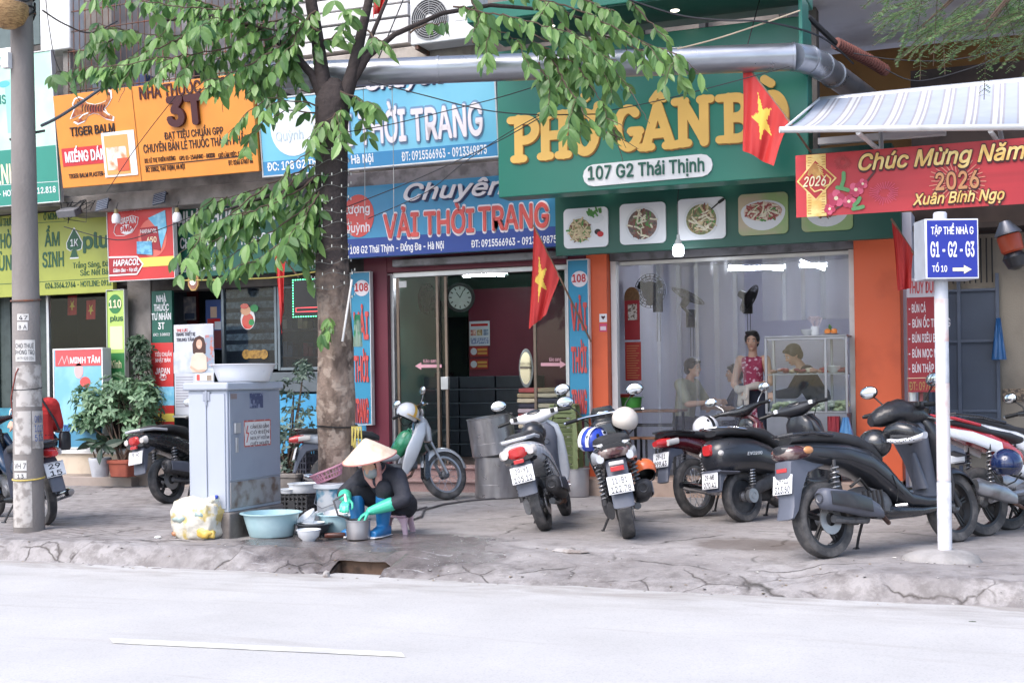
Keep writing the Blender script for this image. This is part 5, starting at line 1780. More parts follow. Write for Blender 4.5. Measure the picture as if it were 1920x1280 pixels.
def underbone(label,loc,rz,lean,paint,shield,tailmat=None,wb=1.23,r=.283,rows=('',''),steer=0.0,sport=False,group='motorbikes parked on the sidewalk',mirrors=True,seat_mat=m_seat,stickers=None):
 t=thing('underbone_motorbike',label,'motorbike',loc,rz,group,lean)
 ax_=Vector((-math.sin(RAD(26)),0,math.cos(RAD(26))))
 FT=Matrix.Translation((wb,0,r)) @ Matrix.Rotation(steer,4,ax_) @ Matrix.Translation((-wb,0,-r))
 wheel(t,0,r,.085,'cast' if sport else 'spoke',None,m_rim if sport else m_rims)
 wheel(t,wb,r,.075,'cast' if sport else 'spoke',FT,m_rim if sport else m_rims)
 if sport:
  tail=[(-.56,.955,.02,.012),(-.40,.91,.07,.035),(-.15,.85,.10,.055),(.12,.78,.11,.075),(.32,.70,.10,.085),(.48,.62,.08,.07)]
  seat=[(-.38,.945,.07,.02),(-.25,.93,.11,.03),(.02,.87,.125,.04),(.12,.845,.11,.035),(.35,.80,.12,.04),(.52,.77,.08,.03)]
 else:
  tail=[(-.44,.73,.03,.03),(-.36,.735,.07,.05),(-.15,.72,.10,.07),(.1,.67,.11,.085),(.3,.60,.105,.085),(.46,.52,.08,.06)]
  seat=[(-.40,.80,.06,.022),(-.28,.81,.11,.032),(0,.79,.125,.042),(.25,.765,.12,.045),(.42,.745,.09,.045),(.5,.715,.06,.03)]
 MB().hull([(x,0,z,a,b) for x,z,a,b in tail],'x',18,2.6).build('body',paint,t,smooth=60)
 st=MB().hull([(x,0,z,a,b) for x,z,a,b in seat],'x',18,2.6).build('seat',seat_mat,t,smooth=60)
 # frame cover dipping between seat and steering head, then the wide leg shield
 MB().hull([(.40,0,.56,.06,.06),(.55,0,.50,.055,.06),(.70,0,.52,.055,.06),(.84,0,.64,.06,.07),(.95,0,.80,.07,.08)],'x',16).build('frame_cover',shield,t,smooth=60)
 for s in (-1,1):
  w=[(.30,.76,.035,.02),(.42,.80,.07,.022),(.58,.86,.085,.022),(.74,.93,.075,.03),(.86,.97,.055,.05)]
  yy=(.10,.135,.155,.15,.11)
  MB().hull([(z,x,s*yy[i],a,b) for i,(z,x,a,b) in enumerate(w)],'z',14,3).build('leg_shield',paint if not sport else shield,t,smooth=60)
 MB().hull([(.66,1.06,0,.04,.10),(.80,1.03,0,.06,.14),(.90,.99,0,.06,.12),(.95,.97,0,.04,.07)],'z',16).build('front_cover',paint,t,smooth=60)
 MB().hull([(.60,.93,0,.02,.09),(.74,.93,0,.03,.12),(.86,.92,0,.03,.11),(.92,.93,0,.03,.06)],'z',14).build('inner_panel',m_bblack if not sport else m_bgrey,t,smooth=60)
 hx,hz=.93,1.0
 hb=[(-.22,hx-.06,hz+.02,.024,.022),(-.14,hx-.04,hz+.012,.035,.03),(-.06,hx-.005,hz,.06,.05),(0,hx,hz,.07,.06),(.06,hx-.005,hz,.06,.05),(.14,hx-.04,hz+.012,.035,.03),(.22,hx-.06,hz+.02,.024,.022)]
 h_=MB().hull(hb,'y',16,2.3,FT).build('handlebar_cover',m_bblack,t,smooth=60)
 MB().ball((hx+.06,0,hz-.01),(.035,.075,.055),16,FT).build('headlight',m_clear,h_)
 MB().ball((0,0,0),(.03,.06,.01),14,FT @ place((hx-.045,0,hz+.045),ry=RAD(-30))).build('instrument',m_mirror,h_)
 grips(t,FT,hx-.065,hz+.02,.22,.34,drop=.01)
 if mirrors:
  for s in (-1,1):
   mirror(t,FT,.18*s,hx-.04,hz+.02,(hx-.05,.30*s,hz+.17),(.012,.06,.042),yaw=RAD(8)*s,stem=m_chrome if not sport else m_black)
 for s in (-1,1):
  MB().tube([(wb,s*.07,r),(wb-.17,s*.065,r+.36)],[.019,.017],10,T=FT).build('fork_leg',m_rims if not sport else m_engd,t)
 fender(wb,r,r+.03,.12,15,165,FT).build('fender',paint,t,smooth=60)
 MB().puff([(wb-.26,.50),(wb-.20,.55),(wb-.20,.25),(wb-.26,.20),(wb-.29,.25)],.05,.01,FT).build('mud_flap',m_bblack,t)
 # engine lying forward, crankcase, swing arm, exhaust
 MB().hull([(.36,0,.33,.07,.07),(.48,0,.33,.11,.10),(.64,0,.33,.11,.095),(.74,0,.36,.07,.07),(.86,0,.40,.055,.06),(.92,0,.41,.04,.05)],'x',14,3).build('engine',m_eng,t,smooth=45)
 MB().lathe([(0,-.125),(.055,-.125),(.07,-.11),(.07,.10)],20,place((.56,0,.33)) @ RX90).build('crankcase',m_eng,t)
 if sport:
  mb=MB()
  for i in range(6):
   mb.box(.62,.80,-.16,-.145,.26+i*.03,.275+i*.03)
  mb.tube([(.6,-.15,.24),(.82,-.15,.26),(.82,-.15,.44),(.6,-.15,.46),(.6,-.15,.24)],.012,6)
  mb.build('engine_guard',m_engd,t)
 MB().tube([(.0,-.10,r),(.2,-.10,r+.03),(.42,-.08,r+.05)],[.024,.022,.03],8).tube([(.0,.10,r),(.42,.08,r+.05)],.024,8).build('swing_arm',m_rims,t)
 MB().hull([(-.02,.085,r,.02,.05),(.2,.085,r+.02,.02,.06),(.42,.085,r+.05,.02,.06)],'x',12).build('chain_case',m_engd,t,smooth=50)
 if sport:
  ex=MB().hull([(-.24,-.17,r+.13,.05,.05),(-.2,-.17,r+.12,.06,.07),(.1,-.165,r+.04,.055,.065),(.22,-.155,r,.035,.045)],'x',14,2.8).build('exhaust',m_rims,t,smooth=50)
 else:
  ex=MB().hull([(-.36,-.15,r+.03,.03,.03),(-.30,-.15,r+.02,.045,.045),(.05,-.15,r-.05,.045,.045),(.18,-.14,r-.075,.025,.025)],'x',14,2.2).build('exhaust',m_chrome,t,smooth=50)
 MB().tube([(.2,-.15,r-.03),(.4,-.14,r-.11),(.62,-.1,r-.10),(.84,-.05,r),(.88,-.03,r+.08)],.016,10).build('exhaust_pipe',m_rustpipe,ex)
 for s in (-1,1):
  spring(t,(.0,s*.115,r+.04),(.06,s*.115,.66 if not sport else .74),.026,9)
 g=[(-.18,.66),(-.34,.68),(-.40,.60),(-.43,.48),(-.46,.36),(-.43,.35),(-.38,.47),(-.31,.58),(-.15,.61)]
 if sport:
  g=[(-.18,.72),(-.40,.80),(-.46,.72),(-.48,.58),(-.45,.57),(-.40,.68),(-.30,.70),(-.15,.66)]
 MB().puff(g,.065,.01).build('mudguard',m_bgrey,t,smooth=50)
 if sport:
  MB().hull([(-.575,0,.945,.012,.01),(-.46,0,.91,.055,.02),(-.36,0,.885,.06,.02)],'x',12).build('tail_light',m_tail,t,smooth=50)
  mb=MB().tube([(-.02,.12,.90),(-.3,.115,.965),(-.5,.05,1.0),(-.52,0,1.0),(-.5,-.05,1.0),(-.3,-.115,.965),(-.02,-.12,.90)],.014,8)
  mb.build('grab_rail',tailmat or m_bblack,t)
  for s in (-1,1):
   MB().hull([(-.36,s*.085,.86,.012,.035),(-.1,s*.112,.80,.012,.05),(.2,s*.118,.70,.012,.055)],'x',12).build('side_cover',shield,t,smooth=50)
 else:
  MB().hull([(-.49,0,.72,.03,.025),(-.42,0,.725,.075,.045),(-.34,0,.73,.085,.05)],'x',16).build('tail_light',m_tail,t,smooth=50)
  for s in (-1,1):
   MB().hull([(-.40,s*.085,.72,.02,.03),(-.27,s*.10,.735,.018,.03)],'x',12).build('indicator',m_clear,t,smooth=50)
  MB().tube([(-.05,.13,.80),(-.3,.13,.825),(-.42,.06,.83),(-.43,0,.83),(-.42,-.06,.83),(-.3,-.13,.825),(-.05,-.13,.80)],.012,8).build('grab_rail',m_bblack,t)
 plate(t,-.435 if not sport else-.50,.57 if not sport else .66,RAD(-14),rows)
 side_stand(t,.45)
 for s in (-1,1):
  MB().tube([(.52,s*.1,.25),(.52,s*.24,.25)],.016,8).build('foot_peg',m_black,t)
 MB().tube([(.60,-.13,.31),(.42,-.16,.42),(.40,-.20,.46)],.009,6).build('kick_lever',m_chrome,t)
 return t
def gz(px,py):
 p=onZ(px,py,0.0)
 return (p.x,p.y,walk_height(p.x,p.y)-.004)
LN=RAD(-9)
A=scooter('matte black large wheeled scooter parked in front of the striped sign post',gz(1553,1045),RAD(55),LN,'big',m_bmatte,m_bmatte,m_bgrey,1.45,.28,rows=('29-L1','313.50'),guard=m_bgrey)
D=scooter('white scooter with red tail lamp leaning beside the steel drums',gz(1025,993),RAD(101),RAD(-14),'wide',m_bwhite,m_bwhite,m_bgrey,1.27,.245,rows=('29-Y1','105.12'),guard=m_bgrey)
E_=scooter('black and silver scooter with white seat piping and chrome handlebar',gz(1180,1008),RAD(109),RAD(-10),'sport',m_bblack,m_bsilver,m_bblack,1.31,.255,rows=('11-B1','122.78'),guard=m_bgrey)
B=scooter('rounded dark retro scooter with chrome seat rail next to the glass food cabinet',gz(1397,978),RAD(60),RAD(-8),'round',m_bmatte,m_bmatte,m_bmatte,1.28,.235,rows=('29-MĐ','070.41'),rim='disc',rimm=m_engd,steer=RAD(18),mirrors=False)
G=scooter('black scooter with red tail lamp half hidden behind the grey electrical cabinet',gz(318,943),RAD(84),LN,'wide',m_bblack,m_bblack,m_bblack,1.27,.262,rows=('29-H1',''),guard=m_bgrey)
Cw=underbone('maroon underbone motorbike with spoked wheels and white helmet in front of the curtain',gz(1310,968),RAD(64),LN,m_bred,m_bred,rows=('29-E1','999.43'),steer=RAD(15))
Fp=gz(835,937)
h_=RAD(38)
F_=underbone('white underbone motorbike with tall leg shield behind the crouching person',(Fp[0]-1.23*math.cos(h_),Fp[1]-1.23*math.sin(h_),0),h_,RAD(-7),m_bsilver,m_bsilver,steer=RAD(20))
Hb=underbone('dark blue motorbike facing left behind the concrete utility pole',gz(86,983),RAD(155),LN,m_bblue,m_bblue,rows=('29','15'))
I1=underbone('red and white sporty motorbike with high tail behind the striped post',gz(1848,1003),RAD(50),LN,m_bright,m_bwhite,sport=True,tailmat=m_bright)
I2=underbone('white and red sporty motorbike with black tail rail at the right edge',gz(1895,992),RAD(48),LN,m_bwhite,m_bwhite,sport=True)
# lettering on the flanks
def flank(t,body,x0,x1,z,h,y,mat,tilt=0.0,shear=0.0):
 mb=MB()
 text_in(mb,body,place((0,y,0)) @ Matrix.Rotation(tilt,4,'Y'),x0,x1,z,h,.014,.002,shear)
 mb.build('flank_lettering',mat,t,smooth=0)
flank(B,'EVO200',-.08,.12,.60,.028,-.200,m_bsilver,0,.2)
flank(I2,'adidas',-.02,.20,.76,.045,-.135,m_ink,RAD(18))
mb=MB()
strokes(mb,[[(0,0),(0,.035)],[(-.012,.004),(-.03,.03)],[(.012,.004),(.03,.03)]],.018,.002,place((-.07,-.135,.775)) @ Matrix.Rotation(RAD(18),4,'Y'))
strokes(mb,[[(-.03,-.012),(.03,-.012)]],.004,.002,place((-.07,-.135,.775)) @ Matrix.Rotation(RAD(18),4,'Y'))
mb.build('flank_emblem',m_ink,I2,smooth=0)
# ------------------------------------------------------------------ helmets, bag and covers left on the motorbikes
def helmet(name,label,loc,r,mat,rx=0,ry=0,rz=0,stripe=None,visor=None,vents=0,group=None,deep=.35):
 t=thing(name,label,'helmet',loc,0,group)
 t.rotation_euler=(rx,ry,rz)
 prof=[(r*math.cos(a),r*.95*math.sin(a)) for a in [RAD(-deep*90+(90+deep*90)*i/12) for i in range(13)]]
 prof[-1]=(.0005,prof[-1][1])
 inner=[(max(.0004,q*.88),z*.88+(.0 if i else 0)) for i,(q,z) in enumerate(prof)][::-1]
 inner[-1]=(inner[-1][0],prof[0][1])
 sh=MB().lathe(prof,26,place((0,0,0),s=(1.12,1,1))).build('shell',mat,t,smooth=60)
 MB().lathe(inner+[prof[0]],26,place((0,0,0),s=(1.12,1,1))).build('lining',m_black,t,smooth=60)
 if stripe:
  mb=MB()
  for off in (-.04,.04) if stripe[1] == 2 else (0,):
   ring=[]
   for i in range(17):
    a=RAD(-10+200*i/16)
    for w in (-.018,.018):
     ring.append((1.135*r*math.cos(a),off+w,r*.965*math.sin(a)))
   n0=len(mb.v)
   mb.v+=ring
   for i in range(16):
    mb.f.append((n0+2*i,n0+2*i+1,n0+2*i+3,n0+2*i+2)); mb.m.append(0)
  mb.build('stripe',stripe[0],sh,smooth=60)
 if visor:
  MB().hull([(-.014+prof[0][1]*.2,r*1.12,0,.06,r*.7),(-.008+prof[0][1]*.2,r*1.12,0,.062,r*.72)],'z',18).build('peak',visor,t,smooth=60)
 if vents:
  mb=MB()
  for k in range(vents):
   a=RAD(200+140*k/max(1,vents-1))
   mb.ball((r*1.1*math.cos(a)*.86,r*math.sin(a)*.86,r*.48),(.022,.01,.018),8)
  mb.build('vent',m_black,sh)
 st=MB().tube([(0,r*.9,prof[0][1]+.01),(.02,r*.5,prof[0][1]-.06),(.03,0,prof[0][1]-.09),(.02,-r*.5,prof[0][1]-.06),(0,-r*.9,prof[0][1]+.01)],.006,6).build('chin_strap',m_black,t)
 return t
def atb(bike,x,y,z):
 return chain(bike) @ Vector((x,y,z))
yellow=M('helmet_yellow','e0b02c',.3,coat=.5,var=.04)
helmet('helmet','white and yellow helmet with yellow peak hanging on the white motorbike handlebar',onY(765,774,atb(F_,.8,0,1.1).y-.08),.125,M('helmet_white','dadce2',.25,coat=.5,var=.04),RAD(-25),RAD(10),RAD(-30),(yellow,1),yellow)
helmet('helmet','white helmet with dark cut-outs resting on the maroon motorbike seat',onY(1323,801,atb(Cw,.55,-.05,.9).y),.125,M('helmet_white','dadce2',.25),RAD(10),RAD(-10),RAD(-40),(m_black,1),None,2)
helmet('helmet','glossy blue and white cycling helmet balanced on the black and silver scooter',onY(1112,826,atb(E_,.45,.12,.9).y),.125,M('helmet_blue','1f3fae',.2,coat=.7,color2='d8dcec',edge=(.56,.58),scale=7),RAD(0),RAD(-12),RAD(70),(M('helmet_white','dadce2',.25),2),None,4)
helmet('helmet','bright orange helmet hung low on the right of the silver scooter',onY(1207,882,atb(E_,.2,-.25,.5).y),.105,M('helmet_orange','ee6a1c',.3,coat=.4,var=.05),RAD(5),RAD(-40),RAD(-60),None,None,4)
helmet('helmet','cream white helmet hanging behind the chrome handlebar near the green basin',onY(1172,786,atb(E_,.9,-.2,1.0).y),.12,M('helmet_cream','cfc6bc',.35,var=.05),RAD(-10),RAD(15),RAD(-70))
helmet('helmet','shiny navy helmet hanging on the flank of the red sporty motorbike',onY(1887,868,atb(I1,.1,-.25,.6).y-.12),.125,M('helmet_navy','1a2c58',.15,coat=.8,var=.08),RAD(0),RAD(0),RAD(-90),None,M('visor_smoke','3c4048',.1),0,None,.5)
helmet('helmet','open black helmet hanging mouth outward under the black scooter handlebar',onY(1640,832,atb(A,.72,0,.85).y),.115,m_bblack,RAD(70),RAD(0),RAD(-20))
helmet('helmet','dull black helmet sitting on the white scooter footwell behind the seat',onY(1000,812,atb(D,.55,0,.9).y),.12,m_bmatte,0,RAD(5),RAD(100))
# soft cap with checked band and black rain cover on the large black scooter
cp=onY(1692,812,atb(A,.9,-.1,.95).y-.1)
t=thing('cap','glossy black cap with white checked band hanging on the matte black scooter','cap',cp,RAD(-20))
MB().hull([(-.16,0,-.02,.05,.02),(-.10,0,.015,.09,.055),(0,0,.03,.11,.075),(.10,0,.015,.09,.06),(.17,0,-.005,.04,.025)],'x',18).build('crown',m_bblack,t,smooth=60)
b_=MB().hull([(-.175,0,-.05,.04,.016),(-.1,-.01,-.055,.095,.02),(0,-.015,-.06,.118,.022),(.1,-.01,-.045,.10,.024),(.18,0,-.01,.05,.026)],'x',18).build('band',M('helmet_white','dadce2',.25),t,smooth=60)
mb=MB()
for i in range(20):
 for j in range(2):
  x_=-.165+i*.0165
  zz=-.055+(.02 if i > 14 else 0)+j*.012
  if (i+j) % 2:
   mb.box(x_,x_+.009,-.142,-.138,zz-.012,zz-.004)
mb.build('check',m_ink,b_)
cv=onY(1690,790,atb(A,.95,0,1.08).y-.04)
t=thing('rain_cover','crumpled black rain cover bundled over the matte black scooter handlebar','cover',cv,RAD(35))
mb=MB()
rr=random.Random(5)
rings=[]
for i in range(15):
 u=i/14
 a=.035+.085*math.sin(math.pi*min(1,u*1.05+.05)) ** .8
 rings.append([(-.26+.52*u,a*1.0*math.cos(2*math.pi*k/20)*(1+.18*noise.noise(Vector((u*5,math.cos(k*.314)*2,math.sin(k*.314)*2)))),.01+.06*math.sin(math.pi*u)+a*.85*math.sin(2*math.pi*k/20)*(1+.25*noise.noise(Vector((u*6,math.cos(k*.314)*2,3+math.sin(k*.314)*2))))) for k in range(20)])
mb.loft(rings).build('cloth',M('rain_cloth',(0.02,0.02,0.024),.3,var=.2,bump=.3,bscale=25),t,smooth=60)
MB().hull([(0,.0,0,.05,.003),(.1,.01,-.02,.045,.004),(.16,.015,-.06,.03,.003)],'x',10,T=place((.2,-.06,.03))).build('paper_tag',m_plate,t)
bg_=atb(F_,.86,-.02,.72)
bp_=onY(753,832,bg_.y-.10)
t=thing('shopping_bag','shiny green plastic bag hanging on the hook of the white motorbike','bag',bp_,0)
mb=MB()
rings=[]
for i in range(13):
 u=i/12
 a=(.10*math.sin(math.pi*(u*.93+.05)) ** .55)
 rings.append([((-.05+.12*u)+a*1.15*math.cos(2*math.pi*k/22)*(1+.22*noise.noise(Vector((u*3,k*.55,1)))),a*.75*math.sin(2*math.pi*k/22),-.15+.30*u+.015*noise.noise(Vector((k*.7,u*5,4)))) for k in range(22)])
mb.loft(rings).build('film',M('bag_green','1d8a5c',.18,var=.2,scale=9,coat=.7,color2='56c79a',edge=(.55,.75)),t,smooth=60)
MB().tube([(.07,0,.13),(.09,0,.17),(.12,-.01,.16),(.13,0,.12)],.012,6).build('knot',M('bag_green','1d8a5c',.18),t)
# ------------------------------------------------------------------ street furniture
# utility pole
pc=Vector((-8.546,9.354,0))
t=thing('utility_pole','tall round concrete utility pole with pasted notices at the kerb','pole',pc)
prof=[(.139-.0085*z,z) for z in [-.02+7.6*i/40 for i in range(41)]]
MB().lathe(prof,36).build('post',M('pole_concrete','8b8480',.9,color2='635d5a',edge=(.4,.75),scale=2.2,bump=.25,bscale=40,streak=(1,1,.35)),t,smooth=60)
def wrap(name,px0,px1,pyt,pyb,mat,proud=.002,text=None,ink=None):
 """thin sheet pasted round the pole"""
 d0,d1=ray(px0,(pyt+pyb)/2),ray(px1,(pyt+pyb)/2)
 def ang(d):
  k=pc.xy-EYEP.xy
  dd=Vector((d.x,d.y)).normalized()
  b=dd.dot(k)
  r=.139-.0085*1.2
  q=max(0,b*b-(k.length_squared-r*r))
  p=EYEP.xy+dd*(b-math.sqrt(q))-pc.xy
  return math.atan2(p.y,p.x)
 a0,a1=ang(d0),ang(d1)
 dist=pc.length-.13
 zt_=EYE+ray((px0+px1)/2,pyt).z*pc.y/ray((px0+px1)/2,pyt).y
 zb_=EYE+ray((px0+px1)/2,pyb).z*pc.y/ray((px0+px1)/2,pyb).y
 n=10
 mb=MB()
 rings=[]
 for z in (zb_,zt_):
  r=.139-.0085*z+proud
  rings.append([(r*math.cos(a0+(a1-a0)*i/n),r*math.sin(a0+(a1-a0)*i/n),z) for i in range(n+1)])
 mb.loft(rings,False,False)
 o=mb.build(name,mat,t,smooth=60)
 if text:
  b=MB()
  for body,u0,u1,v,h in text:
   vs,fs=glyphs(body,.002,.0)
   xa,xb=min(q.x for q in vs),max(q.x for q in vs)
   out=[]
   for q in vs:
    u=u0+(u1-u0)*(q.x-xa)/(xb-xa)
    z=zb_+(zt_-zb_)*v+q.y/CAPH*h
    r=.139-.0085*z+proud+.0025
    a=a0+(a1-a0)*u
    out.append((r*math.cos(a),r*math.sin(a),z))
   b.add(out,fs)
  b.build('lettering',ink or m_ink,o,smooth=0)
 return o
m_note=M('pasted_paper','cfccc8',.8,var=.05,color2='b0aaa4',edge=(.5,.75),scale=7)
m_remn=M('paper_remnant','b9b3ae',.9,color2='8f8883',edge=(.45,.6),scale=14)
wrap('notice',29,66,638,678,m_note,.003,[('CHO THUÊ',.02,.92,.62,.042),('PHÒNG TRỌ',.02,.95,.32,.042),('0979 520 226',.1,.9,.08,.026)])
wrap('notice',32,54,590,602,m_note,.003,[('47',.15,.9,.15,.035)])
wrap('notice',32,52,605,620,m_note,.003,[('8 A',.15,.9,.15,.035)])
wrap('notice',28,50,861,880,m_note,.003,[('VH 7',.1,.95,.2,.05)])
wrap('notice',29,50,884,894,m_note,.003,[('13',.3,.8,.05,.035)])
wrap('paper_remnant',30,78,684,762,m_remn)
wrap('paper_remnant',28,58,770,850,m_remn)
wrap('paper_remnant',27,60,900,985,m_remn)
wrap('paper_remnant',60,80,770,840,m_remn,.0025)
wrap('stencil',62,79,774,832,m_remn,.0032,[('0916',.1,.9,.7,.06),('1023',.1,.9,.4,.06),('515',.1,.9,.1,.06)],M('stencil_blue','3a5a9a',.7))
for z_,r_,m_ in ((onY(50,563,pc.y).z,.010,m_rust),(onY(50,728,pc.y).z,.004,m_black),(onY(50,896,pc.y).z,.007,M('tape_yellow','c9b04a',.6))):
 rr=.139-.0085*z_+r_*.8
 MB().tube([(rr*math.cos(a*math.pi/14),rr*math.sin(a*math.pi/14),z_+.012*math.sin(a*.22)) for a in range(29)],r_,6).build('strap',m_,t)
MB().tube([(-.13,-.05,onY(50,780,pc.y).z),(-.09,-.11,onY(50,745,pc.y).z),(-.01,-.132,onY(60,700,pc.y).z),(.02,-.13,onY(60,690,pc.y).z)],.006,6).build('red_wire',M('wire_red','8a3a30',.6),t)
MB().tube([(-1.2,-.02,4.35),(-.1,-.03,4.33)],.022,10).box(-.11,-.03,-.15,-.09,4.26,4.40).build('bracket',m_white,t)
mb=MB()
rr=random.Random(2)
for k in range(16):
 a0=rr.uniform(0,6.28)
 mb.tube([(.12*math.cos(a0+i*.55),.12*math.sin(a0+i*.55)-.0,4.75+.06*k*.7+.05*math.sin(i+k)) for i in range(9)],.010,5)
mb.build('cable_coil',m_black,t)
# tan woven basket hanging at the top left
b=onY(14,18,9.1)
t=thing('hanging_basket','round tan woven basket hanging beside the top of the concrete pole','basket',b)
MB().lathe([(.0,-.17),(.07,-.165),(.14,-.12),(.18,-.04),(.185,.03),(.18,.04),(.165,.02),(.12,-.08),(0,-.12)],26).build('bowl',M('wicker_tan','b08a56',.7,color2='7d5c36',edge=(.4,.65),scale=20,streak=(1,1,5),bump=.5),t,smooth=60)
MB().tube([(-.17,0,.03),(0,0,.5),(.17,0,.03)],.005,5).build('cord',m_dark,t)
# electrical cabinet
CX0,CX1,CY0,CY1=-6.755,-6.355,9.34,10.18
m_cab=M('cabinet_grey','8d94a2',.45,var=.04,scale=2,color2='7a8290',edge=(.5,.8))
m_cabl=M('cabinet_pale','a8afbc',.45,var=.04,scale=2)
m_cabr=M('cabinet_rusted','94908f',.7,color2='6b5648',edge=(.45,.68),scale=9,bump=.2)
t=thing('electrical_cabinet','grey steel electrical cabinet with warning notice standing on the pavement edge','cabinet',((CX0+CX1)/2,(CY0+CY1)/2,0))
def czz(py):
 return EYE+(726-py)/219.0
zA,zB,zC=czz(716),czz(905),czz(962)
MB().box(CX0-.02,CX1+.02,CY0-.02,CY1+.02,-.03,zC).build('plinth',M('plinth_concrete','857d78',.9,color2='5f5752',edge=(.4,.7),scale=5,bump=.4),t,W=True,bevel=.015)
MB().box(CX0,CX1,CY0,CY1,zC+.001,zA-.07).build('body',m_cabl,t,W=True,bevel=.008)
MB().box(CX0-.035,CX1+.03,CY0-.035,CY1+.03,zA-.069,zA).build('lid',m_cabl,t,W=True,bevel=.014)
for y0,y1 in ((CY0+.0,0),):
 MB().box(CX0+.02,CX0+.19,CY0-.012,CY0-.001,zC+.03,zA-.1).build('front_panel',m_cabl,t,W=True,bevel=.004)
 MB().box(CX0+.205,CX1-.02,CY0-.012,CY0-.001,zC+.03,zA-.1).build('front_panel',m_cabl,t,W=True,bevel=.004)
xm=CX0+.2
MB().box(xm-.035,xm+.035,CY0-.02,CY0-.0125,zA-.16,zA-.08).box(xm-.01,xm+.01,CY0-.026,CY0-.0205,zA-.20,zA-.06).build('hasp',m_cab,t,W=True,bevel=.003)
door=MB().box(CX1+.001,CX1+.014,CY0+.02,CY1-.02,zB+.01,zA-.085).build('door',m_cab,t,W=True,bevel=.005)
MB().box(CX1+.001,CX1+.012,CY0+.02,CY1-.02,zC+.03,zB-.003).build('lower_panel',m_cabr,t,W=True,bevel=.004)
def cab_rect(px0,px1,pyt,pyb,x0,x1,name,mat,par):
 a,b_=onX(px0,(pyt+pyb)/2,CX1+.014),onX(px1,(pyt+pyb)/2,CX1+.014)
 zt_,zb_=onX(px0,pyt,CX1+.014).z,onX(px0,pyb,CX1+.014).z
 o=MB().box(x0,x1,a.y,b_.y,zb_,zt_).build(name,mat,par,W=True,bevel=.002)
 return o,a.y,b_.y,zb_,zt_
XF=CX1+.0145
o,ya,yb,zb_,zt_=cab_rect(457,507,788,838,XF,XF+.003,'warning_notice',M('notice_white','d5d2d0',.6,color2='b6aca8',edge=(.5,.7),scale=9),door)
m_rb=M('notice_red','b5483e',.6,color2='d0b8b2',edge=(.5,.65),scale=18)
mb=MB()
mb.box(XF+.0032,XF+.004,ya,yb,zt_-.015,zt_).box(XF+.0032,XF+.004,ya,yb,zb_,zb_+.012).box(XF+.0032,XF+.004,ya,ya+.012,zb_+.0125,zt_-.0155).box(XF+.0032,XF+.004,yb-.012,yb,zb_+.0125,zt_-.0155)
mb.build('notice_border',m_rb,o,W=True)
T_=Matrix(((0,-1,0,XF+.0035),(1,0,0,0),(0,0,1,0),(0,0,0,1)))
mb=MB()
for i,q in enumerate(('CẤM LẠI GẦN!','CÓ ĐIỆN','NGUY HIỂM','CHẾT NGƯỜI')):
 text_in(mb,q,T_,ya+.10,yb-.03,zt_-.075-i*.05,.028,.006,.001)
mb.build('lettering',M('notice_ink','6a6060',.7),o,W=True,smooth=0)
mb=MB()
strokes(mb,[[(ya+.06,zt_-.05),(ya+.035,zt_-.11),(ya+.07,zt_-.115),(ya+.04,zt_-.19)]],.012,.001,T_)
mb.build('lightning_bolt',m_red_ := M('bolt_red','c03a30',.6),o,W=True,smooth=0)
cab_rect(468,493,737,765,XF,XF+.002,'sticker',M('sticker_navy','3b4668',.5,color2='8088a0',edge=(.5,.6),scale=30),door)
cab_rect(432,444,738,748,XF,XF+.002,'stencil',M('sticker_brown','8a7a78',.6),door)
cab_rect(438,448,793,812,XF,XF+.02,'handle',m_alu,door)
cab_rect(441,445,820,848,XF,XF+.012,'lock_bar',m_alu,door)
# white enamel basin on the cabinet
def basin(name,label,cat,px,py,zbase,w,h,mat,sy=1.0,depth=None,Y=None,rim=.02,wall=.72,lip=None,group=None,loc=None,rx=0,ry=0,rz=0,inner=None):
 p=Vector(loc) if loc else (onY(px,py,Y) if Y else onZ(px,py,zbase))
 t_=thing(name,label,cat,(p.x,p.y,p.z if (Y or loc) else zbase),rz,group)
 t_.rotation_euler=(rx,ry,rz)
 r0,r1=w/2*wall,w/2
 prof=[(0,.004),(r0*.96,.004),(r0,.012),(r0+(r1-r0)*(.72 if wall < .62 else .45),h*(.42 if wall < .62 else .5)),(r1-rim*.3,h-.008),(r1+rim,h-.006),(r1+rim,h),(r1-rim*.6,h),(r0+(r1-r0)*(.68 if wall < .62 else .42),h*(.43 if wall < .62 else .5)),(r0*.94,.02),(0,.016)]
 MB().lathe(prof,36,place((0,0,0),s=(1,sy,1))).build('bowl' if name != 'bucket' else 'pail',mat,t_,smooth=50)
 return t_
m_enamel=M('basin_white','d9dbe0',.3,var=.03,coat=.3)
m_pblue=M('plastic_pale_blue','a9cdd4',.35,var=.04,color2='c0dde2',edge=(.45,.75))
m_alupot=M('dull_aluminium','b0aeb2',.38,metal=.75,var=.08)
m_pwhite=M('plastic_white','dadfe4',.4,var=.04)
bw=basin('washing_basin','large white enamel basin resting on top of the grey electrical cabinet','basin',0,0,0,.57,.16,m_enamel,loc=(-6.50,9.82,zA+.001),wall=.80)
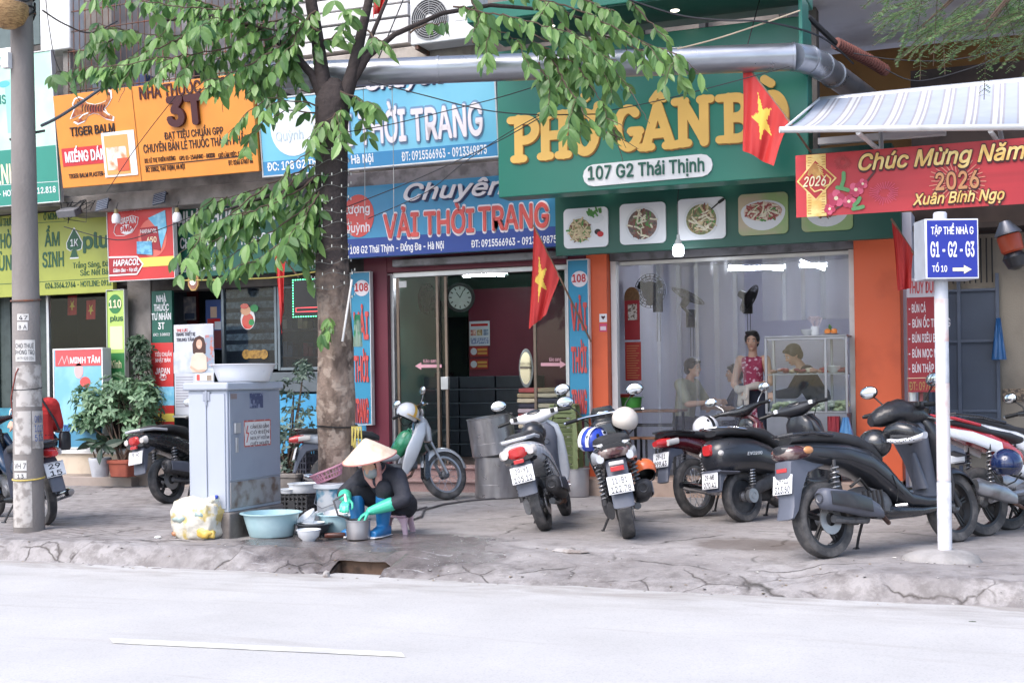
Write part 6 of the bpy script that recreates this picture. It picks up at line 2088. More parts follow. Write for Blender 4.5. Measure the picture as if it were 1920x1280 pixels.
# rubbish bag
bp_=onZ(362,1010,walk_height(*onZ(362,1010,0).xy))
t=thing('rubbish_bag','translucent plastic bag stuffed with yellow and white kitchen rubbish','bag',bp_+Vector((0,.1,0)))
mb=MB()
rings=[]
K=44
def bagpt(u,k):
 th=2*math.pi*k/K
 c_,s_=math.cos(th),math.sin(th)
 e=.55
 a=.20*(1+.10*math.sin(math.pi*u)+.04*u)
 w=1+.13*noise.noise(Vector((c_*2.2,s_*2.2,u*3.5)))+.05*noise.noise(Vector((c_*7,s_*7,u*9)))
 return Vector((a*w*math.copysign(abs(c_) ** e,c_),a*.72*w*math.copysign(abs(s_) ** e,s_),.30*u+.05*u*noise.noise(Vector((c_*2,s_*2,5)))))
for i in range(14):
 u=i/13
 rings.append([bagpt(u,k)*(1 if u > .06 else .93) for k in range(K)])
rings[0]=[Vector((p.x,p.y,.0)) for p in rings[0]]
rings.append([Vector((p.x*.7,p.y*.6,p.z+.02+.03*noise.noise(p*14))) for p in rings[-1]])
rings.append([Vector((p.x*.4,p.y*.4,p.z+.015)) for p in rings[-1]])
mb.loft(rings).build('film',M('bag_contents','c2ab62',.28,coat=.6,color2='cdc8ba',edge=(.40,.47),scale=7,bump=1.0,bscale=13),t,smooth=60)
r_=random.Random(11)
for i,(th,u,c_,sz) in enumerate([(300,.22,'d3ac30',.075),(320,.18,'d8b645',.07),(250,.7,'a5b8b2',.06),(285,.85,'93aaa6',.05),(228,.16,'b47444',.035)]):
 p_=bagpt(u,K*th/360)
 b_=MB().ball((0,0,0),(sz,.03,sz*.6),16)
 b_.v=[tuple(Vector(v)*(1+.5*noise.noise(Vector(v)*26+Vector((i,0,0))))+p_*.90) for v in b_.v]
 b_.build('rubbish',M('rubbish_%d' % i,c_,.4,var=.2,scale=14,coat=.5,bump=.8,bscale=16),t,smooth=60)
mb=MB()
q=[(.10,-.02,.30),(.14,-.03,.335),(.17,-.03,.35),(.21,-.04,.345)]
mb.tube(q,[.05,.03,.02,.03],9)
mb.build('bag_handle',M('bag_film','d8d6c8',.3,coat=.5),t)
MB().ball((.205,-.045,.36),.018,10).build('knot',M('tie_blue','2846b0',.5),t)
# washing-up place
basin('washing_basin','big pale blue plastic basin on the wet pavement beside the electrical cabinet','basin',509,1005,.0,.50,.21,m_pblue,wall=.76)
basin('washing_basin','smaller pale blue basin behind the aluminium pot, full of washing up','basin',634,998,.0,.36,.17,m_pblue,wall=.78)
mb=MB()
tt=basin('bucket','white paint bucket with blue printed label under the pink colander','bucket',620,984,.0,.27,.36,M('bucket_print','d6dade',.4,color2='4a98b8',edge=(.46,.56),scale=7),wall=.86)
MB().lathe([(.142,.345),(.156,.35),(.156,.385),(.14,.39),(0,.39)],30).build('lid',m_pwhite,tt,smooth=50)
MB().tube([(.145,0,.31),(.10,-.12,.21),(0,-.155,.17),(-.10,-.12,.21),(-.145,0,.31)],.004,6).build('handle',m_rims,tt)
# pink colander tilted on the bucket
p=Vector(tt.location)+Vector((0,0,.425))
t=thing('colander','pink plastic colander lying tilted on top of the white bucket','colander',p)
t.rotation_euler=(RAD(8),RAD(-20),0)
mb=MB()
m_pk=M('plastic_pink','cf8fa4',.4,var=.05)
for i in range(28):
 a=i*2*math.pi/28
 mb.tube([(.06*math.cos(a),.06*math.sin(a),.004),(.12*math.cos(a),.12*math.sin(a),.012),(.155*math.cos(a),.155*math.sin(a),.09)],.0065,5)
for r_,z_ in ((.06,.004),(.09,.006),(.12,.012),(.138,.05)):
 mb.lathe([(r_-.006,z_-.004),(r_+.006,z_-.004),(r_+.006,z_+.005),(r_-.006,z_+.005),(r_-.006,z_-.004)],30)
mb.lathe([(.15,.085),(.172,.09),(.172,.10),(.15,.105),(.15,.085)],34)
mb.build('basket',m_pk,t,smooth=40)
m_ware=M('bowl_porcelain','dfe2e6',.2,var=.02,coat=.4)
for i,(px,py,z_,rx,ry) in enumerate([(585,982,.0,.05,0),(587,981,.05,.2,-.35),(583,980,.10,.45,-.5)]):
 lab=('lowest white noodle bowl of the leaning stack beside the big blue basin','middle white noodle bowl of the leaning stack beside the bucket','topmost tilted white bowl of the stack in front of the bucket')[i]
 basin('noodle_bowl',lab,'bowl',px,py,z_,.19,.085,m_ware,wall=.5,rim=.004,rx=rx,ry=ry,group='white bowls waiting to be washed')
basin('noodle_bowl','single white bowl standing on wet ground in front of the dark wok','bowl',579,1014,.0,.20,.10,m_ware,wall=.55,rim=.004,group='white bowls waiting to be washed')
w_=basin('wok','dark metal wok holding pale dishes on the wet ground','wok',588,1004,.0,.30,.11,M('wok_iron',(.10,.105,.12),.4,metal=.6,var=.2),wall=.5)
bb=basin('noodle_bowl','white plate lying inside the dark wok on the pavement','bowl',0,0,0,.20,.05,m_ware,wall=.6,rim=.003,loc=Vector(w_.location)+Vector((0,0,.07)),group='white bowls waiting to be washed')
bb=basin('noodle_bowl','white dish soaking in the smaller pale blue basin','bowl',0,0,0,.24,.06,m_ware,wall=.6,rim=.003,loc=onZ(634,998,0)+Vector((0,0,.125)),rx=.15,group='white bowls waiting to be washed')
pot=basin('cooking_pot','aluminium cooking pot being scrubbed by the crouching person','pot',672,1010,.0,.205,.165,m_alupot,wall=.98,rim=.008)
POT=Vector(pot.location)
p=onZ(629,1008,0)
t=thing('scrub_brush','dark brown wooden scrubbing block lying left of the aluminium pot','brush',p,RAD(20))
MB().hull([(-.09,0,.02,.02,.018),(-.06,0,.022,.035,.022),(.06,0,.024,.035,.024),(.09,0,.03,.02,.016)],'x',14,4).build('block',M('wet_wood','5a2f26',.35,color2='3a201a',scale=9),t,smooth=50)
MB().box(-.07,.07,-.028,.028,-.0,.006).build('bristle',m_black,t)
# crates
def crate(label,px,py,w,d,h,zb=0.0,rz=0.0,group='black plastic crates',loc=None,mat=None):
 p=Vector(loc) if loc else onZ(px,py,zb)
 t_=thing('plastic_crate',label,'crate',(p.x,p.y,p.z if loc else zb),rz,group)
 mb=MB()
 nb=7
 for sy in (-d/2,d/2):
  for k in range(5):
   z_=.012+(h-.03)*k/4
   mb.box(-w/2,w/2,sy-.008,sy+.008,z_-.009,z_+.009)
  for k in range(nb+1):
   x_=-w/2+w*k/nb
   mb.box(x_-.008,x_+.008,sy-.0095,sy+.0095,.004,h)
  mb.box(-w*.12,w*.12,sy-.0105,sy+.0105,h*.35,h*.72)
 for sx in (-w/2,w/2):
  for k in range(5):
   z_=.012+(h-.03)*k/4
   mb.box(sx-.0083,sx+.0083,-d/2+.0082,d/2-.0082,z_-.0088,z_+.0088)
  for k in range(1,5):
   y_=-d/2+d*k/5
   mb.box(sx-.0097,sx+.0097,y_-.008,y_+.008,.0045,h-.0006)
 mb.box(-w/2+.009,w/2-.009,-d/2+.0098,d/2-.0098,.002,.012)
 mb.build('basket',mat or M('crate_black',(.03,.031,.036),.5,var=.2),t_)
 return t_
m_crg=M('crate_charcoal',(.035,.038,.055),.5,var=.2)
c1=crate('lower black plastic crate under another crate left of the tree trunk',574,905,.30,.28,.22,rz=RAD(-15),loc=(onZ(574,926,0).x,onZ(574,926,0).y,0),mat=m_crg)
c2=crate('upper black slatted crate stacked on a crate left of the tree trunk',0,0,.30,.28,.33,rz=RAD(-15),loc=Vector(c1.location)+Vector((0,0,.225)),mat=m_crg)
c3=crate('open black crate with pale lids behind the big blue basin',556,966,.32,.24,.22,rz=RAD(8))
for i,(dx,dy,w_,dz,lab) in enumerate([(-.06,-.02,.20,.222,'round white tub lid lying on the front black crate'),(.06,.04,.30,.275,'wide white foam tub heaped on the front black crate')]):
 basin('tub',lab,'tub',0,0,0,w_,.05+.05*i,m_pwhite,wall=.9,rim=.01,loc=Vector(c3.location)+Vector((dx,dy,dz-.05*i+.0)))
t=thing('plastic_stool','small green plastic stool standing on the crates left of the trunk','stool',Vector(c2.location)+Vector((.03,.05,.335)))
def stool(t,w,h,mat):
 MB().box(-w/2,w/2,-w/2,w/2,h-.02,h).build('seat',mat,t,bevel=.008)
 for sx in (-1,1):
  for sy in (-1,1):
   a=w/2
   MB().hull([(0,sx*a*1.05,sy*a*1.05,.020,.020),(h*.6,sx*a*.88,sy*a*.88,.026,.026),(h-.0205,sx*a*.72,sy*a*.72,.045,.045)],'z',12,6).build('leg',mat,t,smooth=40)
stool(t,.22,.12,M('stool_green','6f9a4e',.4,var=.05))
STP=onZ(735,1001,0)+Vector((0,.09,0))
t=thing('plastic_stool','low pale pink plastic stool under the crouching dishwasher','stool',STP,RAD(10))
stool(t,.22,.165,M('stool_pink','d3aebb',.4,var=.04))
# hose
m_hose=M('hose_grey','5e5a5c',.5,var=.1)
pts=[(965,925),(930,934),(880,938),(830,945),(795,955),(790,968),(770,975),(757,968),(765,960),(800,950)]
mb=MB().tube([onZ(a,b_,.012) for a,b_ in pts],.011,8)
o=mb.build('garden_hose',m_hose,origin=onZ(860,945,.012))
tag(o,'grey rubber hose snaking over the pavement behind the pink stool','hose')
# steel drums
m_steel=M('brushed_drum','b0adb0',.3,metal=.8,var=.12,scale=4,streak=(1,1,.3),color2='6a6668',edge=(.5,.75))
def drum(label,loc,r,h,rx=0,ry=0,rz=0):
 t_=thing('steel_drum',label,'drum',loc,rz,'stacked stainless steel stock drums')
 t_.rotation_euler=(rx,ry,rz)
 MB().lathe([(0,.005),(r-.01,.005),(r,.015),(r,h*.33),(r+.002,h*.335),(r,h*.34),(r,h-.01),(r+.008,h-.006),(r+.008,h),(r-.006,h),(r-.006,.02),(0,.015)],44).build('shell',m_steel,t_,smooth=40)
 return t_
dp=onZ(918,936,0)+Vector((0,.25,0))
drum('lower upright stainless steel drum standing before the fabric shop steps',dp,.26,.47)
drum('upper stainless steel drum tilted open on top of the other drum',dp+Vector((-.02,-.02,.49)),.26,.44,RAD(4),RAD(-7))
# green plastic chairs stacked
t=thing('chair_stack_base','olive','chair',(0,0,0))
bpy.data.objects.remove(t)
m_olive=M('chair_olive','6d7a48',.45,var=.08)
cpos=onY(1060,850,14.05)
for i in range(7):
 t=thing('plastic_stool',('lowest olive green stool' if i == 0 else 'topmost olive green stool' if i == 6 else ('','second','third','fourth','fifth','sixth')[i]+' olive green stool from the bottom')+' in the tall stack behind the white scooter','stool',(cpos.x,14.05,.0+i*.105),RAD(8),'olive stools stacked before the noodle shop')
 w,h=.30,.42
 MB().box(-w/2,w/2,-w/2,w/2,h-.025,h).build('seat',m_olive,t,bevel=.01)
 for sx in (-1,1):
  for sy in (-1,1):
   MB().hull([(0,sx*.165,sy*.165,.022,.022),(h-.0255,sx*.125,sy*.125,.03,.03)],'z',8,6).build('leg',m_olive,t)
 mb=MB()
 for k in range(5):
  mb.box(-.155+.002*k,.155-.002*k,-.165,-.157,.10+k*.055,.135+k*.055)
 mb.build('side_slats',m_olive,t,bevel=.003)
p=Vector((onY(1085,860,14.1).x,14.1,ZFN if False else 0))
basin('cooking_pot','dented aluminium stock pot beside the steps behind the white scooter','pot',0,0,0,.30,.32,m_alupot,wall=.97,rim=.01,loc=(onY(1080,880,13.8).x,13.8,0))
# ------------------------------------------------------------------ overhead duct, air conditioner, awning
m_duct=M('galvanised_duct','a4a8b0',.3,metal=.8,var=.08,scale=2,streak=(.4,3,3),color2='868a94',edge=(.5,.8))
def atZ(px,py,Zc):
 return EYEP+ray(px,py)*Zc
t=thing('ventilation_duct','fat galvanised ventilation duct running across the signs to the passage','duct',atZ(1000,125,12.5))
P0,P1=atZ(503,143,12.75),atZ(1487,107,12.27)
pts=[P0.lerp(P1,i/12) for i in range(13)]
MB().tube(pts,.132,26,cap=True).build('pipe',m_duct,t,W=True,smooth=60)
el=[P1,atZ(1515,112,12.45),atZ(1540,124,12.8),atZ(1562,140,13.2)]
MB().tube(el,[.132,.134,.132,.13],26).build('elbow',m_duct,t,W=True,smooth=60)
MB().tube([el[-1],atZ(1640,196,14.6)],.128,24).build('pipe',m_duct,t,W=True,smooth=60)
mb=MB()
for k in (1,4,6.7,9.5,12):
 a=P0.lerp(P1,k/12)
 d=(P1-P0).normalized()
 mb.tube([a-d*.012,a+d*.012],.139,26)
for a,b_ in ((el[0],el[1]),(el[1],el[2]),(el[2],el[3])):
 d=(b_-a).normalized()
 mb.tube([b_-d*.015,b_+d*.015],.14,26)
mb.build('joint_band',m_duct,t,W=True,smooth=60)
d=(P1-P0).normalized()
MB().tube([P0-d*.004,P0+d*.03],[.124,.124],26).build('end_screen',M('duct_shadow','50555e',.7),t,W=True)  # dark cap painting the shade inside the open duct end
for k in (2.6,7.5,11.0):
 a=P0.lerp(P1,k/12)
 MB().tube([a+Vector((0,0,.13)),a+Vector((.15,.6,1.2))],.006,6).build('hanger_wire',m_dark,t,W=True)
# air conditioner
YA_=13.75
t=thing('air_conditioner','white outdoor air conditioner unit with round fan grille on a wall bracket','air conditioner',onY(830,78,YA_))
xa,xb=X(769,YA_,40),X(896,YA_,30)
za,zb=onY(830,78,YA_).z,onY(830,-22,YA_).z
MB().box(xa,xb,YA_,YA_+.32,za,zb).build('case',m_white,t,W=True,bevel=.015)
c_=onY(806,36,YA_)
R_=.235
mb=MB()
for k in range(9):
 r=.03+k*(R_-.03)/8
 mb.lathe([(r-.004,-.004),(r+.004,-.004),(r+.004,.004),(r-.004,.004),(r-.004,-.004)],32,place((c_.x,YA_-.016,c_.z)) @ RX90)
for k in range(8):
 a=k*math.pi/4
 mb.tube([(c_.x+.03*math.cos(a),YA_-.02,c_.z+.03*math.sin(a)),(c_.x+R_*math.cos(a),YA_-.02,c_.z+R_*math.sin(a))],.004,5)
mb.build('fan_grille',M('grille_grey','9a9a9c',.5),t,W=True)
MB().lathe([(0,0),(R_,0),(R_,.006),(0,.006)],32,place((c_.x,YA_-.004,c_.z)) @ RX90).build('fan_recess',M('fan_shadow','3a3a3e',.8),t,W=True)  # flat dark disc painting the shade behind the fan grille
MB().lathe([(0,0),(.05,0),(.045,.012),(0,.012)],20,place((c_.x,YA_-.012,c_.z)) @ RX90).build('fan_hub',m_white,t,W=True)
MB().box(xb-.30,xb-.04,YA_-.006,YA_-.001,za+.22,zb-.08).build('badge_panel',m_white,t,W=True,bevel=.003)
MB().box(xa+.05,xa+.09,YA_+.02,YA_+.75,za-.05,za-.001).box(xb-.09,xb-.05,YA_+.02,YA_+.75,za-.05,za-.001).build('bracket',m_rust,t,W=True)
# striped awning
t=thing('striped_awning','blue and white striped awning stretched over the passage with white front bar','awning',onY(1700,245,11.4))
a0,a1=onY(1468,243,11.2),None
zf_=a0.z
def onZpx(px,py,z):
 d=ray(px,py)
 return EYEP+d*((z-EYE)/d.z)
f0,f1=a0,onZpx(1925,238,zf_)
f1=f0+(f1-f0)*1.7
b0=onY(1536,186,13.3)
b1=onZpx(1925,148,b0.z)
b1=b0+(b1-b0)*1.7
ms=[M('awning_blue','a4acbb',.6,var=.05),M('awning_white','c6c8cd',.6,var=.04),M('awning_grey','9a989f',.6,var=.05)]
pat=[0]*5+[2,1,1,2,1,2]
mb=MB()
nu,nv=11*15,8
for j in range(nv+1):
 for i in range(nu+1):
  u,v=i/nu,j/nv
  p=f0.lerp(f1,u).lerp(b0.lerp(b1,u),v)
  p.z -= .05*math.sin(math.pi*v)
  mb.v.append(tuple(p))
for j in range(nv):
 for i in range(nu):
  mb.f.append((j*(nu+1)+i,j*(nu+1)+i+1,(j+1)*(nu+1)+i+1,(j+1)*(nu+1)+i))
  mb.m.append(pat[i % len(pat)])
mb.build('cloth',ms,t,W=True,smooth=180)
MB().tube([f0-Vector((.03,0,0)),f1],.028,12).build('front_bar',m_white,t,W=True)
MB().tube([f0-Vector((0,0,.0)),b0],.012,8).build('side_edge',m_white,t,W=True)
for q in (.18,.5):
 m_=f0.lerp(f1,q)
 MB().tube([m_+Vector((0,.02,-.03)),m_+Vector((.1,1.0,-.05)),b0.lerp(b1,q)+Vector((0,.0,-.2))],.022,8).build('folding_arm',m_white,t,W=True)
MB().tube([b0+Vector((0,0,-.03)),b1+Vector((0,0,-.03))],.05,12).build('roller',m_alu,t,W=True)
MB().box(X(1540,12.9),X(1780,12.9),12.9,13.0,onY(1640,262,12.9).z,onY(1640,250,12.9).z).build('cross_rail',m_white,t,W=True)
# ------------------------------------------------------------------ flags
m_flag=M('flag_red','c4201e',.6,var=.06,scale=4,bump=.05)
m_star=M('flag_star','e8c22e',.6,var=.04)
def in_star(u,v,cu,cv,ru,rv):
 x,y=(u-cu)/ru,(v-cv)/rv
 r,a=math.hypot(x,y),math.atan2(x,y)
 a=abs(((a+math.pi/5) % (2*math.pi/5))-math.pi/5)
 k=.382
 # edge between tip (r=1,a=0) and notch (r=k,a=pi/5)
 px_,py_=r*math.cos(a),r*math.sin(a)
 nx_,ny_=k*math.cos(math.pi/5),k*math.sin(math.pi/5)
 return (px_-1)*ny_-py_*(nx_-1) < 0
def flag(label,pts,Y,pole=None,star=True,fold=.03,nu=44,nv=36,cu=.5,cv=.5,ru=.3,rv=.33,name='flag',dy=0.0):
 A,B,C_,D_=[onY(p[0],p[1],Y+(dy if i in (1,2) else 0)) for i,p in enumerate(pts)]
 t_=thing(name,label,'flag',(A+B+C_+D_)/4)
 mb=MB()
 for j in range(nv+1):
  for i in range(nu+1):
   u,v=i/nu,j/nv
   p=A.lerp(B,u).lerp(D_.lerp(C_,u),v)
   p.y+=fold*math.sin(u*9+v*2)*(.3+.7*v)+.3*fold*math.sin(u*21)
   p.x+=.25*fold*math.sin(u*9+v*5)*v
   mb.v.append(tuple(p))
 for j in range(nv):
  for i in range(nu):
   mb.f.append((j*(nu+1)+i,j*(nu+1)+i+1,(j+1)*(nu+1)+i+1,(j+1)*(nu+1)+i))
   mb.m.append(1 if star and in_star((i+.5)/nu,(j+.5)/nv,cu,cv,ru,rv) else 0)
 mb.build('cloth',[m_flag,m_star],t_,W=True,smooth=180)
 if pole:
  MB().tube([onY(*q[:2],Y+.02+(q[2] if len(q) > 2 else 0)) for q in pole],.011,8).build('flagpole',M('pole_bamboo','8a6a54',.6),t_,W=True)
 return t_
flag('red flag with yellow star hanging from a slanted pole in front of the noodle sign',[(1393,116),(1478,226),(1450,312),(1393,282)],12.3,[(1391,111),(1484,234),(1520,285,.6)],cu=.5,cv=.42,ru=.27,rv=.36)
flag('red flag with yellow star drooping before the right glass door of the fabric shop',[(1001,426),(1049,520),(1024,590),(991,617)],13.7,[(1000,422),(1052,525),(1108,640,.6)],cu=.42,cv=.42,ru=.3,rv=.3)
flag('plain red flag hanging limp among the leaves left of the trunk',[(514,470),(534,482),(532,560),(527,627)],13.4,[(514,462),(560,520,.3)],False)
flag('red flag tip hanging at the very top among the branches',[(700,-60),(745,-50),(716,20),(698,33)],11.8,None,False)
flag('furled dark red flag beside the right orange pillar',[(1672,416),(1712,470),(1708,540),(1684,545)],13.6,[(1671,410),(1716,480)],False)
for i,(px,lab) in enumerate(((136,'small paper flag with yellow star hanging left inside the optician window'),(171,'small paper flag with yellow star hanging right inside the optician window'))):
 flag(lab,[(px-9,555+i*8),(px+8,554+i*8),(px+8,590+i*8),(px-10,591+i*8)],14.8,None,True,.008,24,24)
# ------------------------------------------------------------------ people
m_skin=M('skin','d0a288',.5,var=.05,scale=9)
m_hair=M('hair_black',(.018,.015,.014),.4,var=.3,scale=60,streak=(1,1,.1))
def capsule(mb,a,b,ra,rb,n=12):
 a,b=Vector(a),Vector(b)
 mb.tube([a,a.lerp(b,.5),b],[ra,(ra+rb)/2,rb],n)
 mb.ball(a,ra*.99,10)
 mb.ball(b,rb*.99,10)
def limb(mb,pts,rs):
 for i in range(len(pts)-1):
  capsule(mb,pts[i],pts[i+1],rs[i],rs[i+1])
def hand(mb,wrist,tip,up,curl=.5,s=1.0,r=.0095):
 """palm, four unequal bent fingers and a thumb; tip gives the direction, up the back of the hand"""
 w,d,u=Vector(wrist),(Vector(tip)-Vector(wrist)).normalized(),Vector(up).normalized()
 side=d.cross(u).normalized()
 u=side.cross(d)
 P=lambda a,b,c: w+(d*a+side*b+u*c)*s
 mb.hull([(0,0,0,.024,.016),(.03,0,0,.034,.016),(.075,0,0,.04,.014),(.09,0,0,.036,.011)],'x',12,
   T=Matrix(((d.x*s,side.x*s,u.x*s,w.x),(d.y*s,side.y*s,u.y*s,w.y),(d.z*s,side.z*s,u.z*s,w.z),(0,0,0,1))))
 for b,l in ((-.030,.062),(-.010,.074),(.010,.07),(.029,.055)):
  c=curl
  mb.tube([P(.08,b,0),P(.08+l*.45,b*1.08,-.012*c),P(.08+l*.8,b*1.12,-.035*c),P(.08+l*.95,b*1.12,-.058*c)],[r*s*1.05,r*s,r*s*.9,r*s*.75],8)
 mb.tube([P(.02,-.03,0),P(.045,-.055,-.012),P(.075,-.06,-.03*curl-.01),P(.09,-.052,-.045*curl-.01)],[r*s*1.3,r*s*1.1,r*s,r*s*.8],8)
def head(mb,c,T3,s=1.0):
 """skull, jaw, nose, brows, ears; T3 turns the head (x forward, y left, z up)"""
 T=Matrix.Translation(c) @ T3.to_4x4() @ Matrix.Diagonal((s,s,s,1))
 mb.ball((-.005,0,.025),(.095,.074,.092),20,T)
 mb.ball((.022,0,-.045),(.066,.056,.068),16,T)
 mb.ball((.062,0,-.085),(.028,.03,.024),10,T)
 mb.hull([(.035,.075,0,.012,.010),(.0,.092,0,.015,.013),(-.028,.098,0,.022,.018),(-.038,.086,0,.018,.016)],'z',10,T=T)
 for q in (-1,1):
  mb.ball((.070,.03*q,.026),(.02,.024,.010),8,T)
  mb.ball((.068,.034*q,-.025),(.02,.02,.018),8,T)
  mb.ball((-.005,.074*q,-.005),(.018,.010,.030),8,T)
 return T
def face(t,T,mouth='a85a54'):
 for q in (-1,1):
  e=MB().ball((.080,.031*q,.006),(.010,.014,.0085),10,T).build('eye',M('eye_white','d8d4d0',.3),t)
  MB().ball((.0875,.031*q,.006),(.004,.0065,.0065),8,T).build('iris',M('eye_dark',(.02,.012,.01),.2),e)
  MB().hull([(-.016,.088,.028,.004,.0035),(0,.093,.032,.004,.004),(.016,.085,.029,.004,.003)],'y',8,T=T @ place((0,.032*q,0))).build('eyebrow',m_hair,t)
 MB().hull([(-.024,.079,-.062,.004,.003),(0,.089,-.061,.006,.007),(.024,.079,-.062,.004,.003)],'y',8,T=T).build('mouth',M('lips_'+mouth,mouth,.4),t)
def hair_cap(t,T,long=0.0,bun=False,fringe=.03,mat=None,vox=.008):
 mb=MB()
 mb.ball((-.018,0,.040),(.102,.086,.092),18,T)
 mb.ball((-.05,0,-.01),(.066,.080,.085),14,T)
 for q in (-1,1):
  mb.ball((.0,.074*q,.03),(.06,.016,.045),10,T)
  mb.ball((.058,.035*q,.088-fringe*.4),(.034,.045,.024),10,T)
 if bun:
  mb.ball((-.12,0,.0),(.045,.045,.05),12,T)
 if long:
  mb.hull([(-.02,-.055,0,.05,.07),(-.10,-.06,0,.045,.07),(-.10-long,-.05,0,.03,.05)],'z',12,T=T)
 return mb.build('hair',mat or m_hair,t,remesh=vox)
def rot3(yaw=0,pitch=0,roll=0):
 return (Matrix.Rotation(yaw,4,'Z') @ Matrix.Rotation(pitch,4,'Y') @ Matrix.Rotation(roll,4,'X')).to_3x3()
# ---- the crouching dishwasher under the conical hat
rz=RAD(262)
seat=Vector((STP.x,STP.y,.165))
t=thing('person','person in dark padded jacket and conical hat crouching on the pink stool washing pots','person',(STP.x,STP.y,0),rz)
inv=chain(t).inverted()
L=lambda p: inv @ Vector(p)
potl=L(POT)
hip={q: Vector((0.0,.085*q,.245)) for q in (-1,1)}
knee={1: Vector((.31,.10,.41)),-1: Vector((.29,-.23,.40))}
ank={1: Vector((.25,.03,.10)),-1: Vector((.29,-.20,.10))}
chest,neck,hd=Vector((.20,.0,.50)),Vector((.285,.0,.585)),Vector((.36,.0,.635))
sho={1: Vector((.22,.165,.515)),-1: Vector((.22,-.165,.515))}
potw=Vector((potl.x,potl.y,.20))
elb={1: Vector((.30,.30,.33)),-1: Vector((.36,-.30,.37))}
han={1: Vector((potl.x-.05,potl.y+.09,.235)),-1: Vector((.50,-.16,.33))}
mb=MB()
capsule(mb,(0,0,.28),chest,.12,.13)
capsule(mb,chest,neck,.10,.05)
capsule(mb,neck,hd,.048,.05)
R3=rot3(0,RAD(38))
HT=head(mb,hd,R3)
for q in (-1,1):
 limb(mb,[hip[q],knee[q],ank[q]],[.085,.058,.045])
 mb.hull([(-.06,ank[q].y,.045,.035,.04),(.02,ank[q].y,.045,.042,.042),(.12,ank[q].y,.035,.045,.03),(.18,ank[q].y,.03,.03,.02)],'x',12,T=place((ank[q].x-.01,0,0)))
 limb(mb,[chest,sho[q],elb[q],han[q]],[.07,.058,.045,.032])
mb.build('body',m_skin,t,remesh=.010)
m_navy=M('jacket_navy',(.020,.022,.034),.75,var=.3,scale=8,bump=.9,bscale=11)
mb=MB()
capsule(mb,(-.02,0,.27),(.09,0,.42),.145,.155)
capsule(mb,(.09,0,.42),chest,.155,.14)
capsule(mb,chest,neck-Vector((.02,0,.01)),.12,.075)
for q in (-1,1):
 limb(mb,[chest+Vector((0,.06*q,.0)),sho[q],elb[q],elb[q].lerp(han[q],.62)],[.10,.085,.065,.05])
 capsule(mb,(-.03,.07*q,.23),(.06,.08*q,.26),.11,.10)
mb.build('jacket',m_navy,t,remesh=.011)
mb=MB()
for q in (-1,1):
 limb(mb,[hip[q]+Vector((-.02,0,.0)),knee[q]+Vector((.0,0,.005)),knee[q].lerp(ank[q],.35)],[.115,.085,.066])
mb.build('trousers',M('trousers_black',(.018,.019,.026),.8,var=.25,scale=9,bump=.25,bscale=20),t,remesh=.011)
m_boot=M('boot_blue','1576b4',.35,var=.06,coat=.2)
for q in (-1,1):
 mb=MB()
 limb(mb,[knee[q].lerp(ank[q],.18),knee[q].lerp(ank[q],.6),ank[q]],[.076,.070,.056])
 mb.hull([(-.075,0,.05,.045,.05),(0,0,.06,.052,.06),(.11,0,.042,.055,.04),(.19,0,.035,.042,.03)],'x',14,T=place((ank[q].x-.005,ank[q].y,0),rz=.1*q))
 bo=mb.build('boot',m_boot,t,remesh=.008)
 MB().hull([(-.09,0,.008,.045,.008),(0,0,.008,.055,.008),(.12,0,.008,.06,.008),(.205,0,.010,.04,.008)],'x',14,T=place((ank[q].x-.005,ank[q].y,0),rz=.1*q)).build('sole',m_bwhite,bo)
m_glove=M('glove_green','2ec4a0',.35,var=.05,coat=.25)
for q in (-1,1):
 mb=MB()
 w0=elb[q].lerp(han[q],.40)
 d_=(han[q]-w0)
 if q > 0:
  tip=Vector((potl.x+.02,potl.y+.0,.17))
 else:
  tip=han[q]+Vector((.07,.03,-.03))
 limb(mb,[w0,w0.lerp(han[q],.6),han[q]],[.062,.048,.036])
 hand(mb,han[q],tip,(0,0,1),.9,1.0,.0125)
 mb.build('glove',m_glove,t,remesh=.006)
# cloth scarf and mask
mb=MB()
mb.ball(HT @ Vector((.050,0,-.055)),(.065,.066,.058),16)
mb.build('face_mask',M('mask_grey','9a9ea0',.8,var=.08,bump=.2),t,smooth=60)
mb=MB()
for q in (-1,1):
 mb.hull([(-.20,.075,.022*q,.018,.028),(-.12,.06,.055*q,.018,.035),(-.03,.02,.078*q,.03,.012),(.06,-.01,.074*q,.03,.010)],'z',12,T=HT)
mb.hull([(-.16,-.02,0,.075,.075),(-.09,-.03,0,.075,.08)],'z',16,T=HT)
mb.build('scarf',M('scarf_peach','d29a90',.8,color2='b87a74',scale=9,bump=.2),t,smooth=60)
MB().ball(HT @ Vector((-.02,0,.02)),(.10,.085,.09),16).build('hair',m_hair,t)
hc=HT @ Vector((-.01,0,.055))
HA=Matrix.Translation(hc) @ Matrix.Rotation(RAD(14),4,'Y') @ Matrix.Rotation(RAD(4),4,'X')
prof=[(.255,0),(.252,.006),(.17,.065),(.09,.125),(.02,.172),(.004,.178),(.0005,.178)]
HA=HA @ Matrix.Diagonal((.92,.92,.96,1))
mb=MB().lathe(prof,48,HA)
mb.lathe([(.0005,.168),(.02,.162),(.09,.115),(.17,.055),(.248,.0)],48,HA)
m_hat=M('palm_leaf','d8c6b2',.65,color2='c6ae94',edge=(.4,.7),scale=14,streak=(1,1,.2),bump=.2)
ht=mb.build('conical_hat',m_hat,t,smooth=60)
MB().lathe([(.249,-.006),(.259,-.006),(.259,.005),(.249,.005),(.249,-.006)],48,HA).build('hat_rim',M('hat_binding','c07a72',.6),ht)
mb=MB()
for k in range(4):
 r=.05+.05*k
 z=.178-r*.70
 mb.lathe([(r,z+.0015),(r+.0025,z+.0005),(r+.0025,z-.0015)],48,HA)
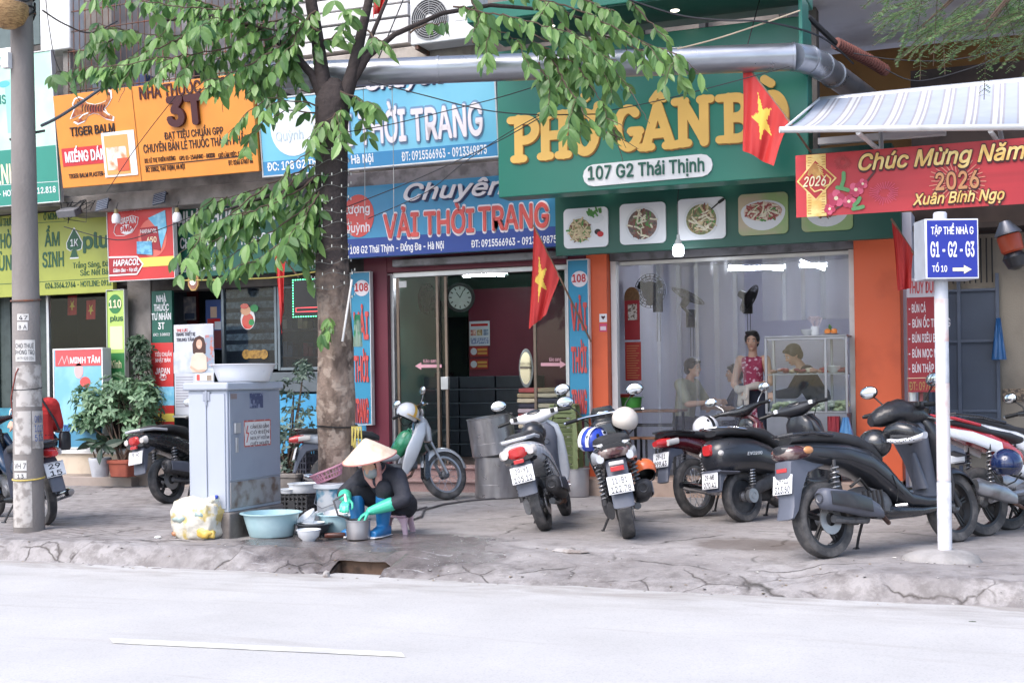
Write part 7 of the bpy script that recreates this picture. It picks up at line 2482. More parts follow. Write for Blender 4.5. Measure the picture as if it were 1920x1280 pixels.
mb.build('hat_ring',M('hat_thread','b3976e',.7),ht)
MB().hull([(0,0,0,.028,.014),(.004,0,0,.028,.014)],'x',4,T=place(sho[1]+Vector((-.01,.075,-.05)),rz=RAD(90))).build('arm_badge',M('badge_pink','c88a8c',.6),t)
# scrubbing nozzle in the right hand
tt=thing('spray_hose','thin hose nozzle held over the pot by the crouching dishwasher','hose',chain(t) @ han[-1])
mb=MB().tube([chain(t) @ (han[-1]+Vector((.03,0,.05))),chain(t) @ (han[-1]+Vector((.05,.03,-.02))),chain(t) @ (han[-1]+Vector((.06,.07,-.13)))],.011,8)
mb.build('nozzle',m_plate,tt,W=True)
MB().tube([chain(t) @ (han[-1]+Vector((.03,0,.05))),chain(t) @ (han[-1]+Vector((.12,-.05,.0))),chain(t) @ (han[-1]+Vector((.10,-.02,-.12))),chain(t) @ (han[-1]+Vector((.0,.02,-.16)))],.010,8).build('tube',m_hose,tt,W=True)
# ---- generic figure for the others
def figure(label,loc,rz,J,shirt,trousers=None,sleeve=.45,hair=None,hd_rot=(0,0,0),hcurl=.4,shirt_low=.0,shoes=True,lips='a85a54',vox=.009,skin=None,face_=True,girth=1.0):
 t=thing('person',label,'person',loc,rz)
 D=dict(pel=(0,0,.93),che=(0,0,1.28),nec=(0,0,1.45),hed=(.02,0,1.575),sl=(0,.18,1.38),sr=(0,-.18,1.38),el=(.0,.23,1.10),er=(.0,-.23,1.10),hl=(.08,.22,.87),hr=(.08,-.22,.87),
   kl=(.02,.10,.50),kr=(.02,-.10,.50),al=(-.02,.11,.09),ar=(-.02,-.11,.09))
 D.update(J)
 V={k: Vector(v) for k,v in D.items()}
 mb=MB()
 capsule(mb,V['pel'],V['che'],.11*girth,.12*girth)
 capsule(mb,V['che'],V['nec'],.10*girth,.052)
 capsule(mb,V['nec'],V['hed']-Vector((.02,0,.05)),.05,.05)
 T=head(mb,V['hed'],rot3(*hd_rot))
 for s,q in (('l',1),('r',-1)):
  limb(mb,[V['che']+Vector((0,.05*q,.06)),V['s'+s],V['e'+s],V['h'+s]],[.07,.056,.042,.028])
  d_=(V['h'+s]-V['e'+s]).normalized()
  hand(mb,V['h'+s],V['h'+s]+d_,Vector((.2,q,.4)),hcurl,1.0,.0105)
  limb(mb,[V['pel']+Vector((0,.09*q,-.03)),V['k'+s],V['a'+s]],[.085,.056,.042])
  mb.hull([(-.07,0,-.045,.032,.04),(.02,0,-.045,.04,.04),(.12,0,-.06,.045,.025),(.17,0,-.065,.03,.018)],'x',12,T=place(V['a'+s]))
 mb.build('body',skin or m_skin,t,remesh=vox)
 mb=MB()
 mid=V['pel'].lerp(V['che'],.45)
 capsule(mb,V['pel']+Vector((0,0,shirt_low)),mid,.135*girth,.13*girth)
 capsule(mb,mid,V['che'],.13*girth,.138*girth)
 mb.hull([(-.155*girth ** 2,V['che'].x,V['che'].z+.05,.09*girth,.09),(0,V['che'].x,V['che'].z+.05,.105*girth,.10),(.155*girth ** 2,V['che'].x,V['che'].z+.05,.09*girth,.09)],'y',14)
 for s,q in (('l',1),('r',-1)):
  if sleeve > 0:
   e=V['s'+s].lerp(V['e'+s],min(1,sleeve*2))
   p_=[V['s'+s]+Vector((0,-.05*q,0)),V['s'+s],e]
   r_=[.085,.078,.064]
   if sleeve > .5:
    p_.append(V['e'+s].lerp(V['h'+s],(sleeve-.5)*2))
    r_.append(.048)
   limb(mb,p_,r_)
 mb.build('shirt',shirt,t,remesh=vox)
 if trousers:
  mb=MB()
  capsule(mb,V['pel']+Vector((0,0,.04)),V['pel']+Vector((0,0,-.04)),.128,.13)
  for s,q in (('l',1),('r',-1)):
   limb(mb,[V['pel']+Vector((0,.085*q,-.04)),V['k'+s],V['a'+s]],[.108,.078,.062])
  mb.build('trousers',trousers,t,remesh=vox)
  for s in 'lr':
   MB().hull([(-.085,0,-.05,.035,.035),(.0,0,-.045,.045,.042),(.12,0,-.06,.05,.028),(.185,0,-.068,.035,.02)],'x',14,T=place(V['a'+s])).build('shoe',m_black,t)
 if face_:
  face(t,T,lips)
 if hair == 'long':
  hair_cap(t,T,.10)
 elif hair == 'bun':
  hair_cap(t,T,0,True,-.035)
 elif hair:
  hair_cap(t,T)
 return t,V,T
m_red_s=M('shirt_red','c8201c',.7,var=.08,scale=5,bump=.25,bscale=16)
m_jean=M('trousers_navy','262b3c',.8,var=.2,bump=.2)
# rider in red beside the pole, sitting on the blue motorbike
hbm=chain(Hb)
sp=onZ(78,978,0)
pr,Vr,Tr=figure('person in red shirt with black shoulder bag half hidden behind the concrete pole',(sp.x,sp.y,0),RAD(172),
 dict(pel=(0,0,.83),che=(.02,0,1.06),nec=(.05,0,1.23),hed=(.13,0,1.34),sl=(.02,.16,1.15),sr=(.02,-.16,1.15),el=(-.03,.21,.91),er=(-.03,-.20,.91),hl=(.20,.15,.95),hr=(.20,-.13,.96),kl=(.28,.12,.68),kr=(.28,-.14,.70),al=(.16,.16,.28),ar=(.16,-.16,.30)),m_red_s,m_jean,.42,'short',shirt_low=-.06)
tt=thing('shoulder_bag','small black shoulder bag hanging behind the person in red','bag',chain(pr) @ Vector((-.15,-.17,.80)),RAD(172))
tt.scale=(.75,.75,.75)
MB().hull([(-.13,0,0,.04,.06),(-.10,0,0,.05,.08),(.07,0,0,.045,.08),(.12,0,0,.03,.06)],'z',14,4).build('pouch',m_bmatte,tt)
MB().tube([chain(pr) @ Vector(v) for v in ((-.16,-.10,.9),(-.145,-.06,1.0),(-.07,.05,1.23),(.05,.08,1.22),(.16,.05,1.0))],.012,6).build('strap',m_bmatte,tt,W=True)
# ---- people in the noodle shop
floor=ZFN
def shopspot(px,Y):
 return Vector((onY(px,700,Y).x,Y,floor))
def sit(px,Y,head_py,rz,label,shirt,hair,trous,lean=.1,rot=(0,0,0),**k):
 p=shopspot(px,Y)
 hz=onY(px,head_py,Y).z-floor
 dz=hz-1.20
 return figure(label,p,rz,dict(pel=(-.08,0,.56+dz),che=(-.02,0,.92+dz),nec=(.02,0,1.08+dz),hed=(.06,0,1.20+dz),sl=(-.02,.18,1.0+dz),sr=(-.02,-.18,1.0+dz),el=(.12,.25,.76+dz),er=(.12,-.25,.76+dz),hl=(.36,.14,.78+dz),hr=(.36,-.14,.78+dz),
  kl=(.34,.12,.52+dz*.5),kr=(.34,-.12,.52+dz*.5),al=(.30,.12,.09),ar=(.30,-.12,.09)),shirt,trous,.4,hair,rot,vox=.010,**k)
sit(1291,15.5,690,RAD(-15),'seated person in pale shirt and glasses eating behind the plastic curtain',M('shirt_pale','a8a890',.8,var=.12,scale=9),'short',m_jean)
mp=sit(1386,16.0,700,RAD(200),'dark clothed person seated low behind the standing woman in the noodle shop',M('shirt_navy','1c2a4c',.8),'short',m_jean)
m_floral=M('floral_dress','a02850',.7,color2='e0b8c8',edge=(.55,.6),scale=24)
p=shopspot(1412,15.0)
hz=onY(1412,637,15.0).z-floor
k=hz/1.575
pw,Vw,Tw=figure('standing woman in sleeveless pink floral dress pulling on pale gloves',p,RAD(-92),{a: tuple(c*k for c in b) for a,b in dict(pel=(0,0,.90),che=(0,0,1.24),nec=(0,0,1.42),hed=(.02,0,1.56),sl=(0,.15,1.345),sr=(0,-.15,1.345),el=(.0,.20,1.07),er=(.0,-.23,1.06),hl=(.22,-.02,1.02),hr=(.20,-.10,.96),kl=(.02,.1,.5),kr=(.02,-.1,.5),al=(-.02,.1,.09),ar=(-.02,-.1,.09)).items()},
 m_floral,m_jean,0,'bun',(RAD(5),RAD(4),0),vox=.008,shirt_low=-.25,girth=.88)
m_pg=M('glove_cream','cfc4ba',.6,var=.08,bump=.2)
for a,q in (('hl',1),('hr',-1)):
 mb=MB()
 s_='l' if q > 0 else 'r'
 limb(mb,[Vw['e'+s_].lerp(Vw[a],.55),Vw[a]],[.048,.036])
 hand(mb,Vw[a],Vw[a]+(Vw[a]-Vw['e'+s_]),Vector((.2,q,.4)),.5,1.0,.013)
 mb.hull([(-.22,.02,0,.012,.03),(-.1,.03,0,.02,.035),(0,.0,0,.03,.03)],'z',10,T=place(Vw[a]+Vector((.02,0,-.02))))
 mb.build('glove',m_pg,pw,remesh=.007)
p=shopspot(1516,15.0)
hz=onY(1506,658,15.0).z-floor
figure('woman with short black hair in dark top bending over the glass food cabinet',p,RAD(195),dict(pel=(-.12,0,.88),che=(.02,0,hz-.33),nec=(.10,0,hz-.15),hed=(.17,0,hz-.04),sl=(.03,.18,hz-.24),sr=(.03,-.18,hz-.24),el=(.18,.24,hz-.48),er=(.18,-.24,hz-.48),hl=(.38,.12,hz-.50),hr=(.38,-.1,hz-.50)),
 M('top_plum','2c2228',.8,var=.15,bump=.2),m_jean,.95,'short',(RAD(15),RAD(28),0),vox=.010)
# ------------------------------------------------------------------ noodle shop things
def tube_lamp(label,a,b,r=.016,strength=22,group=None):
 c=(a+b)/2
 t_=thing('tube_lamp',label,'lamp',c,0,group)
 MB().tube([a,b],r,10).build('lamp_tube',lamp_mat('tube_glow','f2f6ff',strength),t_,W=True)
 MB().box(min(a.x,b.x)-.02,max(a.x,b.x)+.02,c.y+.02,c.y+.06,c.z-.03,c.z+.03).build('batten',m_white,t_,W=True)
 for p in (a,b):
  MB().ball(p,.022,8).build('end_cap',m_white,t_,W=True)
 return t_
YB=18.6
tube_lamp('bright white tube lamp glowing on the back wall of the noodle shop',onY(1366,499,17.6),onY(1470,505,17.6),strength=65)
tube_lamp('dimmer tube lamp seen through the plastic curtain near the right pillar',onY(1500,488,17.8),onY(1548,506,17.8),.014,60)
tube_lamp('tube lamp glowing across the ceiling of the fabric shop',onY(868,512,16.2),onY(948,516,16.2),strength=80)
# bulb hanging before the fascia
bp_=onY(1272,468,13.6)
t=thing('light_bulb','lit white bulb hanging on a wire before the noodle pictures','lamp',bp_)
MB().lathe([(.0,-.07),(.05,-.068),(.058,-.05),(.058,.03),(.045,.05),(0,.05)],22).build('globe',lamp_mat('bulb_glow','eef4ff',9),t)
MB().lathe([(0,.05),(.046,.0505),(.03,.10),(.018,.12),(.016,.16),(0,.16)],18).build('socket',m_white,t)
MB().tube([(0,0,.16),(0,0,.55),(.03,-.02,.75)],.004,5).build('cord',m_dark,t)
# wall fans
def fan(label,px,py,Y,yaw,pitch,r=.21,blades=True,cord=True,group=None):
 p=onY(px,py,Y)
 t_=thing('wall_fan',label,'fan',p,0,group)
 T=place((0,0,0),rz=yaw) @ Matrix.Rotation(pitch,4,'Y') @ Matrix.Rotation(RAD(90),4,'Y')
 m_=M('fan_plastic','141416',.5)
 mb=MB()
 for k in range(6):
  q=.05+(r-.05)*k/5
  zz=.05*(1-(q/r) ** 2)
  for s in (-1,1):
   mb.lathe([(q-.003,s*zz-.003),(q+.003,s*zz-.003),(q+.003,s*zz+.003),(q-.003,s*zz+.003),(q-.003,s*zz-.003)],28,T)
 for k in range(20):
  a=k*math.pi/10
  for s in (-1,1):
   mb.tube([(q*math.cos(a),q*math.sin(a),s*.05*(1-(q/r) ** 2)) for q in (.04,r*.5,r)],.0035,4,T=T)
 mb.build('guard',m_,t_)
 mb=MB()
 for k in range(3):
  a=k*2.094
  mb.hull([(.03,0,0,.02,.004),(.09,0,.004,.05,.004),(.17,0,.0,.055,.004),(.19,0,0,.03,.003)],'x',10,T=T @ Matrix.Rotation(a,4,'Z'))
 mb.lathe([(.0,-.004),(r*.55,-.003),(r*.55,.003),(0,.004)],24,T)
 mb.build('blade',M('fan_blade','1e1a1c',.4),t_)
 back=T @ Vector((0,0,-.16))
 MB().tube([T @ Vector((0,0,-.04)),back],[.06,.045],14).build('motor',m_,t_)
 wall=Vector((back.x*.6,.30,back.z-.10))
 MB().tube([back,wall],.022,8).box(wall.x-.06,wall.x+.06,.28,.34,wall.z-.16,wall.z+.08).build('wall_mount',m_,t_)
 if cord:
  MB().tube([wall+Vector((0,-.03,-.15)),wall+Vector((.0,-.03,-.55))],.004,4).tube([wall+Vector((.04,-.03,-.15)),wall+Vector((.04,-.03,-.55))],.004,4).build('pull_cord',m_dark,t_)
 return t_
fan('dark wall fan facing the curtain beside the red calendar',1219,545,16.0,RAD(-100),0,.22)
fan('dark wall fan tilted upward in the middle of the noodle shop',1290,555,16.6,RAD(30),RAD(-62),.24)
fan('dark wall fan seen from the side above the standing woman',1405,560,16.8,RAD(-10),RAD(30),.20)
# red calendar with carved wooden top, and red notice below it
Yw=15.1
t=thing('wall_calendar','red wall calendar with rounded wooden top inside the noodle shop','calendar',onY(1184,640,Yw))
xa,xb=onY(1171,590,Yw).x,onY(1199,590,Yw).x
z0,z1,z2=onY(1185,637,Yw).z,onY(1185,563,Yw).z,onY(1185,538,Yw).z
MB().box(xa,xb,Yw,Yw+.02,z0,z1).build('card',M('calendar_red','a81a26',.5,var=.1),t,W=True,bevel=.003)
n=14
pl=[(xa,z1+.001)]+[((xa+xb)/2-(xb-xa)/2*math.cos(math.pi*i/n),z1+(z2-z1)*(.25+.75*math.sin(math.pi*i/n))) for i in range(n+1)]+[(xb,z1+.001)]
MB().loft([[(x,Yw,z) for x,z in pl],[(x,Yw+.025,z) for x,z in pl]]).build('wooden_top',M('carved_wood','7d5a30',.5,var=.3,scale=30,bump=.4),t,W=True)
MB().box(xa+.045,xb-.03,Yw-.006,Yw-.001,onY(1185,600,Yw).z,onY(1185,570,Yw).z).build('date_block',M('date_paper','d8d2c8',.7,color2='7a6a5a',scale=40,edge=(.5,.55)),t,W=True)
t=thing('notice_board','red printed notice hanging under the red calendar','notice',onY(1185,714,Yw))
MB().box(xa,xb+.01,Yw,Yw+.012,onY(1185,713,Yw).z,onY(1185,641,Yw).z).build('card',M('notice_scarlet','b3261c',.5,var=.08),t,W=True)
mb=MB()
for i in range(14):
 z_=onY(1185,648,Yw).z-i*.03
 mb.box(xa+.02,xb-.01-.02*(i % 3),Yw-.0016,Yw-.0005,z_-.006,z_+.002)
mb.build('print_line',M('print_gold','c98a4a',.5),t,W=True)
# glass food cabinet
Yg=14.08
xa,xb=onY(1437,760,Yg).x,onY(1588,760,Yg).x
zc=[onY(1510,q,Yg).z for q in (860,775,700,632)]
t=thing('food_cabinet','stainless steel and glass street food cabinet with bowls at the noodle shop front','cabinet',((xa+xb)/2,Yg+.25,ZFN))
m_ss=M('stainless','8e9096',.35,metal=.75,var=.08,streak=(1,1,.3))
MB().box(xa,xb,Yg,Yg+.5,ZFN+.06,zc[1]-.002).build('base',M('steel_grey_base','7d8088',.4,metal=.5),t,W=True,bevel=.006)
mb=MB()
xm_=onY(1548,700,Yg).x
for x_ in (xa,xm_,xb):
 for y_ in (Yg,Yg+.48):
  mb.box(x_-.014,x_+.014,y_,y_+.025,zc[1],zc[3])
mb.box(xa+.015,xb-.015,Yg+.001,Yg+.024,zc[3]-.028,zc[3]-.001).box(xa+.015,xb-.015,Yg+.001,Yg+.024,zc[1]+.001,zc[1]+.025)
mb.build('frame',m_ss,t,W=True,bevel=.003)
MB().box(xa-.01,xb+.01,Yg-.01,Yg+.52,zc[3],zc[3]+.02).build('top',m_ss,t,W=True,bevel=.004)
MB().box(xa+.016,xb-.016,Yg+.03,Yg+.47,zc[2]-.012,zc[2]).build('shelf',m_ss,t,W=True)
MB().box(xa+.016,xb-.016,Yg+.010,Yg+.014,zc[1]+.026,zc[3]-.03).build('glass_pane',sheet_mat('cabinet_glass','6a7a80',.96,.02,.04),t,W=True,smooth=0)
r_=random.Random(4)
for i in range(9):
 x_=xa+.08+(xb-xa-.16)*i/8
 c_=['b88a7a','a8323c','c8b494','8a3a44','d0c4b0'][i % 5]
 mb=MB()
 for j in range(6):
  mb.ball((x_+r_.uniform(-.04,.04),Yg+.2+r_.uniform(-.08,.08),zc[2]+.02+r_.uniform(0,.03)),(.035,.04,.02),8)
 mb.build('meat_tray',M('meat_%d' % (i % 5),c_,.5,var=.2,scale=25),t,W=True)
for i in range(5):
 x_=xa+.12+(xb-xa-.22)*i/4
 mb=MB()
 for j in range(10):
  mb.ball((x_+r_.uniform(-.08,.08),Yg+.2+r_.uniform(-.1,.1),zc[1]+.03+r_.uniform(0,.09)),(.05,.05,.03),8)
 mb.build('greens',M('greens_%d' % (i % 2),('a9b48c','d0d4c4')[i % 2],.6,var=.2,scale=30),t,W=True)
def putbowl(label,px,py,Y,w,h,zb):
 p=onY(px,py,Y)
 return basin('soup_bowl',label,'bowl',0,0,0,w,h,m_ware,wall=.5,rim=.003,loc=(p.x,Y,zb))
putbowl('white soup bowl standing left of the pen vase on the glass cabinet',1513,620,Yg+.2,.13,.07,zc[3]+.021)
putbowl('white soup bowl inside the glass cabinet on the steel shelf',1563,690,Yg+.15,.16,.08,zc[2]+.001)
p=onY(1528,615,Yg+.2)
t=thing('chopstick_holder','white pot holding a tangle of pale bamboo curls on the glass cabinet','pot',(p.x,Yg+.2,zc[3]+.021))
MB().lathe([(0,0),(.042,0),(.048,.10),(.044,.10),(.04,.01),(0,.01)],20).build('pot',m_ware,t)
mb=MB()
for i in range(22):
 a,b_=r_.uniform(0,6.28),r_.uniform(.03,.09)
 mb.tube([(0.02*math.cos(a),.02*math.sin(a),.06),(b_*.7*math.cos(a),b_*.7*math.sin(a),.14),(b_*math.cos(a+.6),b_*math.sin(a+.6),.19),(b_*.6*math.cos(a+1.4),b_*.6*math.sin(a+1.4),.21),(b_*.4*math.cos(a+2.2),b_*.4*math.sin(a+2.2),.17)],.004,5)
mb.build('stem',M('curl_white','d8ccd2',.5),t)
p=onY(1558,618,Yg+.2)
t=thing('fruit_plate','white plate with a leafy sprig standing on the glass cabinet','plate',(p.x,Yg+.2,zc[3]+.021))
MB().lathe([(0,0),(.05,0),(.085,.015),(.08,.017),(.05,.006),(0,.006)],24).build('plate',m_ware,t)
MB().tube([(-.01,.02,.05),(-.012,.02,.09),(-.02,.02,.12)],[.012,.02,.004],8).build('sprig',M('sprig_green','4a7a3a',.6),t)
for i,(dx,lab) in enumerate(((-.035,'left orange of the two on the white plate upon the cabinet'),(.035,'right orange of the two on the white plate upon the cabinet'))):
 o=MB().ball((0,0,0),(.036,.036,.032),16).build('orange',M('orange_fruit','e8861c',.4,var=.06,bump=.15,bscale=200))
 o.location=(p.x+dx,Yg+.19,zc[3]+.021+.04)
 tag(o,lab,'orange','oranges on the plate')
# table and stools at the left
p0=onY(1200,770,14.75)
t=thing('dining_table','brown topped steel framed table behind the silver scooter','table',(onY(1225,770,14.95).x,14.95,ZFN))
m_wood=M('table_wood','8a5a34',.45,var=.15,scale=4,streak=(.4,3,1),color2='6b4226',edge=(.4,.7))
zt3=onY(1225,768,14.75).z-ZFN
xl,xr=onY(1165,770,14.75).x-t.location.x,onY(1272,770,14.75).x-t.location.x
MB().box(xl,xr,-.25,.25,zt3-.03,zt3).build('tabletop',m_wood,t,bevel=.006)
for x_ in (xl+.05,xr-.05):
 for y_ in (-.22,.22):
  MB().box(x_-.014,x_+.014,y_-.014,y_+.014,0,zt3-.031).build('leg',m_dark,t)
mb=MB().box(xl+.066,xr-.066,-.23,-.21,zt3-.2,zt3-.175).box(xl+.066,xr-.066,.21,.23,zt3-.2,zt3-.175)
mb.build('stretcher',m_dark,t)
st=None
for i,px in enumerate((1190,1224,1252)):
 lab=('wooden topped stool nearest the orange pillar under the table','middle wooden topped stool pushed under the brown table','wooden topped stool under the right end of the brown table')[i]
 q=onY(px,820,14.62)
 t=thing('dining_stool',lab,'stool',(q.x,14.62,ZFN),0,'wooden topped stools at the noodle table')
 MB().box(-.13,.13,-.13,.13,.43,.455).build('seat',m_wood,t,bevel=.005)
 for sx in (-1,1):
  for sy in (-1,1):
   MB().box(sx*.11-.011,sx*.11+.011,sy*.11-.011,sy*.11+.011,0,.4299).build('leg',m_dark,t)
 MB().box(-.0985,.0985,-.12,-.105,.16,.18).build('stretcher',m_dark,t)
basin('plastic_basin','bright green plastic basin standing on the brown table','basin',0,0,0,.27,.15,M('basin_green','3f9a34',.4),wall=.82,loc=(onY(1184,760,14.9).x,14.9,ZFN+zt3+.001))
basin('colander','red plastic sieve lying over the bright green basin','colander',0,0,0,.26,.05,M('sieve_red','b8242a',.4),wall=.7,loc=(onY(1172,745,14.9).x,14.9,ZFN+zt3+.14))
# steel stock pot and cloth by the cabinet, blue bag
basin('stock_pot','tall steel stock pot standing left of the glass food cabinet','pot',0,0,0,.34,.50,m_ss,wall=.98,rim=.01,loc=(onY(1412,800,14.85).x,14.85,ZFN))
def cloth_piece(name,label,cat,px,pyt,pyb,Y,w,mat,taper=1.0):
 a,b_=onY(px,pyt,Y),onY(px,pyb,Y)
 t_=thing(name,label,cat,a)
 h=a.z-b_.z
 mb=MB()
 rings=[]
 for j in range(9):
  v=j/8
  ww=w/2*(1-(1-taper)*(1-v))
  rings.append([(ww*math.cos(2*math.pi*k_/24),.018*math.sin(2*math.pi*k_/24)*(1+v)+.012*math.sin(k_*1.9+v*2),-h*v) for k_ in range(24)])
 mb.loft(rings).build('cloth',mat,t_,smooth=60)
 return t_
cloth_piece('towel','dark red towel hanging on the right of the food cabinet','towel',1563,780,822,Yg-.04,.13,M('towel_red','8a2430',.8,bump=.3))
cloth_piece('plastic_bag','translucent sky blue bag hanging beside the dark red towel','bag',1586,782,840,Yg-.06,.22,M('bag_sky','5a9ad0',.3,alpha=.75,coat=.4),.3)
cloth_piece('plastic_bag','blue bag hanging on the beige passage wall beside the metal door','bag',1872,596,674,15.2,.16,M('bag_deep_blue','24609a',.35,coat=.4),.3)
# lantern and pipe in the passage
p=onY(1890,440,14.0)
t=thing('lantern','orange and steel hanging lamp under the new year banner in the passage','lamp',p)
t.rotation_euler=(0,RAD(-14),0)
MB().lathe([(0,.15),(.05,.14),(.13,.02),(.14,.0),(.10,.0),(0,.01)],24).build('shade',m_ss,t)
MB().lathe([(0,-.005),(.11,-.006),(.12,-.03),(.11,-.17),(.09,-.19),(0,-.19)],24).build('body',M('lantern_orange','c24a22',.4),t)
MB().lathe([(0,-.19),(.085,-.191),(.12,-.24),(.09,-.34),(.03,-.37),(0,-.37)],20).build('hood',m_bmatte,t)
t=thing('drain_pipe','pale upright drain pipe beside the right orange pillar','pipe',onY(1712,840,14.3))
q=onY(1712,840,14.3)
MB().tube([(0,0,-.4),(0,0,1.6)],.045,14).build('pipe',m_alu,t)
MB().tube([(.09,.03,-.4),(.09,.03,1.0),(.12,.02,1.3)],.02,8).build('branch',M('pipe_red','a85a5c',.5),t)
# stickers on the orange pillar
for py,lab,c1,c2 in ((596,'small white sticker with a dark heart on the left orange pillar','e2e0e4',None),(614,'small pink square code sticker low on the left orange pillar','d23a6a','e2c8d2')):
 Y_=FY-.123
 a,b_=onY(1124,py+8,Y_),onY(1138,py-8,Y_)
 t_=thing('sticker',lab,'sticker',a)
 s_=MB().box(a.x,b_.x,Y_-.002,Y_,a.z,b_.z).build('card',M('sticker_'+c1,c1,.5),t_,W=True)
 cx_,cz_=(a.x+b_.x)/2,(a.z+b_.z)/2
 mb=MB()
 if c2:
  mb.box(a.x+.012,b_.x-.012,Y_-.0032,Y_-.0022,cz_-.03,cz_+.015)
  mb.build('print',M('sticker_'+c2,c2,.5),t_,W=True)
 else:
  mb.loft([[(cx_+x,y,cz_+z+.01) for x,z in ((0,-.03),(.025,0),(.018,.018),(0,.008),(-.018,.018),(-.025,0))] for y in (Y_-.0022,Y_-.0032)])
  mb.build('heart',M('heart_dark','4a1420',.5),t_,W=True)
# ------------------------------------------------------------------ fabric shop things
p=onY(862,558,16.9)
t=thing('wall_clock','round white wall clock with black rim on the mint wall','clock',p,RAD(32))
MB().lathe([(0,0),(.19,0),(.215,-.02),(.215,-.05),(.17,-.05),(.165,-.015),(0,-.015)],36,RX90.inverted()).build('rim',m_black,t)
MB().lathe([(0,0),(.168,0),(.168,.004),(0,.004)],32,place((0,-.02,0)) @ RX90).build('dial',m_white,t)
mb=MB()
for k in range(12):
 a=k*math.pi/6
 strokes(mb,[[(.125*math.sin(a),.125*math.cos(a)),(.15*math.sin(a),.15*math.cos(a))]],.016,.001,place((0,-.0245,0)))
strokes(mb,[[(0,0),(-.05,.07)],[(0,0),(.05,.10)]],.012,.002,place((0,-.0245,0)))
mb.build('hands',m_black,t,smooth=0)
fan('black wall fan beside the clock in the fabric shop',800,560,16.6,RAD(-120),0,.22,cord=False)
def poster(name,label,px0,px1,pyt,pyb,Y,bg_mat,lines=(),cat='poster'):
 a,b_=onY(px0,(pyt+pyb)/2,Y),onY(px1,(pyt+pyb)/2,Y)
 z0,z1=onY((px0+px1)/2,pyb,Y).z,onY((px0+px1)/2,pyt,Y).z
 t_=thing(name,label,cat,((a.x+b_.x)/2,Y,z0))
 MB().box(a.x,b_.x,Y,Y+.008,z0,z1).build('sheet',bg_mat,t_,W=True)
 w,h=b_.x-a.x,z1-z0
 for i,(u0,u1,v0,v1,m_,nm) in enumerate(lines):
  d=.0012+.0006*i
  MB().box(a.x+w*u0,a.x+w*u1,Y-d,Y-.0004,z0+h*v0,z0+h*v1).build(nm,m_,t_,W=True)
 return t_,a.x,w,z0,h
m_pp=M('poster_white','c9cdd6',.6,var=.05)
po,x_,w_,z_,h_=poster('poster','white price poster with red heading on the maroon wall',880,918,602,648,16.98,m_pp,[(.08,.92,.8,.9,m_tail,'heading'),(.06,.34,.42,.66,M('photo_a','b85a5a',.5,color2='e0c0b0',scale=20),'picture'),(.38,.64,.42,.66,M('photo_b','9a7a4a',.5,color2='d8c8a0',scale=20),'picture'),(.68,.94,.42,.66,M('photo_c','6a7a9a',.5,color2='c0c8d8',scale=20),'picture'),(.06,.94,.08,.32,M('print_blue','7a86b0',.6,color2='c0c6d8',scale=40,edge=(.5,.55)),'print')])
for py,lab in ((658,'upper red and gold payment card on the maroon wall'),(682,'lower red and gold payment card on the maroon wall')):
 po,x_,w_,z_,h_=poster('card',lab,881,915,py-9,py+10,16.98,M('card_red','a02020',.5),[(.42,.95,.2,.42,M('card_gold','c9922c',.5),'print'),(.42,.95,.55,.78,M('card_gold','c9922c',.5),'print')],'card')
 MB().lathe([(0,0),(.05,0),(.05,.002),(0,.002)],20,place((x_+w_*.22,16.979,z_+h_*.5)) @ RX90).build('portrait',m_pp,po,W=True)
t=thing('standing_mirror','oval dressing mirror against the maroon wall near the right door','mirror',onY(987,690,16.2))
MB().lathe([(0,0),(.13,0),(.14,.01),(.13,.02),(0,.02)],30,place((0,0,0),s=(.75,1,1.9)) @ RX90).build('frame',m_white,t)
MB().lathe([(0,0),(.115,0),(.115,.003),(0,.003)],30,place((0,-.021,0),s=(.75,1,1.9)) @ RX90).build('glass',m_mirror,t)
r_=random.Random(8)
fcol=['9a8a6a','7a3a44','4a5a7a','c0b49a','6a6a5a','8a5a4a','3a3a4a','b0a0a8','a04a4a','5a7a6a']
for i in range(26):
 col_,row=i % 2,i // 2
 px=1000+col_*34
 base=onY(px,862,15.0)
 zz=zf+.0
 o=MB().hull([(-.14,0,0,.16,.028),(.0,0,0,.17,.034),(.14,0,0,.16,.028)],'x',14,5).build('folded_fabric',M('fabric_%d' % (i % 10),fcol[r_.randrange(10)],.85,var=.3,scale=18,streak=(.2,.2,6)),None)
 FZ=Zp(800,872)
 o.location=(onY(px,800,15.1).x+r_.uniform(-.015,.015),15.1,FZ+.15+row*.064)
 nm=['beige','maroon','grey blue','cream','khaki','rust','charcoal','mauve','red','sage'][i % 10]
 tag(o,'folded cloth in one of the two piles behind the right glass door','fabric','folded fabrics piled behind the glass door')
t=thing('fabric_bench','low dark bench under the two piles of folded fabric','bench',(onY(1017,860,15.1).x,15.1,Zp(800,872)))
MB().box(-.36,.36,-.2,.2,.08,.115).build('seat',M('shelf_wood','4a3a34',.6),t)
for sx in (-.32,.32):
 for sy in (-.16,.16):
  MB().box(sx-.02,sx+.02,sy-.02,sy+.02,0,.0799).build('leg',m_dark,t)
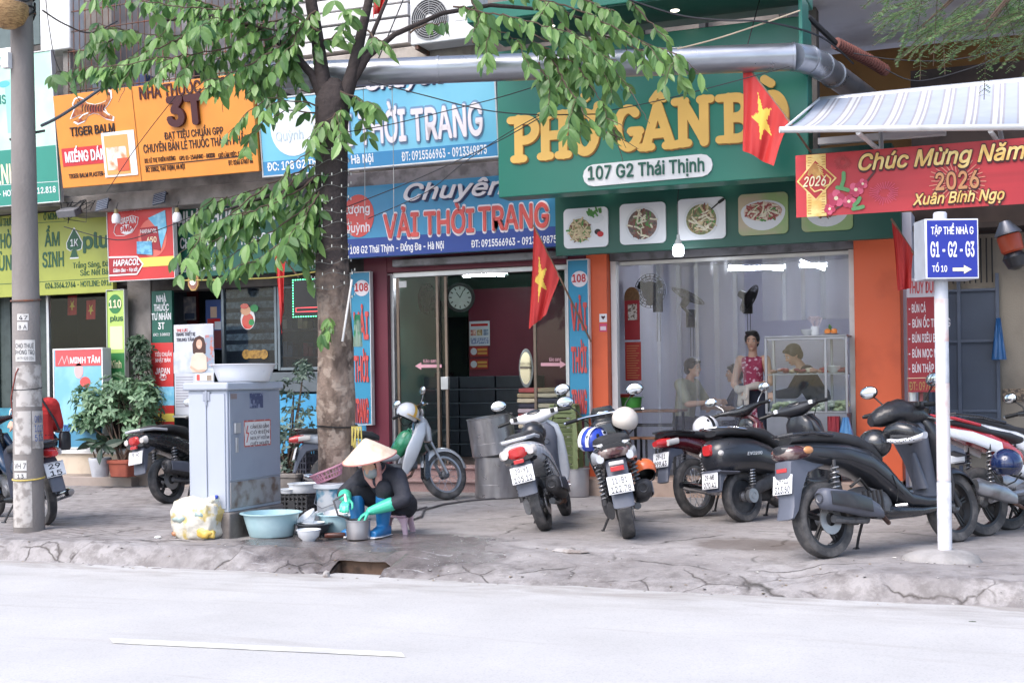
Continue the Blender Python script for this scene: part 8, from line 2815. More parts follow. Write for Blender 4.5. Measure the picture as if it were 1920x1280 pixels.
# ------------------------------------------------------------------ pharmacy things
Yp=14.15
t=thing('roll_up_banner','tall standing advert banner with a smiling woman in a cream blouse','banner',onY(362,860,Yp))
S_=Sign('temporary','x','x',(328,778),(402,775),(326,609),Yp)
rt=S_.root
rt.name='advert_banner'
tag(rt,'tall white advert banner showing a smiling woman in cream blouse beside the red notice','banner')
bpy.data.objects.remove(t)
S_.panel(M('banner_print','b9bec8',.5,color2='cfd2d8',edge=(.4,.7),scale=3),.02)
S_.rect(326,660,402,700,M('banner_pale','c8ccd2',.5,color2='a8b4c4',scale=5),.002)
S_.rect(385,628,401,690,M('banner_shelf','8a9ab0',.5,color2='c06a5a',scale=14,edge=(.5,.62)),.003)
S_.text('TRANG THIẾT BỊ',330,366,630,624,M('ink_grey','5a5a66',.6),.01)
S_.text('TRUNG TÂM',331,364,640,634,M('ink_grey','5a5a66',.6),.014)
S_.text('THỊ LỰC',331,352,622,617,s_coral,.01)
hr_=M('print_hair','4a2e28',.6)
S_.poly([(362,662),(361,645),(366,633),(374,629),(382,633),(386,646),(386,662),(378,666),(368,666)],hr_,.005,'portrait_hair')
S_.disc(374,645,6.5,9,M('print_skin','d8a890',.6),.008,'portrait_face')
S_.poly([(357,690),(360,668),(368,661),(381,661),(388,668),(389,692),(380,698),(362,698)],M('print_blouse','d2c6b4',.6),.010,'portrait_blouse')
S_.line([(359,688),(370,695),(384,694)],.03,M('print_skin','d8a890',.6),.012,'portrait_arm')
S_.poly([(371,648),(374,650),(377,648),(374,649)],s_white,.010,'portrait_smile')
S_.rect(367,700,400,714,s_white,.004,'product')
S_.rect(369,702,375,713,s_coral,.006,'product_box')
S_.rect(388,703,397,713,M('print_pot','9a8a7a',.5),.006,'product_box')
for i in range(12):
 S_.rect(330,706+i*5,362+(i*13) % 30 if i > 2 else 362,708+i*5,M('ink_pale','9a9aa8',.6),.003,'print_line')
S_.done()
MB().box(.0,S_.w,-.05,.08,-.03,-.002).build('foot',m_alu,rt)
poster('poster','upright blue and red shop poster inside the pharmacy with cartoon tablets',386,416,562,655,14.9,M('poster_blue','26488c',.5,var=.1),[(.1,.9,.45,.62,m_tail,'print'),(.3,.7,.64,.86,M('poster_face','c8a890',.5),'print'),(.55,.95,.4,.56,m_pp,'print'),(.05,.95,.02,.38,M('poster_maroon','6a1a24',.5),'print')])
poster('poster','small pale photo poster on the dark red pharmacy wall',344,367,556,600,15.2,M('photo_grey','8a8a98',.5,color2='c0b8b8',scale=12),[(.1,.9,.05,.3,M('photo_blue','4a5a7a',.5),'print')])
MB_=thing('red_panel','dark red wall panel inside the pharmacy behind the posters','panel',onY(356,640,15.3))
pbox(MB(),334,372,535,780,15.28,.04).build('board',M('panel_dark_red','6a1620',.6),MB_,W=True)
# festive red figure sticker reduced to plain shapes, gold strip
Yq=FY+.045
def sticker_shape(label,discs,name='sticker'):
 c=onY(discs[0][0],discs[0][1],Yq)
 t_=thing(name,label,'sticker',c)
 for i,(px,py,rx,ry,m_) in enumerate(discs):
  p_=onY(px,py,Yq)
  k_=1/pxm(p_)
  n=22
  MB().loft([[(p_.x+rx*k_*math.cos(2*math.pi*j/n),y,p_.z+ry*k_*math.sin(2*math.pi*j/n)) for j in range(n)] for y in (Yq-.002,Yq-.004-.0008*i)]).build('print',m_,t_,W=True)
sticker_shape('round red and green festive sticker on the pharmacy glass',[(465,598,16,20,m_white),(465,602,13,15,m_tail),(461,582,11,9,M('festive_peach','d8a07a',.5)),(477,578,9,7,M('festive_green','2c8a4a',.5)),(472,604,6,6,M('festive_green','2c8a4a',.5)),(459,574,9,5,m_tail)])
sticker_shape('gold festive lettering strip low on the pharmacy glass',[(478,664,26,8,M('festive_gold','a8802c',.5,color2='7a5a20',scale=20)),(462,664,9,9,M('festive_gold','a8802c',.5)),(495,664,9,9,M('festive_gold','a8802c',.5))])
# LED display with green border
Yl=14.1
t=thing('led_display','black LED display with green light border behind the tree trunk','display',onY(580,596,Yl))
xa,xb,z0,z1=onY(548,560,Yl).x,onY(618,560,Yl).x,onY(575,595,Yl).z,onY(575,522,Yl).z
MB().box(xa,xb,Yl,Yl+.06,z0,z1).build('screen',m_black,t,W=True)
m_led=lamp_mat('led_green','30e890',3.0)
mb=MB()
n=15
for i in range(n):
 x_=xa+.015+(xb-xa-.03)*i/(n-1)
 for zz in (z0+.012,z1-.012):
  mb.box(x_-.009,x_+.009,Yl-.004,Yl-.0005,zz-.005,zz+.005)
for i in range(1,n-1):
 zz=z0+.012+(z1-z0-.024)*i/(n-1)
 mb.box(xa+.008,xa+.018,Yl-.004,Yl-.0005,zz-.008,zz+.008)
mb.build('led_border',m_led,t,W=True)
mb=MB()
zz=z0+.07
mb.box(xa+.05,xb,Yl-.003,Yl-.0005,zz,zz+.008).box(xa+.05,xb,Yl-.003,Yl-.0005,zz+.05,zz+.058).box(xa+.05,xa+.056,Yl-.0028,Yl-.0005,zz+.0082,zz+.0498)
mb.build('led_text',lamp_mat('led_red','e03a40',1.2),t,W=True)
# eight sided mirror
p=onY(362,528,13.85)
t=thing('octagon_mirror','gold eight sided mirror hanging below the green pharmacy sign','mirror',p)
def octa(r,y0,y1):
 return [[(r*math.cos(RAD(22.5+45*k))*.82,y,r*1.2*math.sin(RAD(22.5+45*k))) for k in range(8)] for y in (y0,y1)]
MB().loft(octa(.105,0,.03)).build('frame',M('gilt','b08a4a',.4,metal=.5),t)
MB().loft(octa(.085,-.004,-.0005)).build('board',M('gilt_red','8a5a4a',.5),t)
MB().lathe([(0,0),(.045,0),(.045,.003),(0,.003)],24,place((0,-.005,0)) @ RX90).build('glass',m_mirror,t)
# solar lamps, bulbs, flood light below the ledge
for px,py,lab in ((192,384,'tilted solar lamp panel left of the red medicine sign'),(299,372,'tilted solar lamp panel above the right corner of the red medicine sign')):
 p=onY(px,py,13.6)
 t=thing('solar_lamp',lab,'lamp',p)
 T=Matrix.Rotation(RAD(-30),4,'X') @ Matrix.Rotation(RAD(-12),4,'Y')
 MB().box(-.09,.09,-.012,.012,-.09,.09,T).build('panel',M('solar_dark','3a4250',.2,coat=.6),t,bevel=.004)
 mb=MB()
 for k in range(6):
  mb.box(-.085,.085,-.0135,-.0125,-.08+k*.03,-.077+k*.03,T)
 mb.build('cell_line',m_alu,t)
 MB().tube([(0,.02,0),(.02,.2,.12)],.012,6).build('arm',m_dark,t)
for px,py,lab in ((218,408,'unlit white bulb hanging in front of the red medicine sign'),(332,406,'unlit white bulb hanging at the corner of the green pharmacy sign')):
 p=onY(px,py,13.6)
 t=thing('light_bulb',lab,'lamp',p)
 MB().lathe([(0,-.08),(.05,-.075),(.06,-.04),(.055,.02),(.035,.05),(0,.05)],20).build('globe',M('bulb_white','d8d8dc',.3),t)
 MB().lathe([(0,.05),(.03,.0505),(.025,.11),(0,.11)],14).build('socket',M('bulb_brass','8a7a4a',.4),t)
 MB().tube([(0,0,.11),(.01,.03,.2)],.004,5).build('cord',m_dark,t)
p=onY(130,398,13.6)
t=thing('flood_light','grey metal flood light under the concrete ledge with tangled wires','lamp',p)
MB().box(-.15,.15,-.08,.08,-.05,.05,Matrix.Rotation(RAD(25),4,'X')).build('case',M('flood_grey','6a6a6e',.5),t,bevel=.01)
mb=MB()
for k in range(8):
 mb.tube([(r_.uniform(-.25,.3),r_.uniform(-.05,.1),.15),(r_.uniform(-.3,.3),r_.uniform(-.05,.1),r_.uniform(-.1,.05)),(r_.uniform(-.2,.4),.05,r_.uniform(-.15,.15)),(r_.uniform(-.2,.4),.1,.15)],.006,5)
mb.build('wires',m_black,t)
# ------------------------------------------------------------------ trees, plants, cables
def leaf(mb,base,d,nrm,l,w,fold=.25,droop=.15):
 d=d.normalized()
 s=d.cross(nrm)
 if s.length < 1e-4:
  s=Vector((1,0,0))
 s.normalize()
 n=s.cross(d)
 P=lambda a,b,c: base+d*(a*l)+s*(b*w)+n*c*l
 q=lambda a:-droop*a*a
 vs=[P(0,0,0)]
 for a,b in ((.14,.26),(.38,.48),(.64,.46),(.85,.24)):
  h=fold*.3*b
  vs+=[P(a,b,q(a)+h),P(a,0,q(a)),P(a,-b,q(a)+h)]
 vs.append(P(1,0,q(1)))
 fs=[(0,2,1),(0,3,2)]
 for i in (1,4,7):
  fs+=[(i,i+1,i+4,i+3),(i+1,i+2,i+5,i+4)]
 mb.add(vs,fs+[(10,11,13),(11,12,13)])
rt_=random.Random(21)
def spray(leaves,twigs,pts,step=.05,l=.16,hang=.75,r0=.010,side_twigs=True,seed=0,dens=1.0,avoid=None):
 rr=random.Random(seed)
 pts=[Vector(p) for p in pts]
 dn,k=[],0
 total=sum((b-a).length for a,b in zip(pts[:-1],pts[1:]))
 n=max(4,int(total/step))
 def at(u):
  s=u*total
  for a,b in zip(pts[:-1],pts[1:]):
   q=(b-a).length
   if s <= q or b is pts[-1]:
    return a.lerp(b,min(1,s/max(q,1e-6))),(b-a).normalized()
   s -= q
 curve=[]
 for i in range(n+1):
  p,t=at(i/n)
  p=p+Vector((rr.uniform(-.012,.012),rr.uniform(-.02,.02),rr.uniform(-.012,.012)))
  curve.append(p)
  if rr.random() > dens or (avoid and avoid(*pxof(p))):
   continue
  for q in (-1,1):
   if rr.random() < .18:
    continue
   side=t.cross(Vector((0,0,1)))
   if side.length < .1:
    side=Vector((rr.uniform(-1,1),rr.uniform(-1,1),0))
   side.normalize()
   d=side*q*rr.uniform(.25,.9)+t*rr.uniform(.1,.7)+Vector((rr.uniform(-.3,.3),rr.uniform(-.3,.3),-hang*rr.uniform(.5,1.5)))
   nrm=Vector((rr.uniform(-.6,.6),-1+rr.uniform(-.5,.5),rr.uniform(0,1.1)))
   ll=l*rr.uniform(.65,1.2)
   leaf(leaves,p,d,nrm,ll,ll*rr.uniform(.36,.48),rr.uniform(.1,.7),rr.uniform(.0,.35))
  if side_twigs and i > 0 and rr.random() < .30:
   q=rr.choice((-1,1))
   dd=(t*rr.uniform(.2,.8)+Vector((rr.uniform(-.5,.5),q*rr.uniform(.2,.9),rr.uniform(-.9,.15)))).normalized()
   L_=rr.uniform(.22,.5)
   e=p+dd*L_
   spray(leaves,twigs,[p,p+dd*L_*.5,e+Vector((0,0,-.06))],step*1.05,l,hang,r0*.45,False,rr.randrange(10 ** 6),dens,avoid)
 twigs.tube(curve,[r0*(1-.8*i/n)+.0015 for i in range(n+1)],5)
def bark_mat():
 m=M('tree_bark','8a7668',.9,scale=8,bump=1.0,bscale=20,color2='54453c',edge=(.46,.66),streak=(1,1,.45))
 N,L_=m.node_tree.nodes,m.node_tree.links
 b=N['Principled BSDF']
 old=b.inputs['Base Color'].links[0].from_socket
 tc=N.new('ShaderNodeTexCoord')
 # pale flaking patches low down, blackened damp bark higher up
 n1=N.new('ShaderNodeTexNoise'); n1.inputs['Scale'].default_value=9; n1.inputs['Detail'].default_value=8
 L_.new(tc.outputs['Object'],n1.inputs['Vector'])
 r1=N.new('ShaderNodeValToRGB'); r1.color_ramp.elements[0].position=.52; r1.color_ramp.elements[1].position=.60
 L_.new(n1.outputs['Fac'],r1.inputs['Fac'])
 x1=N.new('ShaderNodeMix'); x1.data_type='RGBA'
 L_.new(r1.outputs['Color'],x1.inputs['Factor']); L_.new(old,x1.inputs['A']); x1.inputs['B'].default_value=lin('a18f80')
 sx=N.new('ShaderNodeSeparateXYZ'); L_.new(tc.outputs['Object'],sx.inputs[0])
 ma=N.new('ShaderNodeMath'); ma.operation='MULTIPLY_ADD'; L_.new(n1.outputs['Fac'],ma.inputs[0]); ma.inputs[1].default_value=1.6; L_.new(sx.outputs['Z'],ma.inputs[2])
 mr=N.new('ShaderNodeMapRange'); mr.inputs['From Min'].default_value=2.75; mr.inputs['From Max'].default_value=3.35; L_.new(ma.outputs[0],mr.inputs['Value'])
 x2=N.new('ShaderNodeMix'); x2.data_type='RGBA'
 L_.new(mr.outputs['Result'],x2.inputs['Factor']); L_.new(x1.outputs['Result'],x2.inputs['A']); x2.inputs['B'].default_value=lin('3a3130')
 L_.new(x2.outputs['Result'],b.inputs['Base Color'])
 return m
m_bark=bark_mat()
m_leaf=leaf_mat('leaf_green','3f6c36','8ab45e',.36,.38)
m_twig=M('twig_brown','5a483c',.85)
ZT=12.3
tb=onZ(632,978,0)
ZT=2400/pxm(tb)
tree=thing('street_tree','leafy street tree with mottled trunk wrapped in a light string before the fabric shop','tree',(tb.x,tb.y,0))
P=lambda px,py,dz=0.0: atZ(px,py,ZT+dz)
mb=MB()
def tpath(pts,n=26,lump=.09,seed=0):
 """trunk or limb: pts (px, py, radius px); lumpy rings"""
 ring_all=[]
 N_=8*(len(pts)-1)
 for i in range(N_+1):
  u=i/8
  k=min(int(u),len(pts)-2)
  f=u-k
  f=f*f*(3-2*f) if len(pts) > 2 else f
  a,b=pts[k],pts[k+1]
  c=P(a[0]+(b[0]-a[0])*f,a[1]+(b[1]-a[1])*f)
  r=(a[2]+(b[2]-a[2])*f)*ZT/FPX
  d=(P(b[0],b[1])-P(a[0],a[1])).normalized()
  x=Vector((0,1,0)).cross(d).normalized()
  y=d.cross(x)
  ring_all.append([c+(x*math.cos(2*math.pi*q/n)+y*math.sin(2*math.pi*q/n))*r*(1+lump*noise.noise(Vector((2*math.cos(2*math.pi*q/n),2*math.sin(2*math.pi*q/n),c.z*2.2+seed)))) for q in range(n)])
 return ring_all
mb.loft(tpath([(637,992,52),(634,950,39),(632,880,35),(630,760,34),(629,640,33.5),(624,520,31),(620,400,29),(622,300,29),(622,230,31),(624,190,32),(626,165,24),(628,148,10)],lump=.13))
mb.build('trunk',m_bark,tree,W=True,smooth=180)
for pts in ([(612,200,16),(606,150,14),(596,80,12),(584,10,11),(572,-90,9)],[(640,200,17),(660,140,13),(676,70,10),(690,10,8),(706,-90,7)],[(608,190,11),(585,140,8),(545,95,7),(480,50,5),(400,30,3.5),(300,40,2)],
   [(650,170,9),(690,105,6.5),(740,65,5),(830,25,4.5),(920,10,4),(1040,20,3),(1160,55,2)],[(600,330,7),(560,350,5),(480,375,3),(420,395,2)],[(664,150,6),(700,60,4),(725,0,3),(745,-60,2)]):
 b=MB().loft(tpath(pts,12,.1,pts[0][0]))
 b.build('limb',m_bark,tree,W=True,smooth=180)
leaves,twigs=MB(),MB()
LN_=[
[(560,60),(400,95),(250,118),(135,130)],[(560,30),(420,60),(300,70),(185,45)],[(540,80),(450,130),(385,165),(365,175)],
[(500,20),(350,15),(200,-10)],[(560,100),(510,130),(470,150)],[(300,105),(200,128),(125,138)],[(600,60),(520,10),(450,-20)],
[(430,20),(330,-10),(250,-30)],[(570,50),(520,90),(470,100)],[(360,60),(290,95),(240,110)],[(480,60),(410,110),(340,130)],[(240,60),(190,85),(150,100)],[(520,60),(440,40),(380,50)],
[(590,20),(560,60),(540,110)],[(560,-20),(480,0),(420,10)],
[(610,300),(520,340),(440,370),(385,375)],[(610,320),(540,370),(450,405),(395,425),(365,445)],[(610,340),(560,400),(500,440),(440,475),(400,500)],
[(605,350),(570,410),(530,450),(480,490)],[(600,330),(560,420),(565,470)],[(600,300),(575,370),(590,430)],[(500,350),(430,400),(400,440)],[(560,330),(500,390),(450,430)],[(480,370),(420,440),(380,470)],
[(600,200),(560,190),(505,185)],[(600,212),(540,208),(495,222)],[(640,170),(680,190),(702,210)],[(600,225),(635,240),(650,265)],[(612,190),(600,240),(585,280)],[(640,180),(625,220),(610,262)],[(615,260),(570,290),(545,310)],
[(850,10),(950,30),(1050,55),(1110,75)],[(950,-20),(1100,25),(1200,75),(1270,105),(1310,135)],[(1000,80),(1080,120),(1120,180),(1140,220)],
[(1030,100),(1060,160),(1100,220),(1145,255)],[(900,20),(930,55),(970,75)],[(1080,-10),(1150,25),(1180,50)],[(1100,55),(1180,85),(1250,120)],[(1010,120),(1030,160),(1028,195)],[(1090,130),(1150,140),(1185,165)],
[(880,-10),(900,30),(890,60)],[(1180,0),(1225,50),(1255,80)],[(960,40),(1010,70),(1060,90)],[(1050,40),(1110,100),(1160,115)],[(1060,180),(1080,210),(1090,240)],
[(770,60),(800,45),(840,42)],[(690,60),(715,80),(735,95)],[(600,80),(640,60),(660,20)],[(1130,210),(1150,245),(1158,262)],
]
# the drooping leaves end in the outline the tree has: clear of the tiger, the numerals and the lower right
av_left=lambda x,y: (y > 150 and x < 270) or (y > 172 and x < 470) or (300 < x < 385 and y > 150)
av_right=lambda x,y: y > 262 or (x > 1150 and y > 165) or x > 1335
for i,ln in enumerate(LN_):
 dz=rt_.uniform(-.55,.25) if i < 24 else rt_.uniform(-.5,-.05)
 if ln[0][0] > 800:
  dz=rt_.uniform(-.9,-.35)
 q=[P(a,b,dz*min(1,.25+k*.4)+rt_.uniform(-.08,.08)) for k,(a,b) in enumerate(ln)]
 low=290 < ln[0][1] < 400
 spray(leaves,twigs,q,.06 if not low else .054,.165 if not low else .18,.8,.009,True,i+40,1.0 if i < 15 else .7 if not low else .85,av_left if i < 15 else av_right if ln[0][0] > 800 else None)
# small shoot low on the trunk, and the crown above the picture
spray(leaves,twigs,[P(612,600,-.2),P(606,612,-.32),P(604,632,-.36)],.035,.13,.9,.005,False,5)
spray(leaves,twigs,[P(614,596,-.2),P(620,600,-.32),P(618,618,-.36)],.035,.12,.9,.005,False,6)
for i in range(34):
 a=rt_.uniform(-2.6,2.9)
 b=rt_.uniform(-1.0,1.1)
 z0=rt_.uniform(5.15,6.9)
 c=Vector((tb.x+a,tb.y+b,z0))
 d=Vector((rt_.uniform(-1,1),rt_.uniform(-1,1),-.3)).normalized()
 if c.z-.55 < 4.95:
  c.z+=.5
 spray(leaves,twigs,[c-d*.45,c,c+d*.45],.08,.18,.7,.010,True,900+i,.8)
leaves.build('crown',m_leaf,tree,W=True,smooth=0)
twigs.build('twig',m_twig,tree,W=True,smooth=60)
# light string wound round the trunk
t=thing('light_string','string of tiny white lamps wound round the upper tree trunk','string light',(tb.x,tb.y,2.4))
pts,bulbs=[],[]
for i in range(330):
 py=560-320*i/330
 r=(29+(4 if py > 500 else 0)+3.6)*ZT/FPX*1.05
 a=i*2*math.pi/24
 c=P(622+(3 if py > 500 else 0),py)
 p=c+Vector((r*math.cos(a),r*math.sin(a),.02*math.sin(i*.9)))
 pts.append(p)
 if i % 2 == 0:
  bulbs.append(p+Vector((.008*math.cos(a),.008*math.sin(a),.012)))
MB().tube(pts,.0028,4).build('wire',M('string_wire','6a6a66',.6),t,W=True)
mb=MB()
for p in bulbs:
 mb.hull([(-.012,p.x,p.y,.003,.003),(.0,p.x,p.y,.0055,.0055),(.014,p.x,p.y,.004,.004)],'z',5,T=place((0,0,p.z)))
mb.build('lamps',M('string_lamp','cfd0c6',.3),t,W=True)
# stick, strap, yellow rope and bag on the trunk
t=thing('lamp_stick','slim white lamp tube tied aslant to the tree trunk','lamp',P(651,580,-.2))
MB().tube([P(660,524,-.2),P(642,640,-.22)],.011,8).build('tube',M('tube_white','d8d4d0',.3),t,W=True)
MB().tube([P(653,568,-.2),P(651,581,-.2)],.014,8).build('tie',m_rust,t,W=True)
t=thing('rope_bundle','yellow rope bundle hanging from a strap on the right of the trunk','rope',P(668,815,-.15))
m_yr=M('rope_yellow','c2b04e',.7)
for i in range(7):
 x=660+i*2.8
 MB().tube([P(x,799,-.17),P(x+rt_.uniform(-3,3),815,-.19),P(x+rt_.uniform(-3,3),830+rt_.uniform(0,12),-.18)],.007,5).build('strand',m_yr,t,W=True)
c=P(632,799)
MB().tube([c+Vector((.192*math.cos(k*.2618),.192*math.sin(k*.2618),.008*math.sin(k*.5))) for k in range(25)],.008,5).build('strap',m_black,t,W=True)
t=cloth_piece('plastic_bag','crumpled white and green bag stuck on the right side of the trunk','bag',670,590,650,(P(670,610)+Vector((0,-.05,0))).y,.09,M('bag_trunk','9ab09a',.5,color2='3f9a6a',edge=(.45,.55),scale=9),.6)
# feathery tree at the top right
t=thing('feathery_tree','feathery leaved tree hanging into the top right corner','tree',(1.35,9.9,0))
MB().tube([(0,0,-.05),(.05,0,1.5),(0,.05,3.2),(-.1,0,4.6),(-.15,0,6.0)],[.16,.13,.12,.1,.06],14).build('trunk',m_bark,t)
fl,ft=MB(),MB()
rr=random.Random(77)
top=Vector((1.25,9.9,5.0))
def frond(p,d,L_):
 pts=[p+d*(L_*i/6)+Vector((0,0,-.25*L_*(i/6) ** 2)) for i in range(7)]
 ft.tube(pts,.003,4)
 for i in range(1,13):
  u=i/13
  k=min(5,int(u*6))
  q=pts[k].lerp(pts[k+1],u*6-k)
  s=d.cross(Vector((0,0,1))).normalized()
  for e in (-1,1):
   dd=(s*e*.9+d*.5+Vector((0,0,rr.uniform(-.5,.2)))).normalized()
   l=.085*(1-abs(u-.45)*.8)
   w=Vector((rr.uniform(-.3,.3),rr.uniform(-.3,.3),1)).cross(dd).normalized()*.016
   for z in range(4):
    a=q+dd*l*z/4
    b=q+dd*l*(z+.8)/4
    fl.add([a,a.lerp(b,.5)+w,b,a.lerp(b,.5)-w],[(0,1,2,3)])
ends=[]
for i in range(130):
 px,py=rr.uniform(1690,2010),rr.uniform(-70,105)
 lim=40+(px-1690)*.28 if px < 1800 else 100
 if px < 1720 and py > 55:
  continue
 py=min(py,lim+rr.uniform(0,25))
 p=atZ(px,py-25,rr.uniform(9.3,10.6))
 d=Vector((rr.uniform(-1,.3),rr.uniform(-.5,.5),rr.uniform(-.5,.1))).normalized()
 frond(p,d,rr.uniform(.28,.45))
 if i % 5 == 0:
  ends.append(p)
fl.build('crown',leaf_mat('feather_green','4f7a4a','8aa86a',.5,.35),t,W=True,smooth=0)
ft.build('stalk',m_twig,t,W=True)
for p in ends:
 mid=top.lerp(p,.5)+Vector((0,0,.25))
 MB().tube([top,mid,p],[.03,.018,.006],6).build('limb',m_twig,t,W=True)
# ------------------------------------------------------------------ potted plants
m_bush=leaf_mat('bush_green','48704a','93b48c',.45,.25)
m_dull=leaf_mat('dull_green','2a4030','4d6a4e',.5,.2)
def pot_at(px,py,Y=None,zb=0.0):
 return onY(px,py,Y)
def plant(name,label,base,pot,blobs,n,l,mat,seed,stems=6,wr=.42,hang=.1):
 t=thing(name,label,'plant',base)
 r=random.Random(seed)
 kind,r0,r1,h,pm=pot
 if kind == 'box':
  MB().hull([(0,0,0,r0,r0*.8),(h,0,0,r1,r1*.8)],'z',20,7).build('pot',pm,t,bevel=.01)
  MB().hull([(h-.045,0,0,r1*1.06,r1*.86),(h+.002,0,0,r1*1.08,r1*.88)],'z',20,7).build('pot_rim',pm,t,bevel=.006)
 else:
  MB().lathe([(0,0),(r0,0),(r1,h*.75),(r1*1.06,h*.9),(r1*1.02,h),(r1*.9,h),(r1*.86,h*.85),(0,h*.85)],28).build('pot',pm,t,smooth=50)
 MB().lathe([(0,h*.86),(r1*.84,h*.87)],20).build('soil',M('soil',(.06,.045,.035),.95,bump=.6),t)
 mb,sb=MB(),MB()
 for i in range(stems):
  b=blobs[i % len(blobs)]
  e=Vector(b[0])
  a0=Vector((r.uniform(-.05,.05),r.uniform(-.05,.05),h*.8))
  sb.tube([a0,a0.lerp(e,.5)+Vector((r.uniform(-.08,.08),r.uniform(-.08,.08),.05)),e],[.014,.009,.004],6)
 for i in range(n):
  b=blobs[r.randrange(len(blobs))]
  v=Vector((r.gauss(0,1),r.gauss(0,1),r.gauss(0,1))).normalized()*(r.random() ** .4)
  p=Vector((b[0][0]+v.x*b[1][0],b[0][1]+v.y*b[1][1],b[0][2]+v.z*b[1][2]))
  k=r.randrange(3,6)
  ax=Vector((v.x,v.y,max(-.2,v.z)+.5)).normalized()
  for q in range(k):
   a=2*math.pi*q/k+r.uniform(0,1)
   u=ax.orthogonal().normalized()
   w=ax.cross(u)
   d=(u*math.cos(a)+w*math.sin(a))+ax*r.uniform(.1,.7)-Vector((0,0,hang))
   ll=l*r.uniform(.6,1.2)
   leaf(mb,p,d,ax+Vector((r.uniform(-.3,.3),)*3),ll,ll*wr,.3,.2)
 mb.build('foliage',mat,t,smooth=0)
 sb.build('stem',m_twig,t)
 return t
Yp_=13.75
b0=onY(232,893,Yp_)
b0.z=max(b0.z,.0)
m_terra=M('terracotta','9a4a34',.75,color2='7d3a2a',edge=(.45,.75),bump=.15)
m_wpot=M('white_pot','b8bac0',.5,color2='8f9096',edge=(.5,.8))
k=1/pxm(b0)
rel=lambda px,py: ((px-232)*k*1.05,0,(893-py)*k)
plant('potted_bush','broad leafy green bush growing in the rectangular terracotta pot',b0,('box',.14,.17,.22,m_terra),
 [((rel(165,745)[0],.0,rel(0,745)[2]),(.30,.25,.20)),((rel(225,725)[0],0,rel(0,725)[2]),(.30,.25,.18)),((rel(285,745)[0],0,rel(0,745)[2]),(.22,.22,.22)),((rel(200,770)[0],0,rel(0,770)[2]),(.42,.25,.18)),((rel(150,790)[0],0,rel(0,790)[2]),(.2,.2,.15)),((rel(250,800)[0],.1,rel(0,800)[2]),(.3,.2,.2))],520,.10,m_bush,3,12)
b1=onY(188,893,13.7)
plant('potted_plant','big leaved plant growing in the round white pot beside the terracotta pot',b1,('round',.105,.14,.25,m_wpot),
 [((-.05,0,.40),(.15,.15,.12)),((.12,-.05,.42),(.12,.12,.1))],5,.30,leaf_mat('broad_green','2c4232','486450',.45,.2),4,5,.42,.5)
b2=onY(268,880,14.1)
b2.z=max(0.0,b2.z)
plant('climbing_shrub','tall dark shrub climbing the bare concrete pillar behind the bush',b2,('round',.12,.15,.2,m_conc),
 [((-.0,0,1.55),(.2,.12,.22)),((.05,0,1.25),(.18,.12,.3)),((.08,0,.85),(.24,.12,.3)),((.18,-.05,.5),(.22,.15,.25)),((-.08,0,1.7),(.14,.1,.1))],300,.085,m_dull,6,10,.4,.25)
b3=onY(543,899,13.3)
b3.z=0
plant('potted_shrub','thin twiggy shrub in a grey planter between the cabinet and the trunk',b3,('box',.17,.19,.26,m_conc),
 [((.08,0,1.25),(.25,.2,.25)),((.18,0,.95),(.25,.2,.3)),((-.02,0,.75),(.2,.2,.3)),((.22,0,1.5),(.15,.1,.15)),((.0,0,.38),(.16,.12,.10))],150,.085,leaf_mat('grey_green','3f5648','7a8f80',.5,.2),9,14,.38,.1)
# ------------------------------------------------------------------ cables
def cable(label,pts,Zc,r=.006,mat=None,sag=.0):
 if isinstance(Zc,(int,float)):
  Zc=[Zc]*len(pts)
 q=[atZ(a,b,z) for (a,b),z in zip(pts,Zc)]
 out=[]
 for i in range(len(q)-1):
  for j in range(6):
   u=j/6
   # catmull-rom
   p0,p1,p2,p3=q[max(0,i-1)],q[i],q[i+1],q[min(len(q)-1,i+2)]
   out.append(.5*((2*p1)+(p2-p0)*u+(2*p0-5*p1+4*p2-p3)*u*u+(3*p1-p0-3*p2+p3)*u ** 3))
 out.append(q[-1])
 c=out[len(out) // 2].copy()
 o=MB().tube(out,r,5).build('overhead_cable',mat or M('cable_black',(.025,.025,.03),.6),origin=c)
 return tag(o,label,'cable')
cable('thick grey rod running from the concrete pole up past the tiger emblem',[(78,236),(120,214),(210,152),(270,104)],[11.9,12.2,12.9,13.4],.016,M('rod_grey','5a5a60',.5))
cable('short black cable end sticking out left of the concrete pole above the mint board',[(18,262),(50,252),(84,245)],11.9,.013)
cable('black cable sagging across the upper blue sign and into the large green sign',[(690,152),(800,180),(900,205),(1000,215),(1130,214)],12.2)
cable('thin cable rising across the white letters of the upper blue sign to the green sign',[(600,255),(720,236),(850,205),(960,176),(1100,130)],12.3,.005)
cable('black cable climbing from the lower blue sign past the green sign corner',[(640,392),(760,345),(850,305),(940,262),(1010,222)],12.4,.005)
cable('second thin cable slanting up just below the other at the green sign corner',[(690,410),(800,360),(870,305),(960,245),(1080,180)],12.5,.0045)
cable('long cable crossing the large green sign between duct and yellow letters',[(1120,212),(1230,190),(1330,165),(1480,125)],12.0,.005)
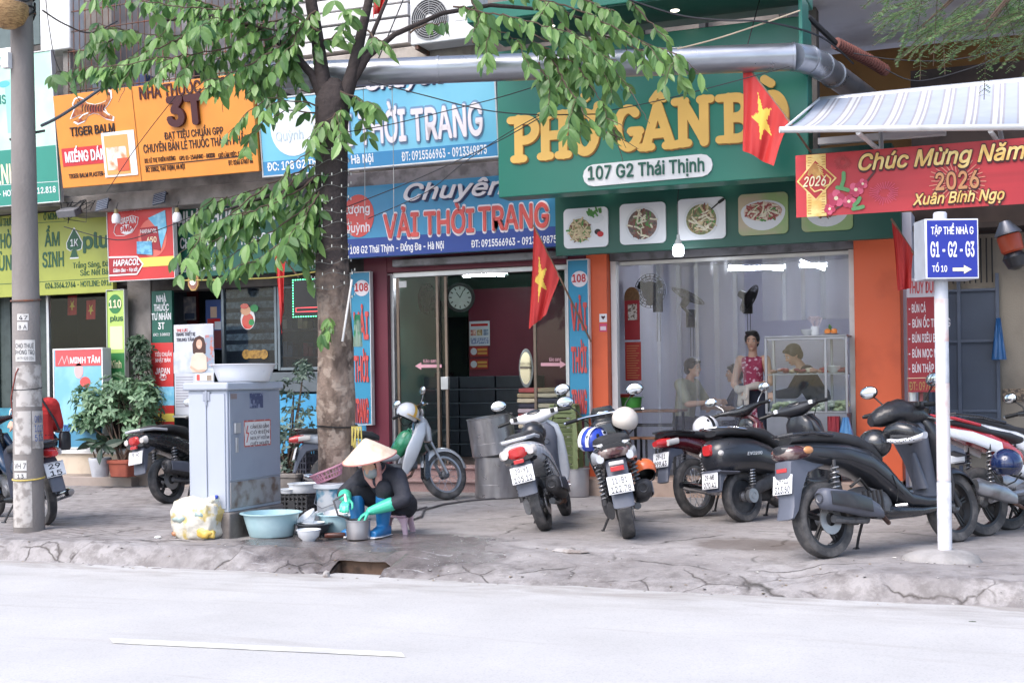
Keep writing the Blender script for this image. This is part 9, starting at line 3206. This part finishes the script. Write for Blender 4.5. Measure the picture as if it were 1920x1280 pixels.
cable('pale cream cable slanting up above the duct to the hood of the green sign',[(1270,92),(1340,74),(1420,48),(1500,20)],12.0,.008,M('cable_cream','b0a088',.6))
cable('black cable drooping along the hood of the green sign to the corner post',[(1180,0),(1270,28),(1350,38),(1440,42),(1540,70),(1600,120)],[12.0,12,12,12,12.6,13.4],.010)
cable('thin cable spanning the dark passage below the feathery tree',[(1600,100),(1680,112),(1790,112),(1930,80)],13.2,.006)
cable('thin cable rising to the right above the striped awning',[(1660,130),(1720,152),(1820,128),(1930,84)],13.0,.006)
cable('thin wire falling from the top beside the concrete pole',[(84,-20),(92,50),(108,124),(150,190)],[12.0,12.2,12.6,13.0],.004)
cable('black cable looping from the pole to the caged balcony',[(80,20),(120,45),(170,62),(220,40)],[11.8,12.5,13.3,13.9],.008)
cable('thin dark wire slanting down over the orange board',[(330,180),(260,270),(200,360)],12.6,.004)
cable('thin wire crossing the red medicine sign and lime sign',[(120,425),(220,450),(300,430),(420,380)],13.0,.005)
cable('left strand of tiny lamps dangling from the duct before the blue signs',[(681,165),(683,250),(684,330),(684,412)],12.4,.0035,M('strand_pale','a8a8a4',.5))
cable('right strand of tiny lamps dangling from the duct before the blue signs',[(735,165),(737,260),(738,340),(738,415)],12.4,.0035,M('strand_pale','a8a8a4',.5))
cable('yellow rope line under the green pharmacy sign behind the leaves',[(330,526),(420,524),(520,520),(600,508)],13.6,.008,m_yr)
t=thing('corrugated_hose','rust red corrugated hose slanting under the passage slab beside the duct elbow','hose',atZ(1615,105,13.8))
q=[atZ(a,b,13.6+.15*i) for i,(a,b) in enumerate(((1568,82),(1600,98),(1630,114),(1662,134)))]
mb=MB().tube(q,.055,14)
for i in range(len(q)-1):
 for j in range(7):
  c=q[i].lerp(q[i+1],j/7)
  d=(q[i+1]-q[i]).normalized()
  mb.tube([c-d*.008,c+d*.008],.066,14)
mb.build('hose_body',M('hose_rust','7a4a42',.7),t,W=True)
MB().tube([atZ(1515,32,13.4),q[0]],.03,8).build('bracket',m_dark,t,W=True)
